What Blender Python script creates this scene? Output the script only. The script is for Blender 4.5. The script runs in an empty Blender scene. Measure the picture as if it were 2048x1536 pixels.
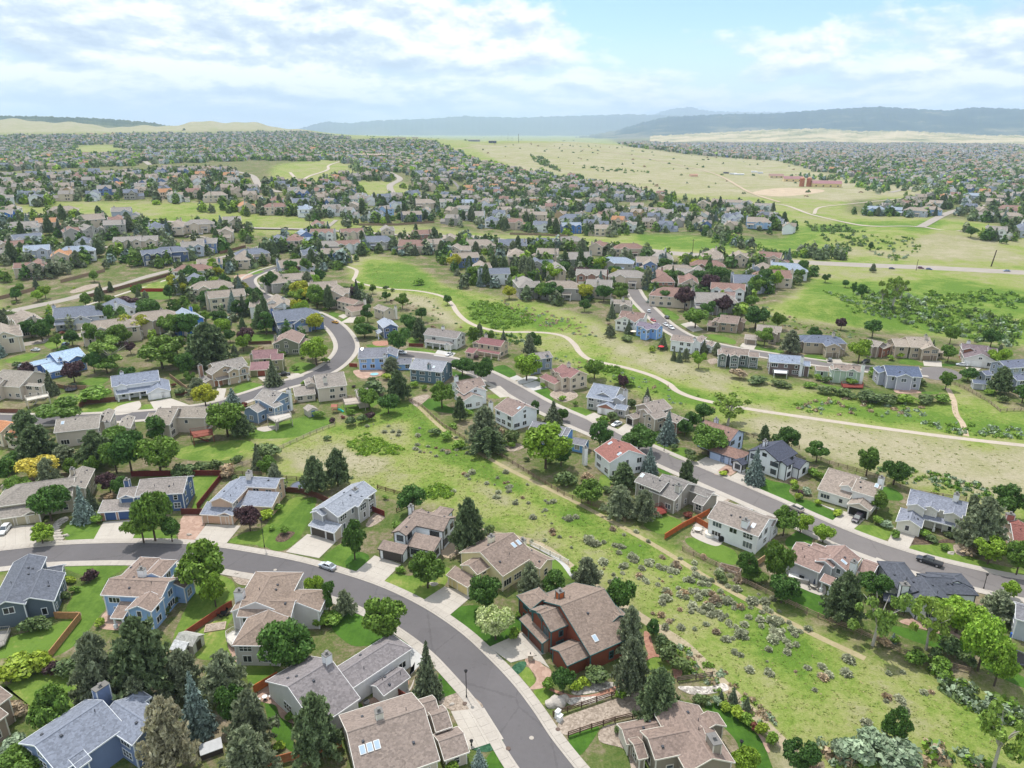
import bpy, bmesh, math, random
import numpy as np
from mathutils import Vector, Matrix
# ------------------------------------------------------------------ camera, sky, sun, exposure
SC = bpy.context.scene
COL = SC.collection
CAM_H, PITCH, FPX = 100.0, math.radians(19.5), 1422.0
cd = bpy.data.cameras.new('camera')
cd.sensor_width = 36.0
cd.lens = FPX / 2048.0 * 36.0
cd.clip_start, cd.clip_end = 0.5, 120000.0
cam = bpy.data.objects.new('camera', cd)
cam.location = (0, 0, CAM_H)
cam.rotation_euler = (math.pi / 2 - PITCH, 0, 0)
COL.objects.link(cam)
SC.camera = cam
SUN_EL, SUN_AZ = math.radians(65), math.radians(-26)      # azimuth from +Y towards +X: sun stands behind the houses, a little to the left
SUN_STRENGTH, SKY_STRENGTH, CLOUD_V, EXPOSURE = 2.7, 0.125, 0.74, 0.74
HAZE_DENSITY = 5.0e-5
sd = bpy.data.lights.new('sun', 'SUN')
sd.energy = SUN_STRENGTH
sd.angle = math.radians(0.6)
sd.color = (1.0, 0.95, 0.87)
sun = bpy.data.objects.new('sun', sd)
sdir = Vector((math.sin(SUN_AZ) * math.cos(SUN_EL), math.cos(SUN_AZ) * math.cos(SUN_EL), math.sin(SUN_EL)))
sun.rotation_euler = sdir.to_track_quat('Z', 'Y').to_euler()
sun.location = (0, 0, 400)
COL.objects.link(sun)
SC.view_settings.view_transform = 'Standard'
SC.view_settings.look = 'None'
SC.view_settings.exposure = EXPOSURE
SC.view_settings.gamma = 1.0
SC.view_settings.use_curve_mapping = False
SC.cycles.use_denoising = True
SC.cycles.max_bounces = 6
SC.cycles.transparent_max_bounces = 8
SC.cycles.volume_bounces = 2
class NT:
 """small helper to write node trees"""
 def __init__(s, tree):
  s.t = tree
  s.n = tree.nodes
  s.l = tree.links
 def add(s, typ, **kw):
  nd = s.n.new(typ)
  for k, v in kw.items():
   if k == 'inp':
    for kk, vv in v.items():
     sock = nd.inputs[kk]
     if hasattr(vv, 'is_output') or isinstance(vv, bpy.types.NodeSocket):
      s.l.new(vv, sock)
     else:
      sock.default_value = vv
   else:
    setattr(nd, k, v)
  return nd
 def math(s, op, a, b=0.0, c=0.0, clamp=False):
  nd = s.n.new('ShaderNodeMath')
  nd.operation = op
  nd.use_clamp = clamp
  for i, v in enumerate((a, b, c)):
   if isinstance(v, bpy.types.NodeSocket):
    s.l.new(v, nd.inputs[i])
   else:
    nd.inputs[i].default_value = v
  return nd.outputs[0]
 def mix(s, f, a, b, typ='MIX'):
  nd = s.n.new('ShaderNodeMix')
  nd.data_type = 'RGBA'
  nd.blend_type = typ
  for i, v in ((0, f), (6, a), (7, b)):
   if isinstance(v, bpy.types.NodeSocket):
    s.l.new(v, nd.inputs[i])
   else:
    nd.inputs[i].default_value = v if i == 0 else (*v[:3], 1.0)
  return nd.outputs[2]
 def ramp(s, f, stops):
  nd = s.n.new('ShaderNodeValToRGB')
  cr = nd.color_ramp
  while len(cr.elements) < len(stops):
   cr.elements.new(0.5)
  for e, (p, c) in zip(cr.elements, stops):
   e.position = p
   e.color = (c, c, c, 1) if not hasattr(c, '__len__') else (*c[:3], 1)
  s.l.new(f, nd.inputs[0])
  return nd.outputs[0]
 def noise(s, vec, scale, detail=3.0, rough=0.55, dist=0.0):
  nd = s.n.new('ShaderNodeTexNoise')
  if vec is not None:
   s.l.new(vec, nd.inputs['Vector'])
  nd.inputs['Scale'].default_value = scale
  nd.inputs['Detail'].default_value = detail
  nd.inputs['Roughness'].default_value = rough
  nd.inputs['Distortion'].default_value = dist
  return nd.outputs[0]
 def mapping(s, vec, scale=(1, 1, 1), loc=(0, 0, 0), rot=(0, 0, 0)):
  nd = s.n.new('ShaderNodeMapping')
  s.l.new(vec, nd.inputs[0])
  nd.inputs['Location'].default_value = loc
  nd.inputs['Rotation'].default_value = rot
  nd.inputs['Scale'].default_value = scale
  return nd.outputs[0]
def build_world():
 w = bpy.data.worlds.new('World')
 SC.world = w
 w.use_nodes = True
 g = NT(w.node_tree)
 bg = g.n['Background']
 sky = g.add('ShaderNodeTexSky', sky_type='NISHITA')
 sky.sun_disc = False
 sky.sun_elevation = SUN_EL
 sky.sun_rotation = SUN_AZ
 sky.air_density, sky.dust_density, sky.ozone_density = 1.0, 0.4, 3.0
 skyc = g.mix(1.0, sky.outputs[0], (SKY_STRENGTH * 0.72, SKY_STRENGTH * 0.80, SKY_STRENGTH * 0.96), 'MULTIPLY')
 tc = g.add('ShaderNodeTexCoord')
 d = tc.outputs['Generated']
 sep = g.add('ShaderNodeSeparateXYZ', inp={0: d})
 z = sep.outputs[2]
 el = g.math('MAXIMUM', z, 0.0)
 azi = g.math('ARCTAN2', sep.outputs[0], sep.outputs[1])
 # cloud banks: broad billows that flatten and crowd together towards the horizon
 yy = g.math('MULTIPLY', g.math('POWER', g.math('ADD', el, 0.004), 0.62), 5.2)
 vec = g.add('ShaderNodeCombineXYZ', inp={0: g.math('MULTIPLY', azi, 3.0), 1: yy, 2: 3.7}).outputs[0]
 n1 = g.noise(vec, 1.5, 10.0, 0.60, 0.1)
 n2 = g.noise(g.mapping(vec, loc=(7.3, 2.1, 0)), 0.55, 3.0, 0.5)
 # a patch of clear blue stands to the north-east of the view, thicker cloud elsewhere
 def blob(a0, e0, ra, re):
  da = g.math('DIVIDE', g.math('SUBTRACT', azi, a0), ra)
  de = g.math('DIVIDE', g.math('SUBTRACT', z, e0), re)
  q = g.math('ADD', g.math('MULTIPLY', da, da), g.math('MULTIPLY', de, de))
  return g.math('POWER', 2.718, g.math('MULTIPLY', q, -1.0))
 hole = g.math('ADD', blob(0.42, 0.152, 0.24, 0.034), g.math('MULTIPLY', blob(-0.02, 0.165, 0.16, 0.025), 0.9))
 hole = g.math('ADD', hole, g.math('MULTIPLY', blob(0.14, 0.14, 0.10, 0.022), 0.6))
 hole = g.math('ADD', hole, g.math('MULTIPLY', blob(0.62, 0.11, 0.12, 0.03), 0.55))
 cov = g.math('ADD', g.math('MULTIPLY', n1, 0.72), g.math('MULTIPLY', n2, 0.45))
 cov = g.math('SUBTRACT', cov, g.math('MULTIPLY', hole, 0.125))
 mask = g.ramp(cov, [(0.455, 0.0), (0.495, 0.62), (0.55, 1.0)])
 # shading of the banks: brilliant tops where the cover thins upwards, greyer bases
 up_ = g.noise(g.mapping(vec, loc=(0.03, 0.09, 0.0)), 1.5, 10.0, 0.60, 0.1)
 rim = g.math('SUBTRACT', n1, up_)
 sh = g.noise(g.mapping(vec, loc=(3.25, 1.55, 0.4)), 2.2, 6.0, 0.6, 0.2)
 shm = g.math('ADD', g.math('ADD', 0.5, g.math('MULTIPLY', rim, 4.2)), g.math('MULTIPLY', g.math('SUBTRACT', sh, 0.5), 0.9))
 ccol = g.ramp(shm, [(0.15, (0.50, 0.60, 0.74)), (0.40, (0.68, 0.77, 0.88)), (0.55, (0.88, 0.92, 0.96)), (0.72, (1.08, 1.07, 1.06))])
 ccol = g.mix(1.0, ccol, (CLOUD_V,) * 3, 'MULTIPLY')
 # air near the horizon: milky
 low = g.ramp(el, [(0.0, 1.0), (0.045, 0.75), (0.12, 0.0)])
 base = g.mix(g.math('MULTIPLY', low, 0.75), skyc, (0.55, 0.65, 0.76))
 m2 = g.math('MULTIPLY', mask, g.ramp(el, [(0.0, 0.35), (0.035, 0.8), (0.08, 1.0)]))
 colr = g.mix(m2, base, ccol)
 g.l.new(colr, bg.inputs['Color'])
 bg.inputs['Strength'].default_value = 1.0
build_world()
RNG = random.Random(11)
NPR = np.random.default_rng(5)
# ------------------------------------------------------------------ lie of the land
TD = np.array([0, 600, 863, 1150, 1500, 1900, 2400, 3000, 4000, 5000, 6000, 6600, 8000, 12000, 90000.])
TAZ = np.array([-180, -44, -34, -26, -19.5, -16, -13.5, -8, 0, 8, 18, 28, 180.])
TE = np.array([
 [0, 0, 10, 10, 10, 10, 10, 10, 10, 10, 10, 10, 10, 10, 0],
 [0, 0, 29, 34, 37, 39, 41, 45, 58, 76, 137, 190, 150, 60, 0],
 [0, 0, 29, 34, 37, 39, 41, 45, 58, 80, 150, 205, 150, 60, 0],
 [0, 0, 29, 34, 37, 39, 41, 45, 58, 76, 140, 170, 150, 60, 0],
 [0, 0, 27, 34, 37, 39, 41, 45, 58, 76, 145, 210, 150, 60, 0],
 [0, 0, 24, 32, 36, 39, 41, 47, 58, 72, 110, 150, 120, 60, 0],
 [0, 0, 20, 28, 34, 39, 43, 50, 58, 68, 75, 80, 80, 30, 0],
 [0, 0, 12, 20, 28, 38, 46, 58, 66, 64, 60, 60, 40, 10, 0],
 [0, 0, 0, 0, 12, 33, 48, 62, 46, 20, 5, 0, 0, 0, 0],
 [0, 0, 0, 0, 6, 22, 38, 50, 40, 15, 0, 0, 0, 0, 0],
 [0, 0, 0, 0, 0, 3, 10, 14, 6, 0, 0, 0, 0, 0, 0],
 [0] * 15, [0] * 15], float)
_ld = np.linspace(math.log(50.), math.log(90000.), 260)
_az = np.arange(-180, 180.5, 0.5)
_tab = np.array([np.interp(np.exp(_ld), TD, r) for r in TE])
_tab = np.array([np.interp(_az, TAZ, _tab[:, j]) for j in range(len(_ld))]).T
def _gs(a, sig, axis):
 k = np.exp(-0.5 * (np.arange(-int(3 * sig), int(3 * sig) + 1) / sig) ** 2)
 k /= k.sum()
 r = len(k) // 2
 p = [(0, 0), (0, 0)]
 p[axis] = (r, r)
 b = np.pad(a, p, mode='edge')
 return np.apply_along_axis(lambda m: np.convolve(m, k, 'valid'), axis, b)
_tab = _gs(_gs(_tab, 4.0, 1), 3.0, 0)
BUMPS = []      # (x, y, rx, ry, rot, amplitude) filled below once pixels can be placed
def height(x, y):
 x = np.asarray(x, float)
 y = np.asarray(y, float)
 d = np.maximum(np.hypot(x, y), 50.1)
 az = np.degrees(np.arctan2(x, y))
 fi = np.clip((az + 180) / 0.5, 0, len(_az) - 1.001)
 fj = np.clip((np.log(d) - _ld[0]) / (_ld[1] - _ld[0]), 0, len(_ld) - 1.001)
 i, j = fi.astype(int), fj.astype(int)
 a, b = fi - i, fj - j
 h = (_tab[i, j] * (1 - a) * (1 - b) + _tab[i + 1, j] * a * (1 - b) + _tab[i, j + 1] * (1 - a) * b + _tab[i + 1, j + 1] * a * b)
 w = np.clip((d - 450) / 300, 0, 1)
 h = h * (w * w * (3 - 2 * w))
 roll = np.clip((d - 1300) / 2500, 0, 1)
 h = h + roll * (7 * np.sin(x * 0.0031 + 1.3) * np.sin(y * 0.0023) + 5 * np.sin(x * 0.0071 - y * 0.0054))
 hill = np.clip((d - 5000) / 1200, 0, 1) * np.clip((-az - 14.5) / 3, 0, 1)
 h = h + hill * (14 * np.sin(az * 0.55 + 0.8) + 9 * np.sin(az * 1.7 + 2.0) + 4 * np.sin(az * 4.3))
 for bx, by, rx, ry, ro, am in BUMPS:
  dx, dy = x - bx, y - by
  c, s = math.cos(ro), math.sin(ro)
  q = ((dx * c + dy * s) / rx) ** 2 + ((-dx * s + dy * c) / ry) ** 2
  h = h + am * np.exp(-q)
 return h
def land(x, y):
 if x * x + y * y > 440 * 440:
  return float(height(x, y))
 h = 0.0
 for bx, by, rx, ry, ro, am in BUMPS:
  dx, dy = x - bx, y - by
  if dx * dx + dy * dy < 16 * max(rx, ry) ** 2:
   c, s = math.cos(ro), math.sin(ro)
   h += am * math.exp(-(((dx * c + dy * s) / rx) ** 2 + ((-dx * s + dy * c) / ry) ** 2))
 return h
CP, SP = math.cos(PITCH), math.sin(PITCH)
def ray(u, v):
 x, y = (u - 1024.0) / FPX, (768.0 - v) / FPX
 return np.array([x, CP + y * SP, -SP + y * CP])
def P(u, v, h=0.0):
 """the point of the land (raised by h metres) that is seen at photo pixel u, v"""
 d = ray(u, v)
 g = 0.0
 for _ in range(3):                     # near: nearly flat ground
  if d[2] >= -1e-4:
   break
  t = (CAM_H - g - h) / -d[2]
  g = land(d[0] * t, d[1] * t)
 else:
  if abs(g) < 1e-3:
   return np.array([d[0] * t, d[1] * t, g + h])
 t, prev = 60.0, 60.0
 while t < 60000:
  x, y = d[0] * t, d[1] * t
  if CAM_H + d[2] * t < land(x, y) + h:
   lo, hi = prev, t
   for _ in range(30):
    m = 0.5 * (lo + hi)
    if CAM_H + d[2] * m < land(d[0] * m, d[1] * m) + h:
     hi = m
    else:
     lo = m
   t = hi
   break
  prev = t
  t *= 1.02
 x, y = d[0] * t, d[1] * t
 return np.array([x, y, land(x, y) + h])
def project(p):
 x, y, z = p[0], p[1], p[2] - CAM_H
 dep = y * CP - z * SP
 up = y * SP + z * CP
 return 1024 + FPX * x / dep, 768 - FPX * up / dep, dep
for (u, v, rx, ry, ro, am) in [(1640, 618, 45, 30, 0.3, 5.0), (1760, 640, 60, 26, -0.5, -4.0), (1500, 455, 60, 45, 0, 7.0), (1650, 478, 60, 40, 0, 6.0),
          (1590, 470, 22, 60, 0.2, -5), (1860, 475, 90, 40, 0, 7.0), (1690, 455, 40, 90, -0.5, -6.0), (1400, 445, 50, 25, 0, -4)]:
 p_ = P(u, v)
 BUMPS.append((p_[0], p_[1], rx, ry, ro, am))
# zoom frames: (left, top, scale) of the enlargements the measurements were read from
ZA, ZB, ZC, ZD, ZE = (0, 1080, 6), (340, 1080, 6), (0, 1280, 6), (340, 1280, 6), (680, 1280, 6)
ZF, ZG, ZI, ZJ, ZK = (1000, 1120, 6), (1200, 1280, 6), (0, 880, 6), (340, 880, 6), (600, 920, 6)
ZL, ZM, ZN, ZO, ZQ = (860, 980, 6), (1240, 880, 6), (1520, 1000, 6), (1708, 940, 6), (1480, 820, 6)
S_ = 1264 / 340.0
Za, Zb, Zc, Zd, Ze, Zf, Zg, Zh = (0, 620, S_), (340, 620, S_), (660, 600, S_), (960, 680, S_), (1200, 760, S_), (1480, 600, S_), (1200, 580, S_), (1708, 600, S_)
R1, R2, R3, R4, R5, R6 = (0, 400, 6), (340, 400, 6), (680, 400, S_), (1020, 400, S_), (1360, 400, S_), (1700, 360, 3.65)
T1, T2, T3, T4, T5, T6 = (0, 1024, 3), (683, 1024, 3), (1365, 1024, 3), (0, 640, 3), (683, 640, 3), (1365, 640, 3)
ONE = (0, 0, 1)
def Z(z, x, y):
 return z[0] + x / z[2], z[1] + y / z[2]
# ------------------------------------------------------------------ colours and materials
def lin(hexs, k=1.0):
 out = []
 for i in (0, 2, 4):
  c = int(hexs[i:i + 2], 16) / 255.0
  c = c / 12.92 if c <= 0.04045 else ((c + 0.055) / 1.055) ** 2.4
  out.append(c * k)
 return tuple(out)
MATS = {}
def new_mat(name):
 m = bpy.data.materials.new(name)
 m.use_nodes = True
 g = NT(m.node_tree)
 return m, g, g.n['Principled BSDF']
def plain(name, col, rough=0.75, var=0.10, scale=1.2, metal=0.0, spec=0.3):
 if name in MATS:
  return MATS[name]
 m, g, b = new_mat(name)
 tc = g.add('ShaderNodeTexCoord')
 n = g.noise(tc.outputs['Object'], scale, 5.0, 0.65)
 f = g.ramp(n, [(0.3, 1.0 - var), (0.7, 1.0 + var)])
 g.l.new(g.mix(1.0, col, f, 'MULTIPLY'), b.inputs['Base Color'])
 b.inputs['Roughness'].default_value = rough
 b.inputs['Metallic'].default_value = metal
 b.inputs['Specular IOR Level'].default_value = spec
 MATS[name] = m
 return m
def siding(hexs, k):
 name = 'siding_' + hexs
 if name in MATS:
  return MATS[name]
 m, g, b = new_mat(name)
 geo = g.add('ShaderNodeNewGeometry')
 pos = geo.outputs['Position']
 sep = g.add('ShaderNodeSeparateXYZ', inp={0: pos})
 lap = g.math('FRACT', g.math('MULTIPLY', sep.outputs[2], 4.5))
 n = g.noise(pos, 0.5, 5.0, 0.6)
 n2 = g.noise(g.mapping(pos, scale=(3, 3, 0.35)), 1.0, 3.0, 0.6)
 f = g.math('ADD', g.math('MULTIPLY', n, 0.20), g.math('MULTIPLY', n2, 0.14))
 f = g.math('ADD', f, 0.83)
 f = g.math('SUBTRACT', f, g.math('MULTIPLY', g.math('GREATER_THAN', lap, 0.86), 0.10))
 col = lin(hexs, k)
 c = g.add('ShaderNodeVectorMath', operation='SCALE', inp={0: col})
 g.l.new(f, c.inputs['Scale'])
 g.l.new(c.outputs[0], b.inputs['Base Color'])
 b.inputs['Roughness'].default_value = 0.7
 b.inputs['Specular IOR Level'].default_value = 0.25
 bump = g.add('ShaderNodeBump')
 bump.inputs['Strength'].default_value = 0.35
 bump.inputs['Distance'].default_value = 0.03
 g.l.new(lap, bump.inputs['Height'])
 g.l.new(bump.outputs[0], b.inputs['Normal'])
 MATS[name] = m
 return m
def shingle(hexs, k, contrast=1.0):
 name = 'shingles_' + hexs
 if name in MATS:
  return MATS[name]
 m, g, b = new_mat(name)
 geo = g.add('ShaderNodeNewGeometry')
 pos = geo.outputs['Position']
 oi = g.add('ShaderNodeObjectInfo')
 v = g.add('ShaderNodeTexVoronoi', inp={'Vector': g.mapping(pos, scale=(2.6, 2.6, 5.2)), 'Scale': 1.0})
 cell = g.add('ShaderNodeSeparateColor', inp={0: v.outputs['Color']}).outputs[0]
 n = g.noise(pos, 0.22, 4.0, 0.6)
 n2 = g.noise(pos, 3.2, 2.0, 0.7)
 f = g.math('ADD', g.math('MULTIPLY', g.math('SUBTRACT', cell, 0.5), 0.42 * contrast), g.math('MULTIPLY', g.math('SUBTRACT', n, 0.5), 0.30))
 f = g.math('ADD', f, g.math('MULTIPLY', g.math('SUBTRACT', n2, 0.5), 0.45))
 f = g.math('ADD', f, 1.0)
 f = g.math('ADD', f, g.math('MULTIPLY', g.math('SUBTRACT', oi.outputs['Random'], 0.5), 0.08))
 col = lin(hexs, k)
 c = g.add('ShaderNodeVectorMath', operation='SCALE', inp={0: col})
 g.l.new(f, c.inputs['Scale'])
 g.l.new(c.outputs[0], b.inputs['Base Color'])
 b.inputs['Roughness'].default_value = 0.85
 b.inputs['Specular IOR Level'].default_value = 0.2
 bump = g.add('ShaderNodeBump')
 bump.inputs['Strength'].default_value = 0.5
 bump.inputs['Distance'].default_value = 0.05
 g.l.new(cell, bump.inputs['Height'])
 g.l.new(bump.outputs[0], b.inputs['Normal'])
 MATS[name] = m
 return m
def glass_mat():
 if 'pane_glass' in MATS:
  return MATS['pane_glass']
 m, g, b = new_mat('pane_glass')
 oi = g.add('ShaderNodeObjectInfo')
 col = g.ramp(oi.outputs['Random'], [(0.0, (0.008, 0.010, 0.013)), (0.6, (0.03, 0.036, 0.045)), (0.9, (0.10, 0.12, 0.14)), (1.0, (0.30, 0.30, 0.28))])
 g.l.new(col, b.inputs['Base Color'])
 b.inputs['Roughness'].default_value = 0.06
 b.inputs['Specular IOR Level'].default_value = 0.6
 MATS['pane_glass'] = m
 return m
def leaf_mat(name, col, var=0.45, hue=0.10, trans=0.25, tint=None):
 key = 'leaves_' + name
 if key in MATS:
  return MATS[key]
 m, g, b = new_mat(key)
 geo = g.add('ShaderNodeNewGeometry')
 oi = g.add('ShaderNodeObjectInfo')
 r = geo.outputs['Random Per Island']
 f = g.math('ADD', g.math('MULTIPLY', r, 2 * var), 1.0 - var)
 f = g.math('MULTIPLY', f, g.math('ADD', g.math('MULTIPLY', oi.outputs['Random'], 0.36), 0.82))
 yel = (col[0] * 1.5, col[1] * 1.15, col[2] * 0.7) if tint is None else tint
 r2 = g.math('FRACT', g.math('MULTIPLY', r, 17.31))
 o2 = g.math('FRACT', g.math('MULTIPLY', oi.outputs['Random'], 7.77))
 cc = g.mix(g.math('ADD', g.math('MULTIPLY', r2, 0.35), g.math('MULTIPLY', o2, 0.35)), col, yel)
 c = g.add('ShaderNodeVectorMath', operation='SCALE', inp={0: cc})
 g.l.new(f, c.inputs['Scale'])
 b.inputs['Roughness'].default_value = 0.55
 b.inputs['Specular IOR Level'].default_value = 0.25
 g.l.new(c.outputs[0], b.inputs['Base Color'])
 tr = g.add('ShaderNodeBsdfTranslucent')
 g.l.new(c.outputs[0], tr.inputs[0])
 mx = g.add('ShaderNodeMixShader')
 mx.inputs[0].default_value = trans
 g.l.new(b.outputs[0], mx.inputs[1])
 g.l.new(tr.outputs[0], mx.inputs[2])
 g.l.new(mx.outputs[0], g.n['Material Output'].inputs[0])
 MATS[key] = m
 return m
# ------------------------------------------------------------------ meshes and objects
class MB:
 def __init__(s):
  s.v, s.f, s.m = [], [], []
 def quad(s, a, b, c, d, mi=0):
  i = len(s.v)
  s.v += [tuple(a), tuple(b), tuple(c), tuple(d)]
  s.f.append((i, i + 1, i + 2, i + 3))
  s.m.append(mi)
 def poly(s, pts, mi=0):
  i = len(s.v)
  s.v += [tuple(p) for p in pts]
  s.f.append(tuple(range(i, i + len(pts))))
  s.m.append(mi)
 def box(s, o, ax, ay, az, mi=0):
  """o: corner, ax ay az: edge vectors"""
  o, ax, ay, az = (np.asarray(q, float) for q in (o, ax, ay, az))
  p = [o, o + ax, o + ax + ay, o + ay]
  q = [a + az for a in p]
  i = len(s.v)
  s.v += [tuple(a) for a in p + q]
  fl = [(0, 3, 2, 1), (4, 5, 6, 7), (0, 1, 5, 4), (1, 2, 6, 5), (2, 3, 7, 6), (3, 0, 4, 7)]
  if np.dot(np.cross(ax, ay), az) < 0:
   fl = [f[::-1] for f in fl]
  for f in fl:
   s.f.append(tuple(i + k for k in f))
   s.m.append(mi)
 def cbox(s, c, sx, sy, sz, a=(1, 0), mi=0):
  """box standing on c (centre of its base), sx along a"""
  a = np.array([a[0], a[1], 0.0])
  n = np.array([-a[1], a[0], 0.0])
  o = np.asarray(c, float) - a * sx / 2 - n * sy / 2
  s.box(o, a * sx, n * sy, (0, 0, sz), mi)
 def tube(s, p0, p1, r0, r1, n=6, mi=0, cap=True):
  p0, p1 = np.asarray(p0, float), np.asarray(p1, float)
  d = p1 - p0
  L = np.linalg.norm(d)
  if L < 1e-6:
   return
  d /= L
  a = np.cross(d, (0, 0, 1.0)) if abs(d[2]) < 0.95 else np.cross(d, (1.0, 0, 0))
  a /= np.linalg.norm(a)
  b = np.cross(d, a)
  i = len(s.v)
  for p, r in ((p0, r0), (p1, r1)):
   for k in range(n):
    t = 2 * math.pi * k / n
    s.v.append(tuple(p + (a * math.cos(t) + b * math.sin(t)) * r))
  for k in range(n):
   k2 = (k + 1) % n
   s.f.append((i + k, i + k2, i + n + k2, i + n + k))
   s.m.append(mi)
  if cap:
   s.f.append(tuple(i + n + k for k in range(n)))
   s.m.append(mi)
 def mesh(s, name, mats):
  me = bpy.data.meshes.new(name)
  me.from_pydata(s.v, [], s.f)
  for m in mats:
   me.materials.append(m)
  if any(s.m):
   me.polygons.foreach_set('material_index', s.m)
  me.update()
  return me
 def build(s, name, mats, parent=None, loc=(0, 0, 0)):
  if not isinstance(mats, (list, tuple)):
   mats = [mats]
  return link(name, s.mesh(name, mats), parent, loc)
def link(name, data, parent=None, loc=(0, 0, 0), mat=None):
 o = bpy.data.objects.new(name, data)
 COL.objects.link(o)
 if parent is not None:
  o.parent = parent
 if mat is not None:
  o.matrix_local = mat
 else:
  o.location = loc
 return o
def tag(o, label=None, cat=None, group=None, kind=None):
 if label:
  o['label'] = label
 if cat:
  o['category'] = cat
 if group:
  o['group'] = group
 if kind:
  o['kind'] = kind
 return o
def empty(name, loc, label, cat, group=None):
 o = bpy.data.objects.new(name, None)
 o.empty_display_size = 1
 o.location = loc
 COL.objects.link(o)
 return tag(o, label, cat, group)
def copy_tree(o, parent=None):
 c = o.copy()
 COL.objects.link(c)
 if parent is not None:
  c.parent = parent
 for ch in list(o.children):
  copy_tree(ch, c)
 return c
def fastmesh(name, verts, quads, mats, mi=None, tris=False):
 """numpy arrays to a mesh: verts (N,3), quads (M,4) or (M,3)"""
 me = bpy.data.meshes.new(name)
 n, m, k = len(verts), len(quads), quads.shape[1]
 me.vertices.add(n)
 me.vertices.foreach_set('co', np.asarray(verts, np.float32).ravel())
 me.loops.add(m * k)
 me.loops.foreach_set('vertex_index', np.asarray(quads, np.int32).ravel())
 me.polygons.add(m)
 me.polygons.foreach_set('loop_start', np.arange(0, m * k, k, dtype=np.int32))
 for q in mats:
  me.materials.append(q)
 if mi is not None:
  me.polygons.foreach_set('material_index', np.asarray(mi, np.int32))
 me.update(calc_edges=True)
 return me
def catmull(pts, closed=False, step=6):
 pts = [np.asarray(p, float) for p in pts]
 n = len(pts)
 out = []
 rng = range(n) if closed else range(n - 1)
 for i in rng:
  p0 = pts[(i - 1) % n] if closed or i > 0 else 2 * pts[0] - pts[1]
  p1, p2 = pts[i], pts[(i + 1) % n]
  p3 = pts[(i + 2) % n] if closed or i + 2 < n else 2 * pts[-1] - pts[-2]
  for k in range(step):
   t = k / step
   out.append(0.5 * ((2 * p1) + (-p0 + p2) * t + (2 * p0 - 5 * p1 + 4 * p2 - p3) * t * t + (-p0 + 3 * p1 - 3 * p2 + p3) * t ** 3))
 if not closed:
  out.append(pts[-1])
 return out
def inpoly(px, py, poly):
 """vectorised even-odd test"""
 px, py = np.asarray(px), np.asarray(py)
 ins = np.zeros(px.shape, bool)
 n = len(poly)
 j = n - 1
 for i in range(n):
  xi, yi = poly[i]
  xj, yj = poly[j]
  if yi != yj:
   c = ((yi > py) != (yj > py)) & (px < (xj - xi) * (py - yi) / (yj - yi) + xi)
   ins ^= c
  j = i
 return ins
# ------------------------------------------------------------------ the ground
YARD = [
 [(0, 480), (0, 1600), (1575, 1600), (1520, 1470), (1450, 1400), (1385, 1335), (1300, 1240), (1200, 1180), (1110, 1100), (980, 1050), (850, 1010), (760, 985), (640, 970),
  (560, 955), (510, 930), (480, 905), (520, 870), (640, 845), (700, 845), (790, 800), (835, 800), (870, 840), (960, 905), (1080, 960), (1200, 1010), (1320, 1080), (1430, 1150),
  (1560, 1220), (1680, 1280), (1780, 1320), (1900, 1350), (2100, 1420), (2100, 1070), (1950, 1010), (1800, 970), (1650, 915), (1500, 875), (1400, 830), (1300, 795), (1200, 760), (1100, 715), (1010, 675),
  (900, 655), (840, 615), (760, 590), (700, 560), (690, 500), (600, 478), (363, 452), (200, 440)],
 [(690, 500), (720, 478), (900, 470), (1000, 492), (1360, 515), (1600, 530), (1625, 560), (1560, 605), (1500, 622), (1560, 640), (1680, 652), (1800, 665), (2100, 700), (2100, 838), (1960, 795), (1900, 765),
  (1880, 802), (1700, 792), (1600, 772), (1450, 742), (1350, 712), (1250, 678), (1190, 640), (1100, 610), (980, 590), (890, 570), (830, 530), (760, 512)],
]
FAR_L = [(-40, 290), (-40, 412), (230, 405), (330, 400), (560, 412), (690, 440), (760, 405), (640, 372), (545, 362), (560, 328), (660, 318), (720, 345), (760, 320), (890, 297), (870, 285), (700, 277), (600, 263), (-40, 272)]
FAR_C = [(560, 405), (700, 440), (1000, 470), (1200, 465), (1560, 478), (1592, 460), (1560, 438), (1450, 408), (1300, 388), (1150, 358), (1040, 343), (950, 324), (890, 300), (760, 320), (690, 352)]
FAR_R = [(1205, 274), (1400, 280), (2090, 290), (2090, 470), (2020, 460), (1960, 440), (1690, 425), (1700, 400), (1900, 395), (1880, 378), (1750, 368), (1650, 346), (1560, 322), (1400, 312), (1250, 292)]
HOLES = [[(143, 300), (160, 291), (225, 289), (247, 298), (240, 311), (160, 312)],
   [(545, 332), (620, 328), (690, 322), (715, 340), (700, 352), (620, 366), (540, 368)],
   [(690, 362), (800, 362), (835, 380), (850, 396), (770, 398), (700, 385)],
   [(110, 404), (200, 403), (205, 420), (330, 425), (330, 432), (110, 425)]]
YARD += [FAR_L, FAR_C, FAR_R]
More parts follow.
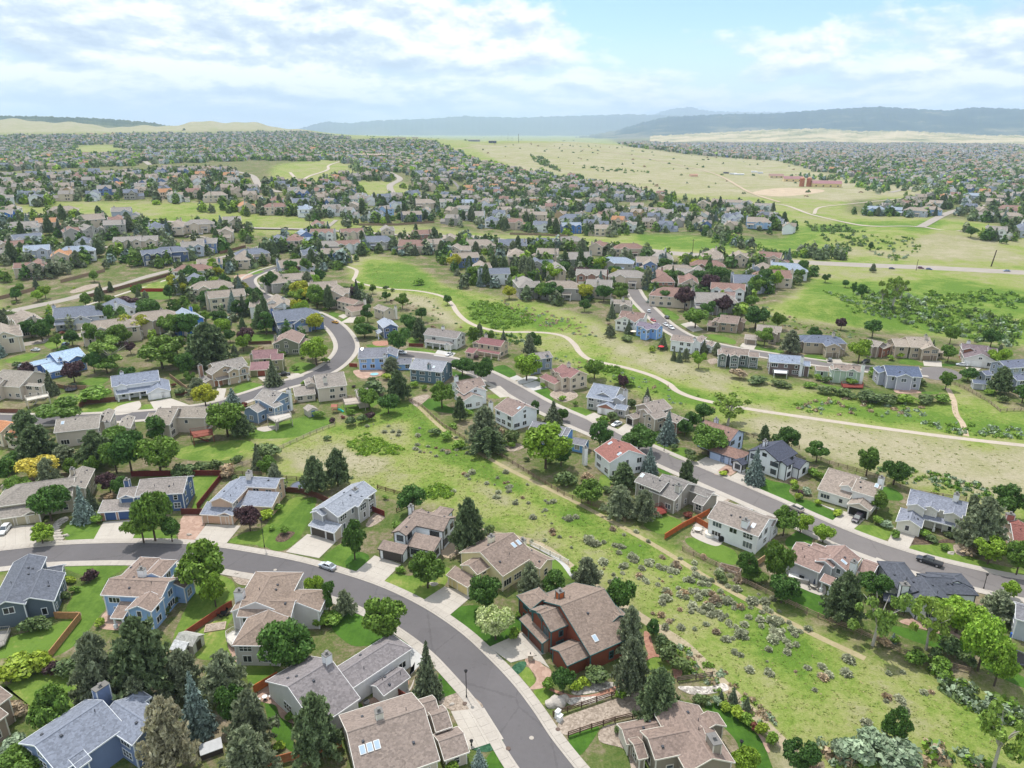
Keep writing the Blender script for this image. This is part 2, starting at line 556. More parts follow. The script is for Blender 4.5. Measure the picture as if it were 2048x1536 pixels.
LUSH = [
 [(830, 800), (870, 835), (1000, 930), (1180, 1010), (1330, 1095), (1500, 1200), (1640, 1280), (1600, 1310), (1440, 1200), (1260, 1110), (1060, 1010), (900, 930), (820, 860)],
 [(720, 520), (820, 525), (880, 570), (990, 610), (1180, 655), (1100, 665), (980, 640), (900, 600), (800, 580), (740, 570)],
 [(930, 640), (960, 620), (1040, 630), (1060, 650), (1000, 660)], [(690, 880), (760, 870), (800, 900), (760, 910), (700, 905)],
 [(840, 975), (900, 970), (920, 990), (860, 1000)], [(560, 880), (700, 845), (830, 790), (850, 830), (700, 870), (590, 910)],
 [(1620, 560), (1900, 560), (2100, 590), (2100, 700), (1800, 660), (1560, 630), (1600, 590)], [(1540, 840), (1440, 790), (1200, 720), (1060, 690), (1120, 715), (1300, 790), (1420, 830)],
 [(1480, 780), (1700, 810), (1890, 830), (2060, 850), (2060, 880), (1800, 850), (1500, 805)], [(1440, 1230), (1700, 1330), (1800, 1420), (1750, 1440), (1560, 1330), (1430, 1260)],
 [(1450, 480), (1560, 500), (1800, 500), (1900, 440), (1700, 440), (1500, 470)], [(1250, 455), (1420, 455), (1480, 500), (1300, 500)],
]
DRY = [
 [(1490, 838), (1700, 856), (1880, 882), (1960, 900), (1830, 925), (1700, 918), (1560, 885)], [(1850, 910), (2060, 900), (2090, 1010), (1950, 990), (1850, 950)],
 [(700, 575), (850, 590), (930, 650), (880, 660), (800, 610), (700, 590)], [(930, 290), (1150, 284), (1600, 318), (1880, 385), (1700, 402), (1560, 396), (1250, 384), (1050, 344)],
 [(1620, 470), (1750, 455), (1980, 480), (2060, 525), (1800, 515), (1700, 515)], [(560, 890), (640, 870), (700, 900), (800, 930), (720, 960), (600, 940)],
 [(-60, 225), (620, 225), (620, 262), (-60, 266)], [(840, 810), (900, 870), (1010, 930), (1150, 1000), (1300, 1085), (1420, 1160), (1600, 1260), (1700, 1310), (1690, 1320), (1560, 1250), (1400, 1160), (1250, 1070), (1000, 940), (860, 850)],
 [(1400, 1330), (1480, 1400), (1560, 1470), (1640, 1560), (1560, 1560), (1500, 1450)], [(1210, 690), (1350, 720), (1480, 760), (1420, 790), (1300, 740)],
 [(1600, 1340), (1760, 1360), (1900, 1450), (1700, 1440)], [(1500, 260), (2100, 262), (2100, 290), (1500, 284)], [(1180, 650), (1280, 700), (1360, 735), (1330, 745), (1200, 690)],
]
def make_terrain():
 az = np.concatenate([np.linspace(-180, -46, 40, endpoint=False), np.linspace(-46, 46, 460), np.linspace(46, 180, 41)[1:]])
 r = [18.0]
 while r[-1] < 40000:
  d = r[-1]
  r.append(d + max(1.6, d * 0.0085) if d < 1500 else d * (1.013 if d < 8000 else 1.05))
 r = np.array(r)
 A, Rr = np.meshgrid(np.radians(az), r, indexing='ij')
 X, Y = Rr * np.sin(A), Rr * np.cos(A)
 H = height(X, Y)
 na, nr = X.shape
 V = np.stack([X, Y, H], -1).reshape(-1, 3)
 idx = np.arange(na * nr).reshape(na, nr)
 Qd = np.stack([idx[:-1, :-1], idx[1:, :-1], idx[1:, 1:], idx[:-1, 1:]], -1).reshape(-1, 4)[:, ::-1]
 # centre fan
 dep = V[:, 1] * CP - (V[:, 2] - CAM_H) * SP
 up = V[:, 1] * SP + (V[:, 2] - CAM_H) * CP
 ok = dep > 1
 u = np.where(ok, 1024 + FPX * V[:, 0] / np.where(ok, dep, 1), -9999)
 v = np.where(ok, 768 - FPX * up / np.where(ok, dep, 1), 9999)
 v = np.where(ok & (v > 1600), 1599, v)
 def mask(polys):
  m = np.zeros(len(V), bool)
  for p in polys:
   m |= inpoly(u, v, p)
  m = m.astype(np.float32).reshape(na, nr)
  for ax, sg in ((0, 1.3), (1, 1.6)):
   m = _gs(m, sg, ax)
  return m.ravel()
 yard, lush, dry = mask(YARD), mask(LUSH), mask(DRY)
 hole = mask(HOLES)
 yard = yard * (1 - hole)
 me = fastmesh('ground', V, Qd, [ground_mat()])
 ca = me.color_attributes.new('cover', 'FLOAT_COLOR', 'POINT')
 buf = np.stack([yard, lush, dry, np.ones_like(dry)], -1).astype(np.float32)
 ca.data.foreach_set('color', buf.ravel())
 me.polygons.foreach_set('use_smooth', np.ones(len(me.polygons), bool))
 o = link('ground', me)
 tag(o, 'rolling ground of meadow grass, yards and dry hillsides', None, None, 'structure')
def ground_mat():
 m, g, b = new_mat('ground')
 geo = g.add('ShaderNodeNewGeometry')
 pos = geo.outputs['Position']
 at = g.add('ShaderNodeAttribute', attribute_name='cover')
 sep = g.add('ShaderNodeSeparateColor', inp={0: at.outputs['Color']})
 yard, lush, dry = sep.outputs[0], sep.outputs[1], sep.outputs[2]
 n_big = g.noise(pos, 0.014, 5.0, 0.6, 0.6)
 n_mid = g.noise(pos, 0.085, 5.0, 0.65, 0.4)
 n_fin = g.noise(pos, 0.75, 4.0, 0.7)
 n_tuft = g.noise(pos, 3.0, 3.0, 0.7)
 # meadow: green to straw
 t = g.math('ADD', g.math('MULTIPLY', n_big, 0.55), g.math('MULTIPLY', n_mid, 0.55))
 t = g.math('ADD', t, g.math('MULTIPLY', g.math('SUBTRACT', n_fin, 0.5), 0.30))
 t = g.math('SUBTRACT', t, g.math('MULTIPLY', lush, 0.16))
 t = g.math('ADD', t, g.math('MULTIPLY', dry, 0.15))
 meadow = g.ramp(t, [(0.36, (0.100, 0.178, 0.026)), (0.46, (0.170, 0.232, 0.048)), (0.55, (0.235, 0.258, 0.088)), (0.65, (0.262, 0.255, 0.138)), (0.80, (0.330, 0.300, 0.205))])
 # yards: mulch, gravel, patchy turf
 y2 = g.math('ADD', g.math('MULTIPLY', n_mid, 0.7), g.math('MULTIPLY', n_fin, 0.4))
 yardc = g.ramp(y2, [(0.42, (0.060, 0.105, 0.022)), (0.53, (0.105, 0.130, 0.042)), (0.60, (0.17, 0.145, 0.09)), (0.72, (0.27, 0.22, 0.165))])
 col = g.mix(g.math('MULTIPLY', yard, 0.92), meadow, yardc)
 f = g.math('ADD', 0.70, g.math('MULTIPLY', n_tuft, 0.6))
 f = g.math('MULTIPLY', f, g.math('ADD', 0.78, g.math('MULTIPLY', n_fin, 0.44)))
 col = g.mix(1.0, col, f, 'MULTIPLY')
 g.l.new(col, b.inputs['Base Color'])
 b.inputs['Roughness'].default_value = 0.95
 b.inputs['Specular IOR Level'].default_value = 0.1
 bump = g.add('ShaderNodeBump')
 bump.inputs['Strength'].default_value = 0.55
 bump.inputs['Distance'].default_value = 0.35
 g.l.new(g.math('ADD', n_tuft, g.math('MULTIPLY', n_fin, 1.5)), bump.inputs['Height'])
 g.l.new(bump.outputs[0], b.inputs['Normal'])
 return m
def lawn_mat(name, c1, c2, c3, dryness):
 m, g, b = new_mat('lawn_' + name)
 geo = g.add('ShaderNodeNewGeometry')
 oi = g.add('ShaderNodeObjectInfo')
 pos = geo.outputs['Position']
 n1 = g.noise(pos, 0.16, 4.0, 0.6, 0.5)
 n2 = g.noise(pos, 1.1, 4.0, 0.7)
 n3 = g.noise(pos, 4.5, 3.0, 0.7)
 st = g.noise(g.mapping(pos, scale=(1.3, 0.16, 1), rot=(0, 0, 0.9)), 1.0, 2.0, 0.5)
 t = g.math('ADD', g.math('MULTIPLY', n1, 0.62), g.math('MULTIPLY', n2, 0.22))
 t = g.math('ADD', t, g.math('MULTIPLY', st, 0.16))
 t = g.math('ADD', t, g.math('MULTIPLY', g.math('SUBTRACT', oi.outputs['Random'], 0.5), 0.12))
 col = g.ramp(t, [(0.40, c1), (0.56, c2), (0.66 - dryness, c2), (0.78 - dryness, c3)])
 f = g.math('ADD', 0.62, g.math('MULTIPLY', n3, 0.45))
 f = g.math('ADD', f, g.math('MULTIPLY', n2, 0.3))
 g.l.new(g.mix(1.0, col, f, 'MULTIPLY'), b.inputs['Base Color'])
 b.inputs['Roughness'].default_value = 0.9
 b.inputs['Specular IOR Level'].default_value = 0.12
 bump = g.add('ShaderNodeBump')
 bump.inputs['Strength'].default_value = 0.4
 bump.inputs['Distance'].default_value = 0.12
 g.l.new(n3, bump.inputs['Height'])
 g.l.new(bump.outputs[0], b.inputs['Normal'])
 return m
def rough_ground(name, c1, c2, scale, bumpd=0.08, cells=0.0):
 m, g, b = new_mat(name)
 geo = g.add('ShaderNodeNewGeometry')
 pos = geo.outputs['Position']
 n1 = g.noise(pos, scale, 5.0, 0.7)
 n2 = g.noise(pos, scale * 0.12, 3.0, 0.6)
 t = g.math('ADD', g.math('MULTIPLY', n1, 0.6), g.math('MULTIPLY', n2, 0.4))
 if cells:
  v = g.add('ShaderNodeTexVoronoi', inp={'Vector': pos, 'Scale': cells})
  cc = g.add('ShaderNodeSeparateColor', inp={0: v.outputs['Color']}).outputs[0]
  t = g.math('ADD', t, g.math('MULTIPLY', g.math('SUBTRACT', cc, 0.5), 0.35))
 g.l.new(g.ramp(t, [(0.32, c1), (0.68, c2)]), b.inputs['Base Color'])
 b.inputs['Roughness'].default_value = 0.92
 b.inputs['Specular IOR Level'].default_value = 0.15
 bump = g.add('ShaderNodeBump')
 bump.inputs['Strength'].default_value = 0.5
 bump.inputs['Distance'].default_value = bumpd
 g.l.new(t, bump.inputs['Height'])
 g.l.new(bump.outputs[0], b.inputs['Normal'])
 return m
def asphalt_mat(name, base, crack=0.5):
 m, g, b = new_mat(name)
 geo = g.add('ShaderNodeNewGeometry')
 pos = geo.outputs['Position']
 n1 = g.noise(pos, 0.11, 4.0, 0.6, 0.6)
 n2 = g.noise(pos, 0.9, 4.0, 0.7)
 n3 = g.noise(pos, 7.0, 3.0, 0.8)
 v = g.add('ShaderNodeTexVoronoi', feature='DISTANCE_TO_EDGE', inp={'Vector': g.mapping(pos, scale=(0.07, 0.05, 1), rot=(0, 0, 0.6)), 'Scale': 1.0, 'Randomness': 1.0})
 ck = g.math('LESS_THAN', g.math('ADD', v.outputs[0], g.math('MULTIPLY', g.math('SUBTRACT', n2, 0.5), 0.05)), 0.010)
 f = g.math('ADD', g.math('MULTIPLY', n1, 0.34), g.math('MULTIPLY', n2, 0.22))
 f = g.math('ADD', f, g.math('MULTIPLY', n3, 0.22))
 f = g.math('ADD', f, 0.62)
 pv = g.add('ShaderNodeTexVoronoi', inp={'Vector': g.mapping(pos, scale=(0.045, 0.06, 1), rot=(0, 0, 0.35)), 'Scale': 1.0})
 pt = g.add('ShaderNodeSeparateColor', inp={0: pv.outputs['Color']}).outputs[0]
 f = g.math('ADD', f, g.math('MULTIPLY', g.math('SUBTRACT', pt, 0.5), 0.16 * crack))
 st = g.noise(pos, 0.45, 3.0, 0.6)
 f = g.math('SUBTRACT', f, g.math('MULTIPLY', g.math('GREATER_THAN', st, 0.67), 0.10))
 f = g.math('SUBTRACT', f, g.math('MULTIPLY', ck, 0.24 * crack))
 g.l.new(g.mix(1.0, base, f, 'MULTIPLY'), b.inputs['Base Color'])
 b.inputs['Roughness'].default_value = 0.88
 b.inputs['Specular IOR Level'].default_value = 0.25
 return m
GM = {
 'lawn': lawn_mat('green', (0.066, 0.128, 0.018), (0.108, 0.184, 0.030), (0.22, 0.23, 0.065), 0.0),
 'lawnd': lawn_mat('dark', (0.038, 0.095, 0.012), (0.062, 0.140, 0.018), (0.13, 0.18, 0.04), 0.0),  # a darker green over the whole lawn
 'lawny': lawn_mat('yellowing', (0.085, 0.155, 0.022), (0.150, 0.215, 0.042), (0.32, 0.27, 0.11), 0.10),
 'conc': rough_ground('concrete_slab', (0.38, 0.348, 0.31), (0.47, 0.435, 0.39), 2.5, 0.01),
 'conc2': rough_ground('pale_concrete', (0.40, 0.395, 0.385), (0.49, 0.485, 0.475), 2.5, 0.01),
 'walk': rough_ground('sidewalk_concrete', (0.34, 0.31, 0.277), (0.45, 0.413, 0.372), 2.0, 0.01),
 'gravel': rough_ground('tan_gravel', (0.21, 0.17, 0.135), (0.40, 0.335, 0.28), 3.0, 0.1, 2.6),
 'stone': rough_ground('pale_river_rock', (0.22, 0.20, 0.18), (0.60, 0.56, 0.51), 3.0, 0.15, 2.2),
 'pink': rough_ground('pink_flagstone', (0.31, 0.205, 0.16), (0.43, 0.305, 0.245), 1.6, 0.03, 1.0),
 'redp': rough_ground('red_brick_paving', (0.29, 0.145, 0.105), (0.40, 0.225, 0.165), 2.0, 0.03, 2.4),
 'mulch': rough_ground('bark_mulch', (0.045, 0.032, 0.024), (0.15, 0.105, 0.075), 4.0, 0.1, 3.0),
 'dirt': rough_ground('bare_dirt', (0.30, 0.235, 0.165), (0.52, 0.42, 0.31), 0.5, 0.08),
 'trail': rough_ground('trail_concrete', (0.36, 0.315, 0.265), (0.46, 0.40, 0.345), 0.6, 0.01),
 'ground_cover': rough_ground('juniper_ground_cover', (0.02, 0.065, 0.035), (0.055, 0.14, 0.075), 3.0, 0.25, 2.0),
}
ASPH = asphalt_mat('asphalt_street', (0.118, 0.111, 0.116))
ASPH2 = asphalt_mat('worn_asphalt_street', (0.160, 0.147, 0.145))
ARTERIAL = asphalt_mat('pale_arterial_road', (0.30, 0.27, 0.24), 0.2)
def ground_pts(z, pts, curvy=False, closed=True):
 w = [P(*Z(z, x, y)) for x, y in pts]
 return catmull(w, closed, 5) if curvy else w
PLOTS = []     # plan outlines of hard or mown patches, to keep stray shrubs off them
def sheet(name, mat, z, pts, dz, curvy=True, label=None, side=0.0, par=None):
 w = ground_pts(z, pts, curvy)
 mb = MB()
 top = [(p[0], p[1], p[2] + dz) for p in w]
 area = sum(top[i][0] * top[(i + 1) % len(top)][1] - top[(i + 1) % len(top)][0] * top[i][1] for i in range(len(top)))
 if area < 0:
  top = top[::-1]
 mb.poly(top)
 if side:
  n = len(top)
  for i in range(n):
   a, b = top[i], top[(i + 1) % n]
   mb.quad((a[0], a[1], a[2] - side), (b[0], b[1], b[2] - side), b, a)
 o = mb.build(name, mat, par)
 if par is None:
  tag(o, label, None, None, 'structure')
 PLOTS.append([(p[0], p[1]) for p in top])
 return o
def ribbon_pts(z, pts, step=8, h=0.0):
 w = [P(*Z(z, x, y)) for x, y in pts]
 c = catmull(w, False, step)
 out = [c[0]]
 for p in c[1:]:
  if np.linalg.norm(p[:2] - out[-1][:2]) > 0.3:
   out.append(p)
 return np.array(out)
def side_dirs(c):
 t = np.gradient(c[:, :2], axis=0)
 t /= np.maximum(np.linalg.norm(t, axis=1, keepdims=True), 1e-6)
 return np.stack([-t[:, 1], t[:, 0]], -1)
def ribbon(name, mat, c, w0, w1, dz, label=None, side=0.0, drape=False, kind='structure'):
 """strip between offsets w0 and w1 (metres to the left of the line)"""
 n = side_dirs(c)
 mb = MB()
 prev = None
 for p, q in zip(c, n):
  a = np.array([p[0] + q[0] * w0, p[1] + q[1] * w0, 0])
  b = np.array([p[0] + q[0] * w1, p[1] + q[1] * w1, 0])
  for e in (a, b):
   e[2] = (float(height(e[0], e[1])) if drape else p[2]) + dz
  if prev is not None:
   mb.quad(prev[0], prev[1], b, a) if w0 > w1 else mb.quad(prev[1], prev[0], a, b)
   if side:
    for k, (s, e) in enumerate(((prev[0], a), (prev[1], b))):
     lo1, lo2 = s - (0, 0, side), e - (0, 0, side)
     mb.quad(lo1, lo2, e, s)
  prev = (a, b)
 o = mb.build(name, mat)
 tag(o, label, None, None, kind)
 return o
def slabs(parent_name, label, mat, c, w0, w1, pitch, dz, thick):
 """pavement of single slabs with open joints"""
 seg = np.linalg.norm(np.diff(c[:, :2], axis=0), axis=1)
 s = np.concatenate([[0], np.cumsum(seg)])
 L = s[-1]
 n = int(L / pitch)
 nn = side_dirs(c)
 root = empty(parent_name, (0, 0, 0), label, None)
 root['kind'] = 'structure'
 rr = random.Random(3)
 def at(q):
  x = np.interp(q, s, c[:, 0]), np.interp(q, s, c[:, 1]), np.interp(q, s, c[:, 2])
  d = np.array([np.interp(q, s, nn[:, 0]), np.interp(q, s, nn[:, 1])])
  return np.array(x), d / np.linalg.norm(d)
 for i in range(n):
  (p, d), (q, e) = at(i * pitch + 0.02), at((i + 1) * pitch - 0.02)
  lift = dz + rr.uniform(-0.008, 0.008)
  a = (p[0] + d[0] * w0, p[1] + d[1] * w0)
  b = (p[0] + d[0] * w1, p[1] + d[1] * w1)
  f = (q[0] + e[0] * w1, q[1] + e[1] * w1)
  h = (q[0] + e[0] * w0, q[1] + e[1] * w0)
  mb = MB()
  top = [(*k, p[2] + lift) for k in (a, b, f, h)]
  if (b[0] - a[0]) * (h[1] - a[1]) - (b[1] - a[1]) * (h[0] - a[0]) < 0:
   top = top[::-1]
  lo = [(k[0], k[1], k[2] - thick) for k in top]
  mb.poly(top)
  for k in range(4):
   mb.quad(lo[k], lo[(k + 1) % 4], top[(k + 1) % 4], top[k])
  mb.build('slab', mat, root)
def driveway(z, pts, mat='conc', n=(3, 3), label=None):
 """a quadrilateral drive cast in separate slabs; pts: street left, street right, house right, house left"""
 w = [P(*Z(z, x, y)) for x, y in pts]
 root = empty('driveway', (0, 0, 0), label, None)
 root['kind'] = 'structure'
 nu, nv = n
 def at(a, b):
  return (w[0] * (1 - a) + w[1] * a) * (1 - b) + (w[3] * (1 - a) + w[2] * a) * b
 lu = max(np.linalg.norm(w[0] - w[1]), 1)
 lv = max(np.linalg.norm(w[0] - w[3]), 1)
 for i in range(nu):
  for j in range(nv):
   eu, ev = 0.012 / lu, 0.012 / lv
   q = [at(i / nu + eu, j / nv + ev), at((i + 1) / nu - eu, j / nv + ev), at((i + 1) / nu - eu, (j + 1) / nv - ev), at(i / nu + eu, (j + 1) / nv - ev)]
   if np.cross((q[1] - q[0])[:2], (q[3] - q[0])[:2]) < 0:
    q = q[::-1]
   lift = 0.085 + ((i * 7 + j * 3) % 5) * 0.003
   top = [(k[0], k[1], k[2] + lift) for k in q]
   lo = [(k[0], k[1], k[2] - 0.02) for k in q]
   mb = MB()
   mb.poly(top)
   for k in range(4):
    mb.quad(lo[k], lo[(k + 1) % 4], top[(k + 1) % 4], top[k])
   mb.build('slab', GM[mat], root)
 PLOTS.append([(p[0], p[1]) for p in w])
make_terrain()
# streets (centre lines read from the photograph) -----------------------------------------------------------
ROADS = []
def street(z, pts, w, mat, name, label, walk=True, fine=False, dz=0.03, wk=1.7):
 c = ribbon_pts(z, pts)
 ROADS.append((c, w / 2 + 2.6))
 ribbon(name, mat, c, w / 2, -w / 2, dz, label)
 if walk:
  # kerb and gutter, then the footway
  for sgn in (1, -1):
   ribbon('kerb', GM['walk'], c, sgn * (w / 2 - 0.05), sgn * (w / 2 + 0.42), 0.115, 'pale concrete kerb along the ' + name, 0.12)
   if fine:
    slabs('footpath', 'concrete footpath of square slabs along the ' + name, GM['walk'], c, sgn * (w / 2 + 0.45), sgn * (w / 2 + 0.45 + wk), 2.0, 0.13, 0.12)
   else:
    ribbon('footpath', GM['walk'], c, sgn * (w / 2 + 0.45), sgn * (w / 2 + 0.45 + wk), 0.13, 'pale concrete footpath along the ' + name, 0.12)
 return c
RA = street(ONE, [(-160, 1136), (-60, 1125), (0, 1118), (100, 1108), (200, 1104), (310, 1104), (400, 1110), (490, 1124), (580, 1142), (670, 1168), (745, 1195), (820, 1233), (890, 1282), (945, 1335), (990, 1385), (1028, 1438), (1060, 1490), (1100, 1545), (1150, 1610), (1190, 1680)],
   8.0, ASPH, 'curving_street', 'curving grey asphalt street between the closest houses', True, True)
RB = street(ONE, [(800, 708), (850, 713), (905, 724), (960, 745), (1016, 773), (1083, 811), (1160, 846), (1250, 884), (1345, 926), (1440, 967), (1550, 1015), (1650, 1060), (1745, 1098), (1850, 1132), (1950, 1157), (2048, 1178), (2200, 1200)],
   8.2, ASPH2, 'straight_street', 'long straight asphalt street running diagonally between two rows of houses', True)
RC = street(ONE, [(560, 532), (520, 545), (495, 562), (520, 590), (580, 612), (630, 630), (668, 652), (690, 680), (690, 705), (660, 735), (610, 758), (560, 772), (500, 792), (420, 815), (300, 830), (200, 836), (80, 840), (-80, 836)],
   8.4, ASPH, 'bending_street', 'grey asphalt street that bends past the yellow car', True)
RD = street(ONE, [(1265, 578), (1276, 597), (1300, 622), (1333, 652), (1375, 676), (1440, 694), (1525, 709), (1638, 726), (1735, 738), (1850, 746)],
   7.6, ASPH2, 'cul_de_sac_street', 'asphalt street leading down to the round cul-de-sac', True)
sheet('turning_circle', ASPH2, Zh, [(500, 505), (560, 497), (640, 500), (720, 515), (790, 545), (800, 580), (740, 597), (640, 597), (560, 585), (500, 560)], 0.05, True, 'round asphalt turning circle at the end of the cul-de-sac')
ROADS.append((np.array([P(1838, 745), P(1885, 748), P(1920, 750)]), 12))
RE = street(ONE, [(-60, 640), (0, 627), (70, 612), (140, 597), (200, 580), (267, 560), (367, 533), (430, 516), (493, 500), (560, 478), (640, 458), (668, 440)], 9.5, ARTERIAL, 'collector_road', 'pale collector road climbing towards the arterial', False)
RF = street(ONE, [(-60, 425), (60, 428), (200, 434), (363, 443), (483, 453), (617, 457), (700, 462), (800, 468), (900, 470), (1000, 480), (1100, 488), (1250, 497), (1365, 508), (1480, 515), (1598, 524), (1720, 530), (1850, 535), (2048, 545), (2200, 552)],
   20, ARTERIAL, 'arterial_road', 'wide pale arterial road crossing behind the houses', False)
street(ONE, [(950, 545), (1000, 527), (1060, 522), (1140, 530), (1260, 545), (1330, 555)], 7, ASPH2, 'side_street', 'short asphalt street inside the far cluster', False)
street(ONE, [(40, 690), (150, 672), (240, 655), (330, 650)], 8, ARTERIAL, 'side_street', 'pale side street beside the blue house', False)
street(ONE, [(905, 390), (915, 378), (908, 366), (900, 360)], 9, ASPH2, 'side_street', 'distant grey street between the far houses', False)
street(ONE, [(80, 480), (190, 490), (330, 505), (420, 478), (380, 470)], 9, ARTERIAL, 'side_street', 'pale side street among the far left houses', False)
street(ONE, [(1460, 555), (1435, 545), (1440, 530)], 8, ARTERIAL, 'side_street', 'pale driveway court beside the far right cluster', False)
for pts_ in ([(250, 292), (262, 300), (285, 318), (300, 330)], [(640, 300), (700, 296), (760, 300), (840, 296)], [(0, 345), (120, 352), (260, 348), (420, 360)], [(560, 385), (520, 372), (500, 350), (440, 338)], [(1000, 405), (1100, 395), (1220, 410), (1330, 430), (1450, 440)], [(780, 345), (800, 358), (780, 372), (790, 395)], [(1500, 300), (1650, 310), (1850, 318), (2040, 330)], [(1780, 385), (1850, 372), (1960, 360), (2040, 352)], [(1840, 455), (1900, 425), (1960, 412), (2040, 408)]):
 c_ = ribbon_pts(ONE, pts_)
 ROADS.append((c_, 8))
 ribbon('side_street', ARTERIAL, c_, 5, -5, 0.4, 'pale distant street winding between far houses', 0, True)
# trails ------------------------------------------------------------------------------------------------------
TR = ribbon_pts(ONE, [(694, 533), (701, 535), (713, 541), (711, 552), (708, 560), (726, 568), (773, 577), (836, 582), (883, 592), (903, 607), (913, 623), (930, 640), (956, 653), (993, 662), (1016, 664), (1083, 665), (1126, 672), (1148, 688),
        (1160, 705), (1183, 720), (1250, 735), (1300, 750), (1336, 767), (1356, 783), (1400, 799), (1492, 817), (1598, 833), (1732, 852), (1865, 870), (1965, 882), (2048, 891), (2180, 905)])
ribbon('trail', GM['trail'], TR, 1.45, -1.45, 0.035, 'pale winding concrete trail through the meadow')
ROADS.append((TR, 3.2))
t2 = ribbon_pts(ONE, [(1893, 776), (1899, 783), (1907, 800), (1912, 827), (1925, 847), (1932, 872)])
ribbon('footpath_track', GM['dirt'], t2, 1.0, -1.0, 0.03, 'narrow dirt track linking the cul-de-sac to the trail')
t3 = ribbon_pts(ONE, [(1540, 407), (1575, 412), (1625, 430), (1700, 447), (1760, 453), (1850, 455), (1925, 463)])
ribbon('far_trail', GM['trail'], t3, 2.6, -2.6, 0.3, 'pale trail crossing the far hillside', 0, True)
t4 = ribbon_pts(ONE, [(1628, 428), (1640, 415), (1700, 408), (1830, 395), (1900, 388)])
ribbon('far_trail', GM['trail'], t4, 2.2, -2.2, 0.3, 'pale branch of the far hillside trail', 0, True)
t5 = ribbon_pts(ONE, [(580, 345), (598, 362), (620, 352), (655, 340), (660, 330), (700, 318)])
ribbon('far_trail', GM['trail'], t5, 2.6, -2.6, 0.4, 'pale path on the far green slope', 0, True)
t6 = ribbon_pts(ONE, [(905, 300), (960, 292), (1050, 288), (1180, 300), (1300, 318), (1420, 345), (1500, 385), (1560, 405)])
ribbon('far_trail', GM['dirt'], t6, 3.0, -3.0, 0.5, 'faint dirt track over the dry hill', 0, True)
t7 = ribbon_pts(ONE, [(835, 812), (900, 870), (1010, 935), (1150, 1004), (1300, 1086), (1430, 1165), (1600, 1256), (1730, 1318)])
ribbon('worn_track', rough_ground('worn_straw_track', (0.25, 0.215, 0.115), (0.40, 0.34, 0.215), 1.2, 0.08), t7, 0.9, -0.7, 0.02, 'worn straw-coloured track beside the rail fence')
t8 = ribbon_pts(ONE, [(870, 1020), (960, 1060), (1080, 1090), (1200, 1180), (1300, 1245), (1370, 1290), (1440, 1360), (1520, 1440), (1620, 1540), (1680, 1620)])
ribbon('worn_track', rough_ground('worn_dirt_track', (0.24, 0.205, 0.13), (0.43, 0.36, 0.26), 1.2, 0.08), t8, 1.1, -1.4, 0.02, 'worn dirt track along the near edge of the meadow')
ribbon('verge_path', GM['conc'], ribbon_pts(ONE, [(0, 655), (80, 640), (150, 618), (300, 570), (400, 540), (500, 512)]), 1.3, -1.3, 0.04, 'pale pavement beside the collector road')
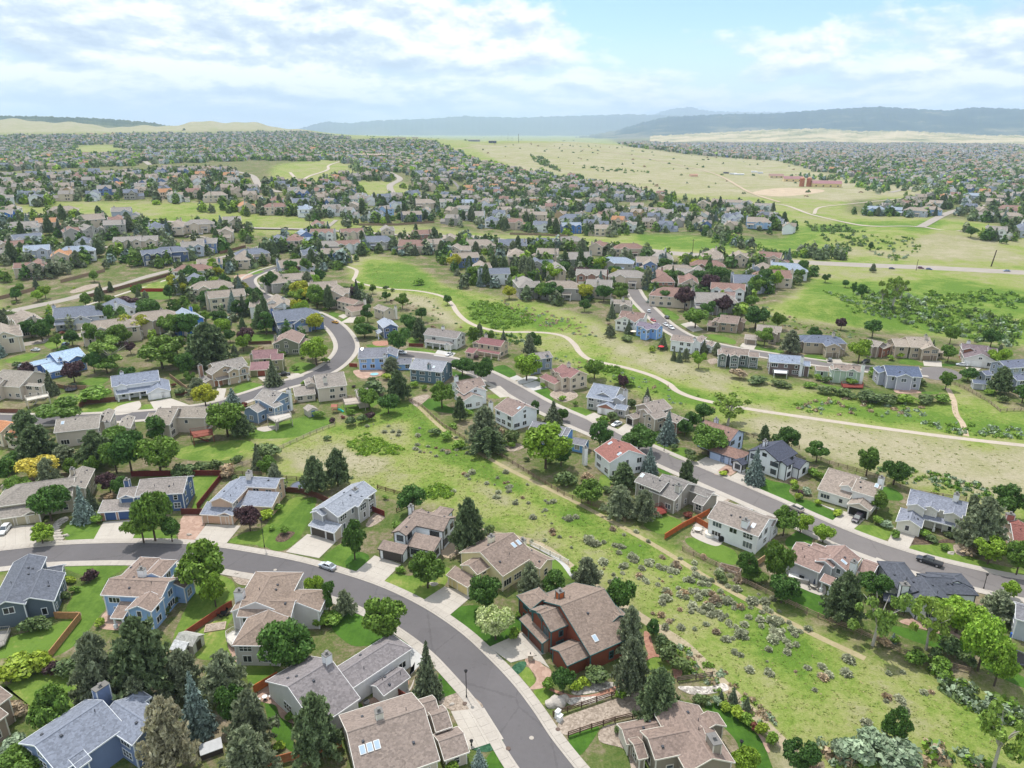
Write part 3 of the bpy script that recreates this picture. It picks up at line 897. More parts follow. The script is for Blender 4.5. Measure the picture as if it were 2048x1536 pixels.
# mown lawns, drives, beds and patios ---------------------------------------------------------------------------
LAWN_LIST = [
 ('lawn', ZA, [(770, 330), (1020, 292), (1440, 292), (1525, 335), (1300, 460), (1215, 660), (1275, 800), (1170, 940), (930, 1240), (640, 1380), (980, 900), (800, 840), (870, 680), (940, 570), (1100, 480)]),
 ('lawn', ZA, [(110, 1170), (600, 1040), (780, 960), (890, 960), (590, 1350), (-60, 1420), (0, 1330)]),
 ('lawny', ZB, [(240, 720), (420, 420), (740, 480), (760, 700), (560, 900), (200, 1130), (40, 1170)]),
 ('lawny', ZB, [(330, 1120), (640, 920), (770, 900), (660, 1120), (770, 1390), (330, 1420)]),
 ('lawnd', T2, [(-60, 690), (-20, 600), (60, 560), (150, 640), (240, 740), (410, 780), (330, 830), (200, 800), (60, 800)]),
 ('lawnd', ZD, [(1140, 765), (1250, 775), (1310, 900), (1450, 1000), (1480, 1180), (1500, 1360), (1400, 1300), (1240, 1150)]),
 ('lawny', ZD, [(930, 310), (1190, 300), (1240, 400), (1000, 560), (930, 480)]),
 ('lawny', ZC, [(60, 560), (400, 420), (1000, 435), (1050, 600), (900, 780), (400, 900), (300, 780), (60, 540)]),
 ('lawnd', ZE, [(1150, 600), (1230, 365), (1480, 605), (1170, 705)]), ('lawnd', ZE, [(800, 690), (890, 600), (960, 615), (1140, 650), (850, 740)]),
 ('lawnd', ZE, [(1770, 1400), (1960, 1285), (2070, 1560), (1790, 1560)]),
 ('lawny', T2, [(258, 410), (340, 368), (420, 382), (640, 330), (620, 440), (490, 528)]), ('lawnd', T2, [(650, 630), (760, 560), (1000, 600), (1080, 700), (890, 806)]),
 ('lawny', T2, [(1065, 970), (1120, 932), (1165, 1020), (1138, 1055)]), ('lawny', T2, [(1152, 1080), (1200, 1050), (1270, 1082), (1215, 1158)]),
 ('lawnd', T2, [(1360, 1350), (1460, 1310), (1545, 1290), (1500, 1380), (1420, 1460)]), ('lawny', T2, [(1830, 900), (1890, 872), (1985, 905), (1960, 955), (1860, 950)]),
 ('lawn', ZL, [(1390, 855), (1440, 815), (1560, 880), (1685, 1040), (1640, 1060), (1400, 910)]),
 ('lawnd', ZG, [(1250, 810), (1450, 760), (1690, 920), (1900, 1120), (2040, 1450), (2060, 1600), (1750, 1600), (1650, 1250), (1500, 1060)]),
 ('lawny', ZJ, [(705, 1225), (900, 1110), (1100, 1070), (1240, 900), (1400, 740), (1560, 680), (1660, 760), (1560, 960), (1200, 1270), (1000, 1255)]),
 ('lawn', ZJ, [(1160, 1200), (1400, 940), (1600, 720), (1700, 690), (1760, 730), (1640, 1020), (1520, 1220), (1350, 1328), (1180, 1300)]),
 ('lawn', ZK, [(275, 1200), (480, 1010), (600, 1040), (700, 1180), (650, 1325), (480, 1270)]), ('lawnd', ZK, [(540, 1240), (640, 1120), (760, 1110), (830, 1180), (670, 1328)]),
 ('lawn', ZI, [(765, 1075), (900, 965), (1200, 1025), (1105, 1210), (830, 1222)]), ('lawn', ZI, [(-40, 650), (210, 615), (130, 755), (-40, 765)]),
 ('lawn', ZI, [(1560, 1188), (1700, 1090), (2040, 1090), (2080, 1195)]),
 ('lawny', ZJ, [(270, 440), (590, 430), (560, 520), (330, 825), (265, 810), (300, 650)]),
 ('lawny', ZJ, [(60, 200), (150, 95), (500, 25), (920, 5), (1010, 100), (700, 235), (300, 245)]),
 ('lawn', Zb, [(600, 900), (940, 805), (1080, 782), (1200, 812), (1190, 850), (960, 940), (620, 955)]),
 ('lawn', Zb, [(480, 580), (560, 538), (690, 560), (510, 620)]), ('lawn', Zb, [(885, 440), (960, 390), (1085, 412), (960, 468)]), ('lawn', Zb, [(590, 190), (760, 180), (740, 233), (590, 233)]),
 ('lawny', Za, [(610, 742), (700, 702), (1008, 678), (1010, 720), (860, 765), (640, 778)]), ('lawny', Za, [(1045, 732), (1080, 702), (1145, 708), (1155, 738), (1060, 745)]),
 ('lawny', Za, [(420, 662), (480, 622), (610, 640), (600, 700), (500, 692)]), ('lawny', Za, [(330, 265), (370, 222), (490, 222), (400, 290)]),
 ('lawny', Za, [(40, 372), (160, 332), (300, 322), (180, 382), (80, 396)]), ('lawn', Za, [(760, 140), (830, 112), (960, 130), (880, 160), (770, 172)]), ('lawn', Za, [(580, 545), (700, 500), (810, 505), (740, 560)]),
 ('lawn', Zc, [(80, 790), (300, 720), (390, 720), (330, 790), (130, 860)]), ('lawn', Zc, [(560, 382), (600, 352), (790, 387), (760, 410), (580, 400)]), ('lawn', Zc, [(60, 150), (130, 132), (140, 150), (80, 166)]),
 ('lawn', Zc, [(285, 332), (400, 346), (380, 360), (280, 350)]), ('lawnd', Zc, [(680, 780), (760, 732), (900, 800), (1050, 812), (1040, 850), (800, 830)]), ('lawn', Zc, [(590, 290), (650, 272), (660, 320), (590, 320)]),
 ('lawnd', Zc, [(920, 532), (1040, 570), (960, 590), (915, 560)]), ('lawnd', Zd, [(85, 220), (180, 186), (270, 250), (210, 275)]), ('lawnd', Zd, [(390, 380), (480, 350), (520, 380), (545, 440), (515, 460)]),
 ('lawn', Zd, [(655, 520), (740, 497), (830, 545), (765, 575)]), ('lawny', Zd, [(65, 410), (190, 406), (220, 430), (80, 435)]), ('lawny', Ze, [(380, 400), (430, 372), (480, 420), (470, 480), (415, 490)]),
 ('lawn', Ze, [(500, 540), (600, 502), (660, 520), (660, 590), (590, 592)]), ('lawny', Ze, [(0, 720), (60, 717), (90, 770), (0, 850)]),
 ('lawnd', ZQ, [(30, 888), (130, 830), (420, 860), (600, 900), (590, 980), (655, 1060), (590, 1118)]), ('lawnd', ZQ, [(660, 1108), (740, 1078), (860, 1100), (1100, 1210), (1180, 1270), (1080, 1322)]),
 ('lawny', ZQ, [(1355, 1440), (1480, 1380), (1830, 1430), (1790, 1540), (1600, 1560)]), ('lawnd', ZQ, [(1705, 925), (1850, 950), (1960, 1045), (1900, 1090), (1730, 1050)]),
 ('lawnd', ZN, [(330, 560), (310, 480), (470, 372), (620, 420), (600, 540), (400, 590)]), ('lawnd', ZN, [(390, 1025), (480, 1015), (780, 1190), (830, 1400), (600, 1320), (380, 1200)]),
 ('lawny', ZO, [(640, 985), (700, 905), (900, 900), (1100, 860), (1250, 950), (1500, 1080), (2060, 1220), (2060, 1310), (1500, 1225), (1000, 1085)]),
 ('lawn', ZM, [(790, 1230), (860, 1172), (1240, 1265), (1400, 1365), (1360, 1500), (1000, 1380)]), ('lawn', ZM, [(290, 1000), (420, 890), (700, 950), (720, 1020), (520, 1130), (330, 1060)]),
 ('lawnd', ZM, [(450, 340), (620, 410), (560, 415), (470, 380)]), ('lawn', ZM, [(440, 90), (560, 70), (640, 60), (540, 110)]),
 ('lawnd', T3, [(670, 470), (760, 452), (900, 560), (860, 640), (700, 562)]), ('lawnd', T3, [(1220, 680), (1380, 702), (1700, 762), (1720, 850), (1500, 810), (1300, 740)]), ('lawnd', T3, [(1780, 900), (1900, 920), (2060, 1000), (2060, 1060), (1850, 960)]),
 ('lawn', Zg, [(800, 340), (860, 330), (1000, 372), (990, 405), (840, 365)]), ('lawn', Zf, [(105, 366), (180, 356), (330, 382), (250, 405), (110, 380)]), ('lawn', Zf, [(480, 410), (560, 407), (640, 442), (640, 465), (500, 430)]),
 ('lawn', Zh, [(340, 450), (400, 432), (510, 470), (510, 487), (350, 476)]), ('lawn', Zf, [(590, 612), (700, 640), (760, 652), (700, 670)]), ('lawn', Zh, [(500, 682), (620, 682), (620, 700), (520, 702)]), ('lawn', Zg, [(240, 90), (290, 120), (310, 150), (240, 130)]),
 ('lawn', Zg, [(410, 90), (500, 140), (590, 200), (540, 220), (440, 130)]), ('lawn', Zg, [(590, 255), (680, 250), (760, 290), (690, 305)]), ('lawnd', Zh, [(650, 475), (760, 475), (740, 492), (660, 490)]),
 ('lawny', R1, [(1640, 1050), (2030, 960), (2030, 1080), (1700, 1070)]), ('lawn', R1, [(1700, 1110), (2030, 1100), (2030, 1190), (1760, 1180)]), ('lawn', R2, [(640, 970), (780, 950), (850, 960), (700, 1010), (640, 1000)]), ('lawn', R2, [(940, 860), (1100, 850), (1140, 860), (1000, 895)]),
 ('lawnd', R2, [(1260, 730), (1520, 710), (1460, 745), (1280, 755)]), ('lawn', R2, [(1310, 1160), (1400, 1155), (1400, 1250), (1340, 1240)]), ('lawn', R2, [(0, 520), (160, 530), (60, 570), (0, 570)]),
 ('lawn', Zc, [(0, 90), (60, 100), (80, 120), (0, 128)]), ('lawn', Zb, [(240, 30), (400, 20), (420, 60), (250, 60)]), ('lawnd', Ze, [(1060, 775), (1110, 737), (1264, 745), (1264, 850)]),
]
for i, (kind, z, pts) in enumerate(LAWN_LIST):
 sheet('lawn', GM[kind], z, pts, 0.012 + 0.0035 * (i % 9), True, {'lawn': 'mown green lawn', 'lawnd': 'deep green lawn', 'lawny': 'lawn yellowing in patches'}[kind] + ' in a house yard')
BED_LIST = [
 ('gravel', ZE, [(1180, 735), (1370, 645), (1490, 622), (1720, 800), (1430, 870), (1300, 830)]), ('pink', ZJ, [(165, 905), (430, 950), (300, 1195), (100, 1195)]),
 ('pink', T2, [(1100, 890), (1160, 870), (1210, 920), (1260, 960), (1220, 1045), (1180, 1062), (1130, 1060), (1170, 1000)]), ('redp', T2, [(1205, 1045), (1290, 1070), (1400, 1102), (1530, 1090), (1640, 1035), (1690, 985), (1665, 1065), (1530, 1115), (1400, 1125), (1270, 1080)]),
 ('gravel', T2, [(1310, 1250), (1500, 1172), (1750, 1090), (1900, 1060), (1850, 1190), (1640, 1245), (1350, 1340)]), ('stone', T2, [(1380, 1080), (1430, 1030), (1600, 1020), (1650, 1040), (1540, 1080), (1420, 1098)]),
 ('stone', T2, [(1360, 1120), (1540, 1105), (1640, 1090), (1500, 1150), (1380, 1160)]), ('redp', T2, [(1815, 720), (1850, 735), (1890, 850), (1990, 880), (2045, 965), (2000, 1000), (1975, 920), (1890, 870), (1800, 905), (1840, 860), (1820, 800)]),
 ('pink', ZD, [(1040, 655), (1210, 540), (1290, 600), (1290, 680), (1420, 800), (1400, 930), (1500, 965), (1480, 1005), (1330, 930), (1270, 790), (1110, 745)]),
 ('pink', ZB, [(690, 1240), (840, 1320), (1090, 1330), (1060, 1440), (900, 1490), (770, 1440)]), ('pink', ZA, [(1290, 850), (1370, 960), (1560, 1000), (1560, 1080), (1240, 1070), (1180, 990)]),
 ('conc', ZM, [(870, 1060), (940, 980), (1060, 1065), (1235, 1185), (1150, 1275), (870, 1160)]), ('conc', ZN, [(360, 915), (440, 895), (720, 1000), (790, 1055), (740, 1150), (400, 1010)]),
 ('pink', T3, [(1300, 660), (1450, 640), (1660, 740), (1640, 765), (1500, 720)]), ('gravel', ZB, [(730, 390), (820, 380), (1080, 430), (960, 540), (800, 520)]),
 ('mulch', ZJ, [(1265, 1190), (1340, 1110), (1500, 1110), (1400, 1210), (1300, 1225)]), ('gravel', ZK, [(790, 780), (900, 640), (1020, 690), (860, 800)]), ('redp', ZE, [(650, 550), (760, 490), (825, 490), (810, 570), (735, 630)]),
 ('pink', ZE, [(160, 830), (590, 610), (730, 720), (500, 760), (300, 880)]), ('stone', ZI, [(640, 1010), (780, 920), (820, 960), (700, 1060), (760, 1190), (660, 1215)]), ('gravel', ZG, [(20, 1060), (230, 1020), (300, 1300), (450, 1440), (460, 1560), (380, 1560), (300, 1320), (0, 1220)]),
 ('stone', ZG, [(940, 560), (1300, 560), (1480, 520), (1540, 600), (1300, 650), (1080, 650)]), ('pink', ZG, [(1680, 910), (1800, 1040), (2000, 1200), (2040, 1330), (2000, 1340), (1900, 1150), (1700, 960)]), ('gravel', Zc, [(590, 740), (700, 705), (740, 720), (660, 790), (620, 780)]),
 ('pink', Zc, [(190, 520), (400, 520), (380, 560), (250, 585), (190, 560)]), ('redp', Zc, [(320, 310), (430, 305), (430, 335), (340, 340)]), ('gravel', Zd, [(520, 400), (620, 350), (730, 410), (640, 460), (560, 440)]), ('conc2', Zd, [(270, 310), (360, 270), (430, 285), (330, 325)]),
 ('gravel', Zd, [(180, 810), (260, 770), (340, 790), (250, 830)]), ('pink', ZM, [(1130, 400), (1260, 290), (1400, 340), (1440, 350), (1320, 430), (1220, 430)]), ('mulch', ZO, [(680, 890), (740, 800), (960, 860), (1100, 830), (1240, 870), (1000, 880)]),
 ('gravel', ZO, [(1200, 900), (1400, 930), (1380, 1030), (1230, 1010)]), ('gravel', ZO, [(250, 1230), (340, 1140), (450, 1200), (380, 1320)]), ('conc', Zb, [(640, 880), (760, 860), (800, 880), (700, 905)]), ('conc', Za, [(870, 720), (1015, 680), (1045, 690), (1040, 730), (960, 770), (840, 780)]),
 ('gravel', R1, [(850, 1090), (1050, 1020), (1210, 1010), (1080, 1070), (880, 1120)]), ('ground_cover', T2, [(1022, 935), (1070, 900), (1110, 905), (1090, 950), (1050, 975)]), ('ground_cover', T2, [(780, 1420), (850, 1370), (950, 1360), (965, 1390), (880, 1440)]),
 ('conc', ZE, [(740, 640), (830, 590), (890, 470), (870, 560), (800, 660)]), ('dirt', ONE, [(1505, 385), (1560, 376), (1640, 379), (1640, 385), (1560, 393)]), ('conc2', ZQ, [(1040, 1160), (1260, 1220), (1230, 1250), (1000, 1150), (870, 1080)]),
 ('conc', ZB, [(1500, 590), (1640, 600), (1810, 690), (1700, 720), (1560, 650)]), ('conc2', ZL, [(1200, 660), (1400, 770), (1560, 880), (1700, 1060), (1740, 1030), (1620, 880), (1440, 760)]), ('pink', Zh, [(300, 660), (420, 660), (500, 690), (330, 695)]),
 ('gravel', ZM, [(1080, 690), (1290, 700), (1300, 740), (1110, 800)]), ('gravel', Zg, [(800, 520), (860, 510), (880, 540), (820, 550)]), ('dirt', ZK, [(1680, 1110), (1840, 990), (1920, 1060), (1800, 1180)]), ('pink', R2, [(780, 910), (900, 890), (1000, 905), (860, 960), (780, 940)]),
]
BEDN = {'gravel': 'tan gravel bed', 'pink': 'pink flagstone patio', 'redp': 'red brick paved path', 'stone': 'river rock bed', 'mulch': 'dark bark mulch bed', 'conc': 'pale concrete pad', 'conc2': 'white concrete pad', 'dirt': 'bare dirt patch', 'ground_cover': 'blue-green ground cover'}
for i, (kind, z, pts) in enumerate(BED_LIST):
 sheet(BEDN[kind].replace('-', '_').replace(' ', '_'), GM[kind], z, pts, 0.047 + 0.004 * (i % 8), True, BEDN[kind] + ' beside a house')
DRIVES = [
 (ZI, [(-60, 1345), (440, 1262), (420, 1020), (-60, 1040)], 'conc', (4, 3)), (ZI, [(1112, 1216), (1590, 1196), (1690, 955), (1240, 985)], 'conc', (3, 4)), (ZJ, [(300, 1196), (680, 1240), (850, 1030), (440, 1012)], 'conc', (3, 3)),
 (ZJ, [(1390, 1345), (1790, 1420), (2010, 1205), (1650, 1130)], 'conc', (3, 4)), (ZK, [(672, 1340), (1000, 1466), (1215, 1255), (895, 1148)], 'conc', (3, 4)), (T2, [(490, 530), (640, 628), (800, 492), (618, 448)], 'conc', (3, 4)),
 (T2, [(884, 812), (1015, 905), (1225, 850), (1085, 722)], 'conc', (3, 4)), (T2, [(1120, 880), (1190, 850), (1250, 940), (1190, 900)], 'conc', (1, 3)), (ZE, [(1730, 815), (1965, 1190), (1560, 1320), (1330, 860)], 'conc', (4, 4)), (ZE, [(850, 45), (1000, 120), (860, 330), (665, 135)], 'conc2', (3, 2)),
 (Za, [(1420, 712), (1150, 745), (1115, 685), (1264, 655)], 'conc', (3, 2)), (Zb, [(400, 660), (330, 690), (350, 580), (420, 585)], 'conc', (2, 2)), (Zb, [(830, 540), (730, 560), (650, 500), (715, 492)], 'conc', (2, 3)), (Zb, [(1000, 490), (900, 520), (850, 480), (950, 470)], 'conc', (2, 2)),
 (Zc, [(900, 432), (770, 415), (800, 372), (935, 395)], 'conc2', (3, 2)), (Zd, [(240, 420), (150, 430), (50, 352), (150, 342)], 'conc', (2, 3)), (Zd, [(255, 305), (215, 285), (275, 262), (320, 288)], 'conc2', (2, 2)), (Zd, [(385, 382), (305, 337), (415, 304), (525, 348)], 'conc2', (3, 3)),
 (Zd, [(880, 645), (765, 575), (850, 540), (965, 590)], 'conc', (3, 3)), (Ze, [(190, 430), (110, 385), (190, 325), (275, 340)], 'conc', (2, 3)), (Ze, [(855, 690), (695, 622), (790, 572), (955, 622)], 'conc', (3, 3)), (Ze, [(1045, 775), (945, 735), (1060, 665), (1115, 735)], 'conc', (2, 3)),
 (ZQ, [(1350, 1445), (1095, 1340), (1240, 1215), (1520, 1290)], 'conc', (3, 3)), (ZO, [(635, 990), (390, 895), (480, 695), (745, 775)], 'conc', (2, 4)), (ZM, [(1320, 690), (1110, 590), (1000, 640), (1100, 820)], 'conc', (2, 2)), (ZN, [(1720, 825), (1400, 690), (1290, 800), (1400, 880)], 'conc', (2, 2)),
 (Zg, [(690, 312), (600, 255), (680, 235), (770, 298)], 'conc', (2, 2)), (Zf, [(770, 475), (650, 470), (640, 440), (745, 438)], 'conc', (2, 2)), (Zh, [(655, 498), (520, 490), (512, 452), (650, 455)], 'conc', (3, 2)), (Zh, [(905, 545), (840, 525), (830, 500), (950, 505)], 'conc', (2, 2)),
 (Zg, [(1140, 450), (1040, 420), (1060, 395), (1170, 400)], 'conc', (2, 2)), (Zc, [(215, 170), (75, 170), (160, 120), (250, 130)], 'conc', (2, 2)), (Zc, [(100, 140), (60, 120), (100, 105), (140, 118)], 'conc', (2, 2)), (ZE, [(1110, 160), (920, 60), (890, 380), (830, 430)], 'conc2', (1, 1)),
]
for z, pts, mt, n in DRIVES:
 driveway(z, pts, mt, n, 'concrete driveway of cast slabs leading to a garage')
# ------------------------------------------------------------------ houses
WK, RK = 0.98, 0.70       # measured picture colours to base colours
TRIM = {}
def trim_mat(h):
 if h not in TRIM:
  TRIM[h] = plain('trim_' + h, lin(h, 0.86), 0.6, 0.05, 0.8)
 return TRIM[h]
FRAME_CACHE = {}
def window_meshes(w, h, style, tm, th):
 key = (round(w, 1), round(h, 1), style, th)
 if key in FRAME_CACHE:
  return FRAME_CACHE[key]
 w, h = key[0], key[1]
 mb = MB()
 t, d = 0.13, 0.09
 mb.box((-w / 2 - t, 0, -t), (w + 2 * t, 0, 0), (0, d, 0), (0, 0, t))
 mb.box((-w / 2 - t, 0, h), (w + 2 * t, 0, 0), (0, d, 0), (0, 0, t))
 mb.box((-w / 2 - t, 0, 0), (t, 0, 0), (0, d, 0), (0, 0, h))
 mb.box((w / 2, 0, 0), (t, 0, 0), (0, d, 0), (0, 0, h))
 nx = 2 if w > 1.1 else 1
 if w > 2.3:
  nx = 3
 for i in range(1, nx):
  x = -w / 2 + w * i / nx
  mb.box((x - 0.05, 0.01, 0), (0.10, 0, 0), (0, 0.07, 0), (0, 0, h))
 if style == 1:
  mb.box((-w / 2, 0.012, h * 0.48), (w, 0, 0), (0, 0.06, 0), (0, 0, 0.08))
 fr = mb.mesh('window_frame', [tm])
 if style == 2:      # arched head
  pass
 pb = MB()
 pb.quad((-w / 2, 0.035, 0), (-w / 2, 0.035, h), (w / 2, 0.035, h), (w / 2, 0.035, 0))
 pm = pb.mesh('window_pane', [glass_mat()])
 FRAME_CACHE[key] = (fr, pm)
 return fr, pm
def PT(z, x, y, h):
 if z == 'm':
  return np.array([x, y, h], float)
 return P(*Z(z, x, y), h)
class Wing:
 pass
def wall_frame(pos, out):
 """local X along the wall, Y outwards, Z up"""
 x = np.array([out[1], -out[0]])
 m = Matrix(((x[0], out[0], 0, pos[0]), (x[1], out[1], 0, pos[1]), (0, 0, 1, pos[2]), (0, 0, 0, 1)))
 return m
def make_house(z, label, wall, trim, roof, wings, doors=(), chims=(), sky=(), decks=(), doorcol=None, group=None, wink=1.0, wc=None, short=None, name='house', seed=1, detail=2, vents=True, drop=0.0):
 """wings: (x1,y1,x2,y2,R,E,ex,ey,ends[,flags]) ridge line in the photo, ridge and eave heights, a point on an eave, end types"""
 rnd = random.Random(seed * 131 + int(wings[0][0]) * 7 + int(wings[0][1]))
 W = []
 a0 = None
 for k, w in enumerate(wings):
  x1, y1, x2, y2, R, E, ex, ey, ends = w[:9]
  fl = w[9] if len(w) > 9 else ''
  E = E * 0.89
  shed_ = 's' in ends
  pitch = 0.32 if shed_ else (0.62 if 'T' in fl else 0.46)
  def lay(R):
   p, q = PT(z, x1, y1, R), PT(z, x2, y2, R)
   d = (q - p)[:2]
   ang = math.atan2(d[1], d[0])
   if a0 is not None:
    ang = a0 + round((ang - a0) / (math.pi / 2)) * (math.pi / 2)
   a = np.array([math.cos(ang), math.sin(ang)])
   n = np.array([-a[1], a[0]])
   return p, q, a, n, float(np.dot(PT(z, ex, ey, E)[:2] - 0.5 * (p + q)[:2], n)), ang, float(np.hypot(*d))
  # ridge height and span follow from the pitch of the roof
  lo, hi = E + 0.4, E + 6.0
  for _ in range(24):
   m = 0.5 * (lo + hi)
   if abs(lay(m)[4]) * pitch > m - E:
    lo = m
   else:
    hi = m
  R = 0.5 * (lo + hi)
  p, q, a, n, t, ang, L = lay(R)
  if a0 is None:
   a0 = ang
  hw = abs(t)
  mn = 1.6 if shed_ else 3.4 if k == 0 and name == 'house' and 'outbuilding' not in label else 2.1
  if hw < mn or hw > 10.5:
   hw = min(max(hw, mn), 10.5)
   R = E + pitch * hw
   p, q, a, n, t_, ang, L = lay(R)
  base = 0.5 * (p + q)
  mid = base[:2]
  gz = land(base[0], base[1])
  L = max(L, 1.5)
  w_ = Wing()
  w_.a, w_.n, w_.L, w_.hw, w_.R, w_.E, w_.ends, w_.g = a, n, L, hw, R, E, ends, gz
  w_.p0 = mid - a * L / 2
  w_.shed = 's' in ends
  w_.porch = 'P' in fl
  w_.wc = wc.get(k) if wc else None
  w_.fl = fl
  if w_.shed and t < 0:       # let n point to the eave
   w_.p0 = mid + a * L / 2
   w_.a, w_.n = -a, -n
  W.append(w_)
 gz = min(w.g for w in W)
 org = W[0].p0 + W[0].a * W[0].L / 2
 root = empty(name, (org[0], org[1], gz), label, 'house', group)
 OX = np.array([org[0], org[1]])
 ov = 0.45
 rm = shingle(roof, RK)
 tm = trim_mat(trim)
 wm = siding(wall, WK)
 def loc(w, s, t, zz):
  q = w.p0 + w.a * s + w.n * t - OX
  return (q[0], q[1], zz)
 def rng_(w):
  s0, s1 = 0.0, w.L
  if w.ends[0] == 'h':
   s0 = -w.hw
  if w.ends[1] == 'h':
   s1 = w.L + w.hw
  return s0, s1
 def roof_z(w, x, y):
  q = np.array([x, y]) - w.p0
  s, t = float(np.dot(q, w.a)), float(np.dot(q, w.n))
  s0, s1 = rng_(w)
  if s < s0 or s > s1:
   return None
  if w.shed:
   if t < -0.1 or t > w.hw:
    return None
   return w.R - (w.R - w.E) * t / w.hw
  if abs(t) > w.hw:
   return None
  over = max(-s if w.ends[0] == 'h' else 0, s - w.L if w.ends[1] == 'h' else 0, 0)
  return w.R - (w.R - w.E) * max(abs(t), over) / w.hw
 walls = {}
 tr = MB()
 for w in W:
  R, E, hw, L = w.R, w.E, w.hw, w.L
  k = (R - E) / hw
  s0, s1 = rng_(w)
  rb = MB()
  th = 0.16
  if w.shed:
   faces = [[(0, 0, R), (L, 0, R), (L, hw, E), (0, hw, E)]]
   edges = [((0, hw, E), (L, hw, E)), ((0, 0, R), (0, hw, E)), ((L, hw, E), (L, 0, R))]
   caps = []
  else:
   h0, h1 = w.ends[0] == 'h', w.ends[1] == 'h'
   f1 = [(0, 0, R), (L, 0, R), (s1, hw, E), (s0, hw, E)]
   f2 = [(L, 0, R), (0, 0, R), (s0, -hw, E), (s1, -hw, E)]
   faces = [f1, f2]
   edges = [((s0, hw, E), (s1, hw, E)), ((s1, -hw, E), (s0, -hw, E))]
   caps = [((0, 0, R), (L, 0, R))]
   for hip, sr, se in ((h0, 0.0, s0), (h1, L, s1)):
    if hip:
     faces.append([(sr, 0, R), (se, hw, E), (se, -hw, E)] if se > sr else [(sr, 0, R), (se, -hw, E), (se, hw, E)])
     edges.append(((se, -hw, E), (se, hw, E)))
     caps += [((sr, 0, R), (se, hw, E)), ((sr, 0, R), (se, -hw, E))]
    else:
     edges += [((se, -hw, E), (se, 0, R)), ((se, 0, R), (se, hw, E))]
  for f in faces:
   pts = [loc(w, *p) for p in f]
   nrm = np.cross(np.subtract(pts[1], pts[0]), np.subtract(pts[2], pts[0]))
   if nrm[2] < 0:
    pts = pts[::-1]
   rb.poly(pts, 0)
   rb.poly([(p[0], p[1], p[2] - th) for p in pts[::-1]], 2)
  for (A, B) in caps:
   A, B = np.array(loc(w, *A)), np.array(loc(w, *B))
   dd = B - A
   nn = np.cross(dd, (0, 0, 1))
   nl = np.linalg.norm(nn)
   if nl < 1e-6:
    continue
   nn = nn / nl * 0.17
   rb.quad(A + nn + (0, 0, 0.0), B + nn + (0, 0, 0.0), B + (0, 0, 0.09), A + (0, 0, 0.09), 1)
   rb.quad(A + (0, 0, 0.09), B + (0, 0, 0.09), B - nn, A - nn, 1)
  ro = rb.build('roof', [rm, ridge_mat(roof), tm], root)
  w.roof = ro
  # fascia boards
  for (A, B) in edges:
   A, B = np.array(loc(w, *A)), np.array(loc(w, *B))
   d = (B - A)[:2]
   out = np.array([d[1], -d[0]]) / max(np.hypot(*d), 1e-6)
   c = np.array(loc(w, L / 2, 0 if not w.shed else hw / 2, 0))[:2]
   if np.dot(out, (A + B)[:2] / 2 - c) < 0:
    out = -out
   o3 = np.array([out[0], out[1], 0]) * 0.05
   fh = 0.26 if detail > 1 else 0.3
   a1, b1 = A + o3 + (0, 0, 0.03), B + o3 + (0, 0, 0.03)
   a2, b2 = A - o3 * .6 + (0, 0, 0.03), B - o3 * .6 + (0, 0, 0.03)
   dn = np.array([0, 0, fh])
   if np.dot(np.cross(b1 - a1, (0, 0, -1)), o3) < 0:
    a1, b1, a2, b2 = b1, a1, b2, a2
   tr.quad(a1, a1 - dn, b1 - dn, b1)
   tr.quad(a2, a1, b1, b2)
   tr.quad(a1 - dn, a2 - dn, b2 - dn, b1 - dn)
  # walls
  mat = siding(w.wc, WK) if w.wc else wm
  key = w.wc or wall
  wb = walls.setdefault(key, (MB(), mat))[0]
  if w.shed and w.porch:
   ncol = max(2, int(L / 4.0) + 1)
   for i in range(ncol):
    s = 0.5 + (L - 1.0) * i / (ncol - 1)
    cm = MB()
    p = loc(w, s, hw - 0.5, 0)
    cm.cbox((p[0], p[1], 0), 0.32, 0.32, E - 0.1, w.a)
    cm.cbox((p[0], p[1], 0), 0.62, 0.62, 0.9, w.a)
    cm.build('porch_column', tm, root)
   continue
  og0 = ov if w.ends[0] != 'n' else 0.0
  og1 = ov if w.ends[1] != 'n' else 0.0
  if w.shed:
   og0 = og1 = 0.35
  ws0, ws1 = s0 + og0, s1 - og1
  t0, t1 = (-(hw - ov), hw - ov) if not w.shed else (0.02, hw - ov)
  w.rect = (ws0, ws1, t0, t1)
  ze = E + k * ov - 0.1
  b0 = -0.4
  c4 = [loc(w, ws0, t0, 0), loc(w, ws1, t0, 0), loc(w, ws1, t1, 0), loc(w, ws0, t1, 0)]
  zs = [ze] * 4
  if w.shed:
   zs = [R - 0.12, R - 0.12, ze, ze]
  for i in range(4):
   p, q = c4[i], c4[(i + 1) % 4]
   wb.quad((p[0], p[1], b0), (q[0], q[1], b0), (q[0], q[1], zs[(i + 1) % 4]), (p[0], p[1], zs[i]))
  if not w.shed:
   for sx, en in ((ws0, w.ends[0]), (ws1, w.ends[1])):
    if en in 'gn':
     pts = [loc(w, sx, t0, ze), loc(w, sx, t1, ze), loc(w, sx, 0, R - 0.14)]
     if sx == ws0:
      pts = pts[::-1]
     wb.poly(pts)
  # corner boards
  for i, p in enumerate(c4):
   tr.cbox((p[0], p[1], b0), 0.20, 0.20, zs[i] - b0, w.a)
 for key, (wb, mat) in walls.items():
  wb.build('wall', mat, root)
 tr.build('trim', tm, root)
 # doors of garages and houses: on the wall face nearest to the given point
 taken = []
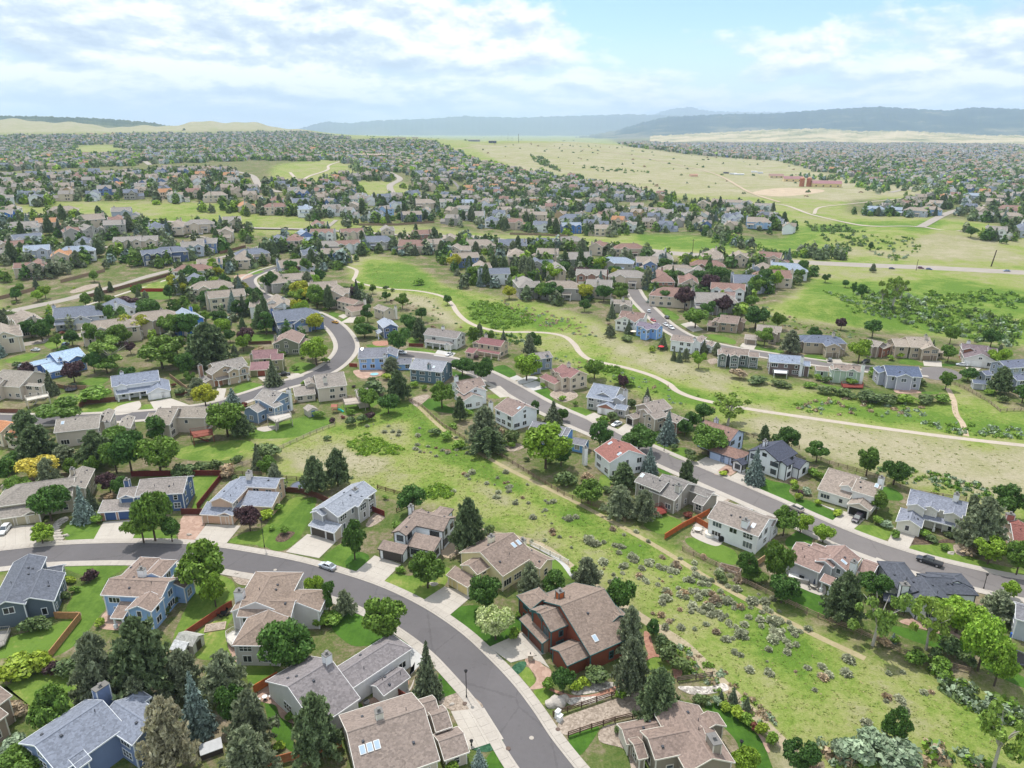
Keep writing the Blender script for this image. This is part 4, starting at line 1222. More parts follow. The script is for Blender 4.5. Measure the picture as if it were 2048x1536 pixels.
 def nearest_face(pt):
  best = None
  for w in W:
   if w.porch:
    continue
   ws0, ws1, t0, t1 = w.rect
   q = pt - w.p0
   s, t = float(np.dot(q, w.a)), float(np.dot(q, w.n))
   for (f, dist, out, along) in (('s0', abs(s - ws0), -w.a, t), ('s1', abs(s - ws1), w.a, t), ('t0', abs(t - t0), -w.n, s), ('t1', abs(t - t1), w.n, s)):
    if w.shed and f == 't0':
     continue
    lo, hi = (t0, t1) if f[0] == 's' else (ws0, ws1)
    dist += max(lo - along, along - hi, 0) * 2
    if best is None or dist < best[0]:
     best = (dist + 0, w, f, out, along, lo, hi)
  return best
 for dspec in doors:
  dx, dy, dw = dspec[:3]
  dc = dspec[3] if len(dspec) > 3 else doorcol or trim
  dh = 2.35 if dw > 1.6 else 2.2
  pt = PT(z, dx, dy, 1.2)[:2]
  bf = nearest_face(pt)
  if bf is None or bf[0] > 7:
   continue
  _, w, f, out, along, lo, hi = bf
  dw = min(dw, hi - lo - 0.5)
  if dw < 0.8:
   continue
  along = min(max(along, lo + dw / 2 + 0.25), hi - dw / 2 - 0.25)
  dh = min(dh, (w.E if not (f[0] == 't' or w.shed) else w.E) - 0.15)
  ws0, ws1, t0, t1 = w.rect
  q = w.p0 + (w.a * ws0 + w.n * along if f == 's0' else w.a * ws1 + w.n * along if f == 's1' else w.a * along + w.n * t0 if f == 't0' else w.a * along + w.n * t1)
  m = wall_frame((q[0] - OX[0], q[1] - OX[1], 0.05), out)
  taken.append((q, dw / 2 + 0.7, 0.0, dh + 0.3))
  mb = MB()
  if dw > 1.6:
   ph = dh / 4
   npan = max(2, int(round(dw / 1.2)))
   mb.box((-dw / 2, 0, 0), (dw, 0, 0), (0, 0.03, 0), (0, 0, dh))
   for i in range(4):
    for j in range(npan):
     mb.box((-dw / 2 + dw * j / npan + 0.06, 0.028, i * ph + 0.05), (dw / npan - 0.12, 0, 0), (0, 0.035, 0), (0, 0, ph - 0.10))
   dm = plain('door_' + dc, lin(dc, WK), 0.55, 0.05)
   dob = link('garage_door', mb.mesh('garage_door', [dm]), root, mat=m)
   fb = MB()
   fb.box((-dw / 2 - 0.16, 0, 0), (0.16, 0, 0), (0, 0.11, 0), (0, 0, dh))
   fb.box((dw / 2, 0, 0), (0.16, 0, 0), (0, 0.11, 0), (0, 0, dh))
   fb.box((-dw / 2 - 0.16, 0, dh), (dw + 0.32, 0, 0), (0, 0.11, 0), (0, 0, 0.18))
   link('door_frame', fb.mesh('door_frame', [tm]), dob)
  else:
   mb.box((-dw / 2, 0, 0), (dw, 0, 0), (0, 0.05, 0), (0, 0, dh))
   mb.box((-dw / 2 + .15, 0.05, 0.2), (dw - .3, 0, 0), (0, 0.02, 0), (0, 0, 0.8))
   mb.box((-dw / 2 + .15, 0.05, 1.2), (dw - .3, 0, 0), (0, 0.02, 0), (0, 0, 0.8))
   link('front_door', mb.mesh('front_door', [plain('door_' + dc, lin(dc, WK), 0.5, 0.04)]), root, mat=m)
 # windows, storey by storey, where the wall is free
 def free(pt, z0, z1, out, own):
  chk = pt + out * 0.4
  for w in W:
   if w is own or w.porch:
    rz = roof_z(w, *chk) if w.porch else None
    if rz is not None and z0 < rz + 0.3 and z1 > w.E - 0.4:
     return False
    continue
   rz = roof_z(w, *chk)
   if rz is not None and z0 < rz + 0.15:
    return False
  for (q, r, a, b) in taken:
   if np.hypot(*(q - pt)) < r and z0 < b and z1 > a:
    return False
  return True
 nwin = 0
 for w in W:
  if w.porch or 'W' in w.fl:
   continue
  ws0, ws1, t0, t1 = w.rect
  k = (w.R - w.E) / w.hw
  sides = [('t1', w.n, ws0, ws1)]
  if not w.shed:
   sides.append(('t0', -w.n, ws0, ws1))
  sides += [('s0', -w.a, t0, t1), ('s1', w.a, t0, t1)]
  for f, out, lo, hi in sides:
   if f[0] == 's' and w.ends[0 if f == 's0' else 1] == 'n':
    continue
   Ls = hi - lo
   if Ls < 2.0:
    continue
   ze = w.E
   gable = f[0] == 's' and not w.shed and w.ends[0 if f == 's0' else 1] == 'g'
   storeys = [0.95]
   if ze > 4.7:
    storeys.append(3.55 if ze < 6.1 else 3.9)
   for st in storeys:
    nw = max(1, int(Ls / (3.3 / wink)))
    for i in range(nw):
     if rnd.random() < 0.14:
      continue
     c = lo + Ls * (i + 0.5) / nw + rnd.uniform(-0.25, 0.25)
     ww = rnd.choice([0.9, 1.1, 1.6, 1.6, 1.9, 2.4])
     wh = rnd.choice([1.2, 1.4, 1.4, 1.6])
     ww = min(ww, Ls / nw - 0.7)
     if ww < 0.6:
      continue
     if st + wh > ze - 0.15:
      wh = ze - 0.25 - st
      if wh < 0.7:
       continue
     q = w.p0 + (w.a * ws0 + w.n * c if f == 's0' else w.a * ws1 + w.n * c if f == 's1' else w.a * c + w.n * t0 if f == 't0' else w.a * c + w.n * t1)
     if not free(q, st, st + wh, out, w) or not free(q + np.array([out[1], -out[0]]) * ww / 2, st, st + wh, out, w) or not free(q - np.array([out[1], -out[0]]) * ww / 2, st, st + wh, out, w):
      continue
     taken.append((q, ww / 2 + 0.4, st, st + wh))
     fr, pm = window_meshes(ww, wh, 1 if rnd.random() < .35 else 0, tm, trim)
     fo = link('window', fr, root, mat=wall_frame((q[0] - OX[0], q[1] - OX[1], st), out))
     link('pane', pm, fo)
     nwin += 1
   if gable and w.R - w.E > 2.0 and w.hw > 3.2 and rnd.random() < 0.6:
    q = w.p0 + (w.a * ws0 if f == 's0' else w.a * ws1)
    st = w.E + 0.1
    if free(q, st, st + 0.9, out, w):
     fr, pm = window_meshes(1.2, 0.9, 0, tm, trim)
     fo = link('window', fr, root, mat=wall_frame((q[0] - OX[0], q[1] - OX[1], st), out))
     link('pane', pm, fo)
 def on_roof(u, v):
  """where the sight line meets this house's roofs"""
  best = None
  for h in np.arange(13.0, 2.0, -0.1):
   pt = P(u, v, h)
   for w in W:
    rz = roof_z(w, pt[0], pt[1])
    if rz is not None and h <= rz + gz * 0:
     return pt, w
  return None, None
 for ch in chims:
  cx, cy, top, cw, cdp = ch[:5]
  cc = ch[5] if len(ch) > 5 else None
  best = None
  for hh_ in np.arange(4.5, 14.0, 0.25):
   pt = PT(z, cx, cy, hh_)
   for w in W:
    if w.porch:
     continue
    q = pt[:2] - w.p0
    s_, t_ = float(np.dot(q, w.a)), float(np.dot(q, w.n))
    r0, r1, q0, q1 = w.rect
    out_ = max(r0 - s_, s_ - r1, q0 - t_, t_ - q1, 0)
    rz = roof_z(w, pt[0], pt[1])
    sc_ = abs(hh_ - (rz + 1.7)) if rz is not None and out_ == 0 else abs(hh_ - (w.R + 0.8)) + 3 * max(0.0, out_ - cdp * .6) + .4
    if best is None or sc_ < best[0]:
     best = (sc_, pt, hh_, w)
  pt, top = best[1], best[2]
  x, y = pt[0] - OX[0], pt[1] - OX[1]
  mb = MB()
  a = W[0].a
  mb.cbox((x, y, 0.0), cw, cdp, top, a)
  cmat = siding(cc, WK) if cc else wm
  c_o = mb.build('chimney', cmat, root)
  cb = MB()
  cb.cbox((x, y, top), cw + 0.24, cdp + 0.24, 0.14, a)
  cb.tube((x, y, top + .1), (x, y, top + 0.65), 0.22, 0.2, 8)
  cb.cbox((x, y, top + 0.65), 0.62, 0.62, 0.08, a)
  cb.build('chimney_cap', plain('chimney_cap', (0.16, 0.155, 0.15), 0.6), c_o)
  eb = MB()
  n2 = np.array([-a[1], a[0]])
  for sx in (-1, 1):
   for sy in (-1, 1):
    e = np.array([x, y]) + a * sx * cw / 2 + n2 * sy * cdp / 2
    eb.cbox((e[0], e[1], 0.0), 0.16, 0.16, top, a)
  eb.build('corner_board', tm, c_o)
 for (sx, sy) in sky:
  pt, w = on_roof(*Z(z, sx, sy))
  if w is None:
   continue
  q = pt[:2] - w.p0
  t = float(np.dot(q, w.n))
  sg = 1 if t > 0 else -1
  k = (w.R - w.E) / w.hw
  up = np.array([-w.n[0] * sg, -w.n[1] * sg, k])
  up /= np.linalg.norm(up)
  al = np.array([w.a[0], w.a[1], 0])
  nr = np.cross(al, up)
  if nr[2] < 0:
   nr = -nr
  c = np.array([pt[0] - OX[0], pt[1] - OX[1], roof_z(w, pt[0], pt[1])])
  mb = MB()
  mb.box(c - al * .5 - up * .75, al * 1.0, up * 1.5, nr * 0.14)
  so = mb.build('skylight', trim_mat('e8e8e8'), w.roof)
  gb = MB()
  gb.box(c - al * .4 - up * .65 + nr * 0.14, al * 0.8, up * 1.3, nr * 0.02)
  # the glass is the upper face of the unit
  gb.build('skylight_glass', plain('skylight_glass', (0.35, 0.45, 0.55), 0.12, 0.05, spec=0.6), root)
 if vents:
  vm = plain('roof_vent', lin(roof, 0.35), 0.7)
  for w in W:
   if w.shed or w.L < 6:
    continue
   for i in range(rnd.choice([2, 3, 3, 4])):
    s = w.L * rnd.uniform(0.15, 0.85)
    t = rnd.choice([-1, 1]) * rnd.uniform(0.12, 0.6) * w.hw
    p = loc(w, s, t, w.R - (w.R - w.E) * abs(t) / w.hw)
    wp = np.array([p[0], p[1]]) + OX
    if any((roof_z(o, *wp) or -9) > p[2] + 0.05 for o in W if o is not w):
     continue
    mb = MB()
    if rnd.random() < 0.6:
     mb.cbox((p[0], p[1], p[2] - 0.1), 0.42, 0.42, 0.32, w.a)
    else:
     mb.tube((p[0], p[1], p[2] - 0.1), (p[0], p[1], p[2] + 0.6), 0.07, 0.07, 6)
    mb.build('roof_vent', vm, w.roof)
 for dk in decks:
  make_deck(root, OX, z, dk)
 if z != 'm':
  HOUSES.append((root, org, short or label, z))
 return root
def ridge_mat(roof):
 key = 'ridge_' + roof
 if key not in MATS:
  c = lin(roof, RK)
  plain(key, tuple(x * 1.18 for x in c), 0.85, 0.15, 2.0)
 return MATS[key]
def make_deck(root, OX, z, dk):
 pts, h, colr = dk[:3]
 rail = dk[3] if len(dk) > 3 else True
 w = [P(*Z(z, x, y), h) for x, y in pts]
 top = [(p[0] - OX[0], p[1] - OX[1], h) for p in w]
 ar = sum(top[i][0] * top[(i + 1) % len(top)][1] - top[(i + 1) % len(top)][0] * top[i][1] for i in range(len(top)))
 if ar < 0:
  top = top[::-1]
 m = plain('deck_' + colr, lin(colr, 0.8), 0.75, 0.12, 2.0)
 mb = MB()
 mb.poly(top)
 mb.poly([(p[0], p[1], h - 0.25) for p in top[::-1]])
 for i in range(len(top)):
  a, b = top[i], top[(i + 1) % len(top)]
  mb.quad((a[0], a[1], h - .25), (b[0], b[1], h - .25), b, a)
 d_o = mb.build('deck', m, root)
 rb = MB()
 for i in range(len(top)):
  a, b = np.array(top[i]), np.array(top[(i + 1) % len(top)])
  L = np.linalg.norm(b - a)
  if h > 1.5:
   rb.tube((a[0], a[1], -0.3), (a[0], a[1], h - .25), 0.12, 0.12, 5)
  if rail:
   rb.tube(a + (0, 0, 1.0), b + (0, 0, 1.0), 0.06, 0.06, 4)
   rb.tube(a + (0, 0, .15), b + (0, 0, .15), 0.04, 0.04, 4)
   n = max(2, int(L / 0.35))
   for j in range(n):
    q = a + (b - a) * j / n
    rb.tube(q, q + (0, 0, 1.0), 0.055 if j == 0 else 0.025, 0.055 if j == 0 else 0.025, 4)
 if rb.v:
  rb.build('railing', m, d_o)
 if len(dk) > 4:      # flight of steps: from, to in the photo
  (x1, y1), (x2, y2) = dk[4]
  a = P(*Z(z, x1, y1), h)
  b = P(*Z(z, x2, y2), 0.1)
  a[:2] -= OX
  b[:2] -= OX
  a[2], b[2] = h, 0.1
  n = max(3, int(h / 0.2))
  d = b - a
  dd = d[:2] / max(np.hypot(*d[:2]), 1e-6)
  sb = MB()
  for j in range(n):
   q = a + d * (j + 0.5) / n
   sb.cbox((q[0], q[1], q[2] - 0.06), 0.34, 1.2, 0.06, dd)
  for sg in (-1, 1):
   o = np.array([-dd[1], dd[0], 0]) * 0.65 * sg
   sb.tube(a + o, b + o, 0.09, 0.09, 4)
   sb.tube(a + o + (0, 0, 0.95), b + o + (0, 0, 0.95), 0.05, 0.05, 4)
   for j in range(6):
    q = a + o + d * j / 5
    sb.tube(q, q + (0, 0, 0.95), 0.03, 0.03, 4)
  sb.build('steps', m, d_o)
HOUSES = []
MIDT = []
GA = 'houses along the curving street'
GB = 'houses along the straight street'
GC = 'houses around the bending street'
GD = 'houses along the cul-de-sac'
# ---- the houses nearest to the camera, each measured from the photograph
make_house(ZA, 'slate-roofed house with dark teal walls and a rounded hedge, behind a wooden fence', '5a6672', 'e6eaee', '6d727e', [
 (345, 165, 60, 735, 9.5, 6.0, 490, 290, 'gg'), (505, 345, 350, 690, 7.6, 4.6, 715, 575, 'gg'), (540, 328, 750, 316, 4.2, 3.0, 560, 425, 'gg'), (60, 745, 190, 735, 5.2, 4.0, 120, 790, 'gg')],
 short='teal slate-roofed house', group=GA, seed=2, decks=[([(-120, 1100), (130, 1080), (60, 1250), (-120, 1330)], 0.8, '9a9690', True)])
make_house(ZA, 'light blue house with brown roof, white chimney and a small gabled bay', '8fb0dc', 'f0f3f7', '9c8a80', [
 (1310, 460, 2030, 497, 10, 6.3, 1210, 660, 'gg'), (1640, 790, 1810, 615, 8.8, 6.0, 1500, 845, 'gn'), (1725, 230, 1490, 455, 10.5, 6.5, 1855, 290, 'hn'), (1965, 255, 1800, 395, 10, 6.5, 2050, 330, 'hn'),
 (2190, 370, 2090, 520, 8, 4.8, 2300, 480, 'gg'), (1440, 738, 1600, 738, 4.8, 3.2, 1450, 945, 'ss', 'P')], chims=[(1695, 350, 12.2, 1.3, 1.0, 'eef1f4')], short='light blue house', group=GA, seed=3)
make_house(ZB, 'pale grey house with brown roof, hipped bay and a low white deck', 'c9c6c6', 'eef0f2', '9a897d', [
 (860, 725, 1500, 735, 9, 6, 800, 870, 'gg'), (1160, 835, 1130, 975, 8.2, 5.8, 900, 985, 'nh'), (1320, 465, 900, 715, 9.2, 6, 1510, 570, 'hn'), (1620, 660, 1480, 740, 7.6, 5, 1850, 745, 'hn'), (1150, 1050, 1300, 1085, 4.4, 3, 1025, 1190, 'ss', 'P')],
 chims=[(830, 610, 9.8, 1.7, 1.3, 'e6e8ea')], short='pale grey house with the white deck', group=GA, seed=4, decks=[([(760, 1085), (675, 1140), (680, 1215), (740, 1270), (835, 1300), (970, 1285), (960, 1150)], 0.9, 'd6d2cb', True, ((900, 1300), (880, 1345)))])
make_house(ZD, 'long white house under a broad grey roof with a white box chimney', 'dcdcde', 'f0f0f0', '918b8d', [
 (1800, 550, 2610, 32, 8.6, 5.0, 2395, 410, 'gh'), (1450, 585, 1900, 210, 7.8, 4.5, 1300, 400, 'gg'), (2480, 560, 2790, 330, 4.6, 3.2, 2640, 600, 'gg', 'W')],
 chims=[(1880, 170, 10.4, 1.2, 1.2, 'e8eaec')], short='white house with the broad grey roof', group=GA, seed=5, doors=[(2555, 570, 2.4)])
make_house(ZC, 'big blue house with pale blue-grey roof and a tall blue chimney', '7384a8', 'e8edf3', '8d94a4', [
 (1230, 720, 410, 1265, 10.5, 6.5, 1010, 1400, 'gg'), (1300, 790, 1870, 945, 10, 6.2, 1560, 1250, 'ng'), (870, 815, 1180, 760, 9, 6, 760, 960, 'gn'), (1570, 660, 1420, 800, 9.5, 6.2, 1690, 775, 'hn'), (420, 1290, 680, 1420, 5.2, 3.4, 260, 1420, 'ss'), (980, 1300, 840, 1440, 8.6, 6, 1110, 1370, 'gn')],
 chims=[(1205, 560, 14.0, 2.3, 1.3)], short='big blue house', group=GA, seed=6)
make_house(ZE, 'broad brown-roofed house with three skylights beside a wide concrete drive', 'c9bdb0', 'eeeae2', '9b8d85', [
 (80, 1105, 1010, 805, 8.8, 4.2, 1120, 1470, 'gg'), (930, 828, 1110, 665, 8.2, 4.5, 1190, 780, 'ng'), (1090, 905, 1285, 838, 7.8, 4.2, 1380, 1030, 'ng'), (1180, 1215, 1480, 1110, 5.6, 3.2, 1420, 1390, 'gg')],
 chims=[(465, 855, 9.8, 1.1, 1.1, 'd8d2c8')], sky=[(270, 1325), (358, 1295), (445, 1265)], short='brown-roofed house with three skylights', group=GA, seed=7)
make_house(ZI, 'tan house with taupe roof and three sand-coloured garage doors', 'b3aa98', 'ece8de', '9d968f', [
 (290, 520, 900, 442, 8.6, 5.4, 420, 740, 'hn'), (870, 545, 985, 312, 9.6, 6.3, 1080, 470, 'gg'), (285, 640, 330, 530, 8.2, 5.4, 215, 742, 'gn'), (-60, 770, 440, 742, 4.9, 3.1, 200, 920, 'ss'), (395, 850, 440, 700, 5.2, 3.2, 300, 925, 'gn')],
 doors=[(95, 985, 2.7), (270, 972, 2.7), (430, 965, 2.7)], doorcol='b8ae92', chims=[(865, 350, 11.4, 1.1, 1.0)], short='tan house with sand-coloured garage doors', group=GA, seed=8)
make_house(ZI, 'navy blue house with brick-fronted garage and navy garage doors', '51688f', 'eef0f4', 'a39b96', [
 (1680, 472, 2250, 437, 10, 6.3, 2155, 640, 'gg'), (1450, 567, 1800, 560, 8.8, 6, 1540, 690, 'gn'), (1240, 715, 1720, 690, 5, 3.2, 1420, 855, 'ss'), (1735, 625, 1850, 490, 9, 6.2, 1660, 682, 'gn'), (1520, 660, 1540, 600, 7.9, 6, 1500, 690, 'gn')],
 doors=[(1320, 930, 2.7), (1540, 915, 4.9)], doorcol='3c5684', chims=[(1520, 480, 11.2, 1.3, 1.1)], short='navy house', group=GA, seed=9, wc={2: 'b98d7c'})
make_house(ZJ, 'peach house with blue-grey roof and peach garage doors behind a purple tree', 'd3b49d', 'efe8e0', '99a0b0', [
 (850, 445, 600, 692, 9.6, 6.0, 715, 735, 'gg'), (830, 447, 1330, 454, 9.8, 6.3, 1150, 574, 'ng'), (440, 745, 800, 742, 5, 3.2, 560, 905, 'ss'), (735, 868, 800, 640, 6.4, 3.3, 660, 905, 'gn'), (1000, 565, 1255, 665, 6.4, 3.4, 1130, 800, 'ss')],
 doors=[(560, 962, 4.9), (765, 960, 2.7)], doorcol='cfa98e', chims=[(945, 385, 11.6, 1.6, 1.1, 'ddd6cc')], short='peach house', group=GA, seed=10, wc={2: 'cbb09a'})
make_house(ZK, 'grey house with pale slate roof, white trim and dark garage doors', 'b5b3b3', 'f2f3f5', 'a3a9b5', [
 (765, 250, 290, 560, 10, 6.3, 700, 520, 'gg'), (560, 385, 745, 478, 9.2, 6.2, 690, 560, 'ng'), (170, 695, 520, 755, 5.1, 3.2, 300, 845, 'ss'), (170, 600, 300, 570, 7.6, 6.2, 200, 640, 'gn')],
 doors=[(240, 860, 4.9), (412, 907, 2.7)], doorcol='4d4742', chims=[(660, 350, 11.8, 1.2, 1.1, 'eceef0')], short='grey house with the pale slate roof', group=GA, seed=11, wc={2: 'c4b5a5'})
make_house(ZK, 'white house with brown roof, black trim and dark garage doors', 'e9edf1', '4a4542', '9d8d84', [
 (1360, 610, 1800, 700, 10, 6.3, 1700, 855, 'gg'), (1140, 838, 1500, 590, 9.5, 6.3, 1330, 855, 'gn'), (1010, 945, 1290, 1030, 5.1, 3.2, 1035, 1090, 'ss'), (1400, 850, 1680, 950, 6.2, 3.6, 1500, 1080, 'ss'), (1720, 575, 1640, 660, 9, 6.2, 1800, 640, 'hn')],
 doors=[(945, 1105, 2.7), (1115, 1155, 4.9)], doorcol='4a4440', chims=[(1330, 555, 12, 1.2, 1.1, 'eef0f2')], short='white house with black trim', group=GA, seed=12)
make_house(ZL, 'cream house with big brown roof, two cream chimneys and pale yellow garage', 'e0d3a8', 'efe9d8', '9a897f', [
 (1000, 510, 600, 745, 9.8, 5.0, 1010, 950, 'gg'), (470, 905, 800, 690, 8.4, 5.3, 680, 950, 'gn'), (310, 905, 560, 1058, 4.9, 3.1, 330, 1100, 'ss'), (1040, 690, 1435, 812, 7.2, 4.5, 1270, 922, 'ng')],
 doors=[(262, 1108, 2.7), (402, 1192, 4.9)], doorcol='dccb92', chims=[(735, 555, 12, 1.2, 1.1, 'efe8cf'), (1110, 600, 13.2, 1.2, 1.2, 'efe8cf')], sky=[(1005, 665), (1063, 632)], short='cream house', group=GA, seed=13)
make_house(ZF, 'red-brown timber house with stone piers, teal trim and a wood-clad chimney', '7d4634', '3d6a6c', '98877c', [
 (1250, 340, 720, 548, 11, 4.8, 1130, 1130, 'gg'), (730, 545, 480, 645, 10.4, 6.6, 740, 812, 'ng'), (430, 612, 560, 560, 9.4, 7.2, 500, 716, 'gn'), (300, 650, 660, 900, 5.4, 3.3, 380, 872, 'ss'), (690, 1080, 1000, 990, 6.6, 3.7, 870, 1245, 'gn', 'W'),
 (390, 425, 540, 450, 8.6, 6.0, 290, 520, 'hn'), (1250, 560, 1470, 640, 8.8, 6.5, 1305, 755, 'ng')],
 doors=[(300, 845, 2.7), (430, 965, 4.9)], doorcol='5e3226', chims=[(720, 375, 13.4, 1.3, 1.2, 'b5663d')], sky=[(1140, 945)], short='red timber house', group=GA, seed=14, wc={3: 'a58873', 4: '74402f'},
 decks=[([(600, 1080), (720, 1240), (790, 1190), (690, 1060)], 0.9, '8a4630', True)])
make_house(ZG, 'brown-roofed house with olive walls and a broad square chimney, by the curved lawn', '8d8476', 'ddd8cc', '98867d', [
 (930, 728, 1350, 1420, 8.8, 5.0, 1400, 1120, 'gg'), (560, 1150, 1250, 1080, 8.8, 5.2, 760, 1420, 'gn'), (250, 1040, 800, 1000, 5.6, 3.2, 380, 1245, 'gn'), (1290, 850, 1390, 1010, 7.2, 5, 1480, 1010, 'gg'), (400, 1250, 520, 1230, 5.2, 3.6, 450, 1440, 'gg')],
 chims=[(1370, 1190, 12.2, 2.3, 1.4, '9c9488')], doors=[(320, 1260, 4.9)], doorcol='cfcabc', short='olive house with the square chimney', group=GA, seed=15)
make_house(ONE, 'brown house cut by the edge beside the yellowing lawn', '9b8b80', 'e4e0d8', '9a8a80', [(-60, 1400, -10, 1365, 9.5, 6.3, 12, 1400, 'gg'), (-50, 1450, -6, 1412, 8, 5, 14, 1412, 'gg')], short='brown house at the edge', group=GA, seed=16, vents=False)
# middle, left
make_house(Za, 'white house with slate-blue roof, full porch and three white garage doors', 'e6e9ee', 'f6f7f9', '8e96a8', [
 (822, 492, 1175, 446, 10, 6.3, 1000, 550, 'gg'), (860, 592, 1120, 556, 4.9, 3.4, 1000, 612, 'ss', 'P'), (1188, 575, 1150, 500, 5.8, 3.2, 1090, 628, 'gn'), (905, 550, 895, 505, 9.2, 6.2, 862, 565, 'gn'), (1075, 515, 1065, 470, 9.2, 6.3, 1030, 530, 'gn')],
 doors=[(1178, 648, 4.9), (1258, 636, 2.7)], doorcol='f2f3f5', chims=[(903, 462, 12, 1.2, 1, 'e8eaee')], short='white house with the slate-blue roof', group=GC, seed=17)
make_house(Za, 'taupe house with sunroom on stilts and a white stair', 'cbbfb2', 'efece6', 'a39c93', [
 (20, 442, 252, 457, 10, 6, 150, 575, 'gg'), (-90, 505, 20, 520, 8.4, 5.6, 60, 610, 'gg'), (172, 545, 345, 540, 7.6, 6, 350, 572, 'ss'), (235, 455, 175, 520, 9.4, 6, 300, 480, 'gn')],
 decks=[([(185, 655), (355, 622), (365, 640), (200, 675)], 3.2, 'd8d2c8', True, ((300, 650), (255, 700)))], short='taupe house with the stilted sunroom', group=GC, seed=18)
make_house(Za, 'royal blue house with pale icy blue roof beside a purple tree', '5d7fc0', 'eef2f7', 'b5cde6', [
 (370, 322, 585, 276, 10, 6.3, 560, 357, 'gg'), (260, 382, 400, 345, 8.8, 6, 330, 397, 'hn'), (300, 400, 440, 385, 6, 3.5, 360, 467, 'ss'), (500, 350, 560, 300, 9, 6.2, 480, 372, 'gn')], chims=[(445, 360, 12, 1.2, 1), (258, 425, 5.5, 1.2, 1.2, 'e6e6e6')], short='royal blue house with the icy roof', group=GC, seed=19)
make_house(Za, 'long beige house with taupe roof between big trees', 'c9c0b5', 'ece9e4', 'a19a92', [
 (418, 812, 748, 776, 9.8, 6.3, 600, 892, 'gg'), (700, 755, 870, 800, 9, 6, 760, 860, 'gg'), (860, 800, 1010, 845, 7, 4.5, 900, 892, 'gg')], chims=[(795, 832, 12, 1.4, 1.1, 'd8d4ce')], sky=[(466, 840)], short='long beige house', group=GC, seed=20)
make_house(Zb, 'beige house with red-stained rear deck above a curved lawn', 'c6bcb0', 'efece8', 'a2998f', [
 (10, 716, 296, 719, 9.8, 6.5, 200, 802, 'gg'), (-90, 728, 60, 730, 9, 6, 10, 855, 'gg'), (-150, 760, -60, 770, 7, 4.2, -100, 830, 'gg')], chims=[(-68, 735, 12, 1.2, 1.0, 'd6d0c8')],
 decks=[([(150, 905), (312, 882), (320, 925), (172, 950)], 3.0, '8f4f40', True, ((175, 940), (285, 975)))], short='beige house with the red deck', group=GC, seed=21)
make_house(Zb, 'slate-blue house with tall gable and white raised deck with stairs', '7e93b0', 'f2f4f7', 'a29c97', [
 (690, 585, 836, 612, 10.6, 7, 765, 692, 'gg'), (575, 716, 682, 690, 7, 5, 622, 777, 'gg'), (640, 655, 735, 640, 8.6, 6, 745, 745, 'ss'), (800, 660, 830, 610, 9.6, 6.6, 770, 690, 'gn')], chims=[(880, 590, 12.6, 1.3, 1, 'e4e6e8')],
 decks=[([(722, 795), (890, 765), (905, 795), (785, 835)], 3.4, 'c4beb6', True, ((800, 830), (795, 890)))], short='slate-blue house with the white deck', group=GC, seed=22)
make_house(Zb, 'tan house with grey roof, brick gable and white-framed dormers', 'b9a58f', 'f0ede7', '9d9792', [
 (300, 397, 536, 347, 10, 6.3, 500, 417, 'gg'), (370, 418, 395, 385, 9.2, 6.2, 300, 478, 'gn'), (330, 500, 570, 452, 4.9, 3.4, 480, 497, 'ss', 'P'), (230, 485, 310, 512, 5.6, 3.2, 330, 548, 'gg'), (440, 440, 450, 400, 9, 6.3, 415, 455, 'gn'), (520, 420, 525, 385, 9, 6.3, 490, 435, 'gn')],
 doors=[(375, 572, 3.6, 'b07b5e')], chims=[(222, 412, 11.6, 1.5, 1.1, '9c7a68')], short='tan house with the brick gable', group=GC, seed=23)
make_house(Zb, 'low olive house with red-brown roof behind a dark spruce', '8f8d6c', 'e5dfce', '98777a', [
 (610, 300, 800, 290, 9.4, 6, 700, 362, 'gg'), (600, 388, 742, 378, 5, 3.3, 640, 447, 'ss'), (835, 330, 760, 320, 8.6, 6, 800, 370, 'gn')], chims=[(603, 332, 11.4, 1.1, 1)], doors=[(680, 470, 3.0, '8a4a38')], short='olive house with the red-brown roof', group=GC, seed=24)
make_house(Zb, 'grey-green house with brown roof beside the street bend', '7d8070', 'ebe8e0', '9a857d', [(855, 208, 905, 142, 10, 6.3, 765, 247, 'gg'), (950, 205, 985, 250, 4.6, 3.3, 1010, 290, 'ss', 'P')], chims=[(783, 195, 11, 1.1, 1)], short='grey-green house', group=GC, seed=25)
make_house(Zb, 'beige house with roofed two-storey rear porch beside the meadow', 'cdc2b4', 'efece6', 'a29a93', [
 (1070, 482, 1290, 457, 10, 6.5, 1200, 572, 'gg'), (1000, 540, 1080, 500, 8.4, 6, 1080, 580, 'gg'), (930, 585, 1050, 545, 5, 3.2, 1050, 628, 'ss'), (1380, 590, 1470, 580, 6.6, 5.6, 1440, 640, 'gg', 'W')], chims=[(1150, 502, 12.6, 1.3, 1, 'dcd6cc')],
 decks=[([(1285, 662), (1440, 640), (1450, 690), (1300, 705)], 3.2, 'b8ada2', True)], short='beige house with the roofed porch', group=GC, seed=26)
make_house(Za, 'cream house with orange tile roof cut by the frame edge', 'd9cbb5', 'efe9dd', 'c98f6a', [(-60, 815, 80, 840, 9, 6, 40, 922, 'gg'), (60, 900, 185, 905, 7.4, 5, 100, 950, 'gg')], short='orange-roofed house', group=GC, seed=27)
make_house(Zc, 'sky blue house with slate roof and a white chimney by the corner', '8bb0e2', 'f2f5f9', '8a8c97', [
 (215, 357, 432, 352, 9.6, 6.3, 300, 432, 'gg'), (470, 390, 410, 345, 9.2, 6.2, 500, 415, 'gn'), (490, 428, 602, 442, 5.6, 3.3, 540, 477, 'gg')], chims=[(405, 407, 11.6, 1.2, 1, 'e4eaf2')], short='sky blue house', group=GB, seed=28, sky=[(238, 368)])
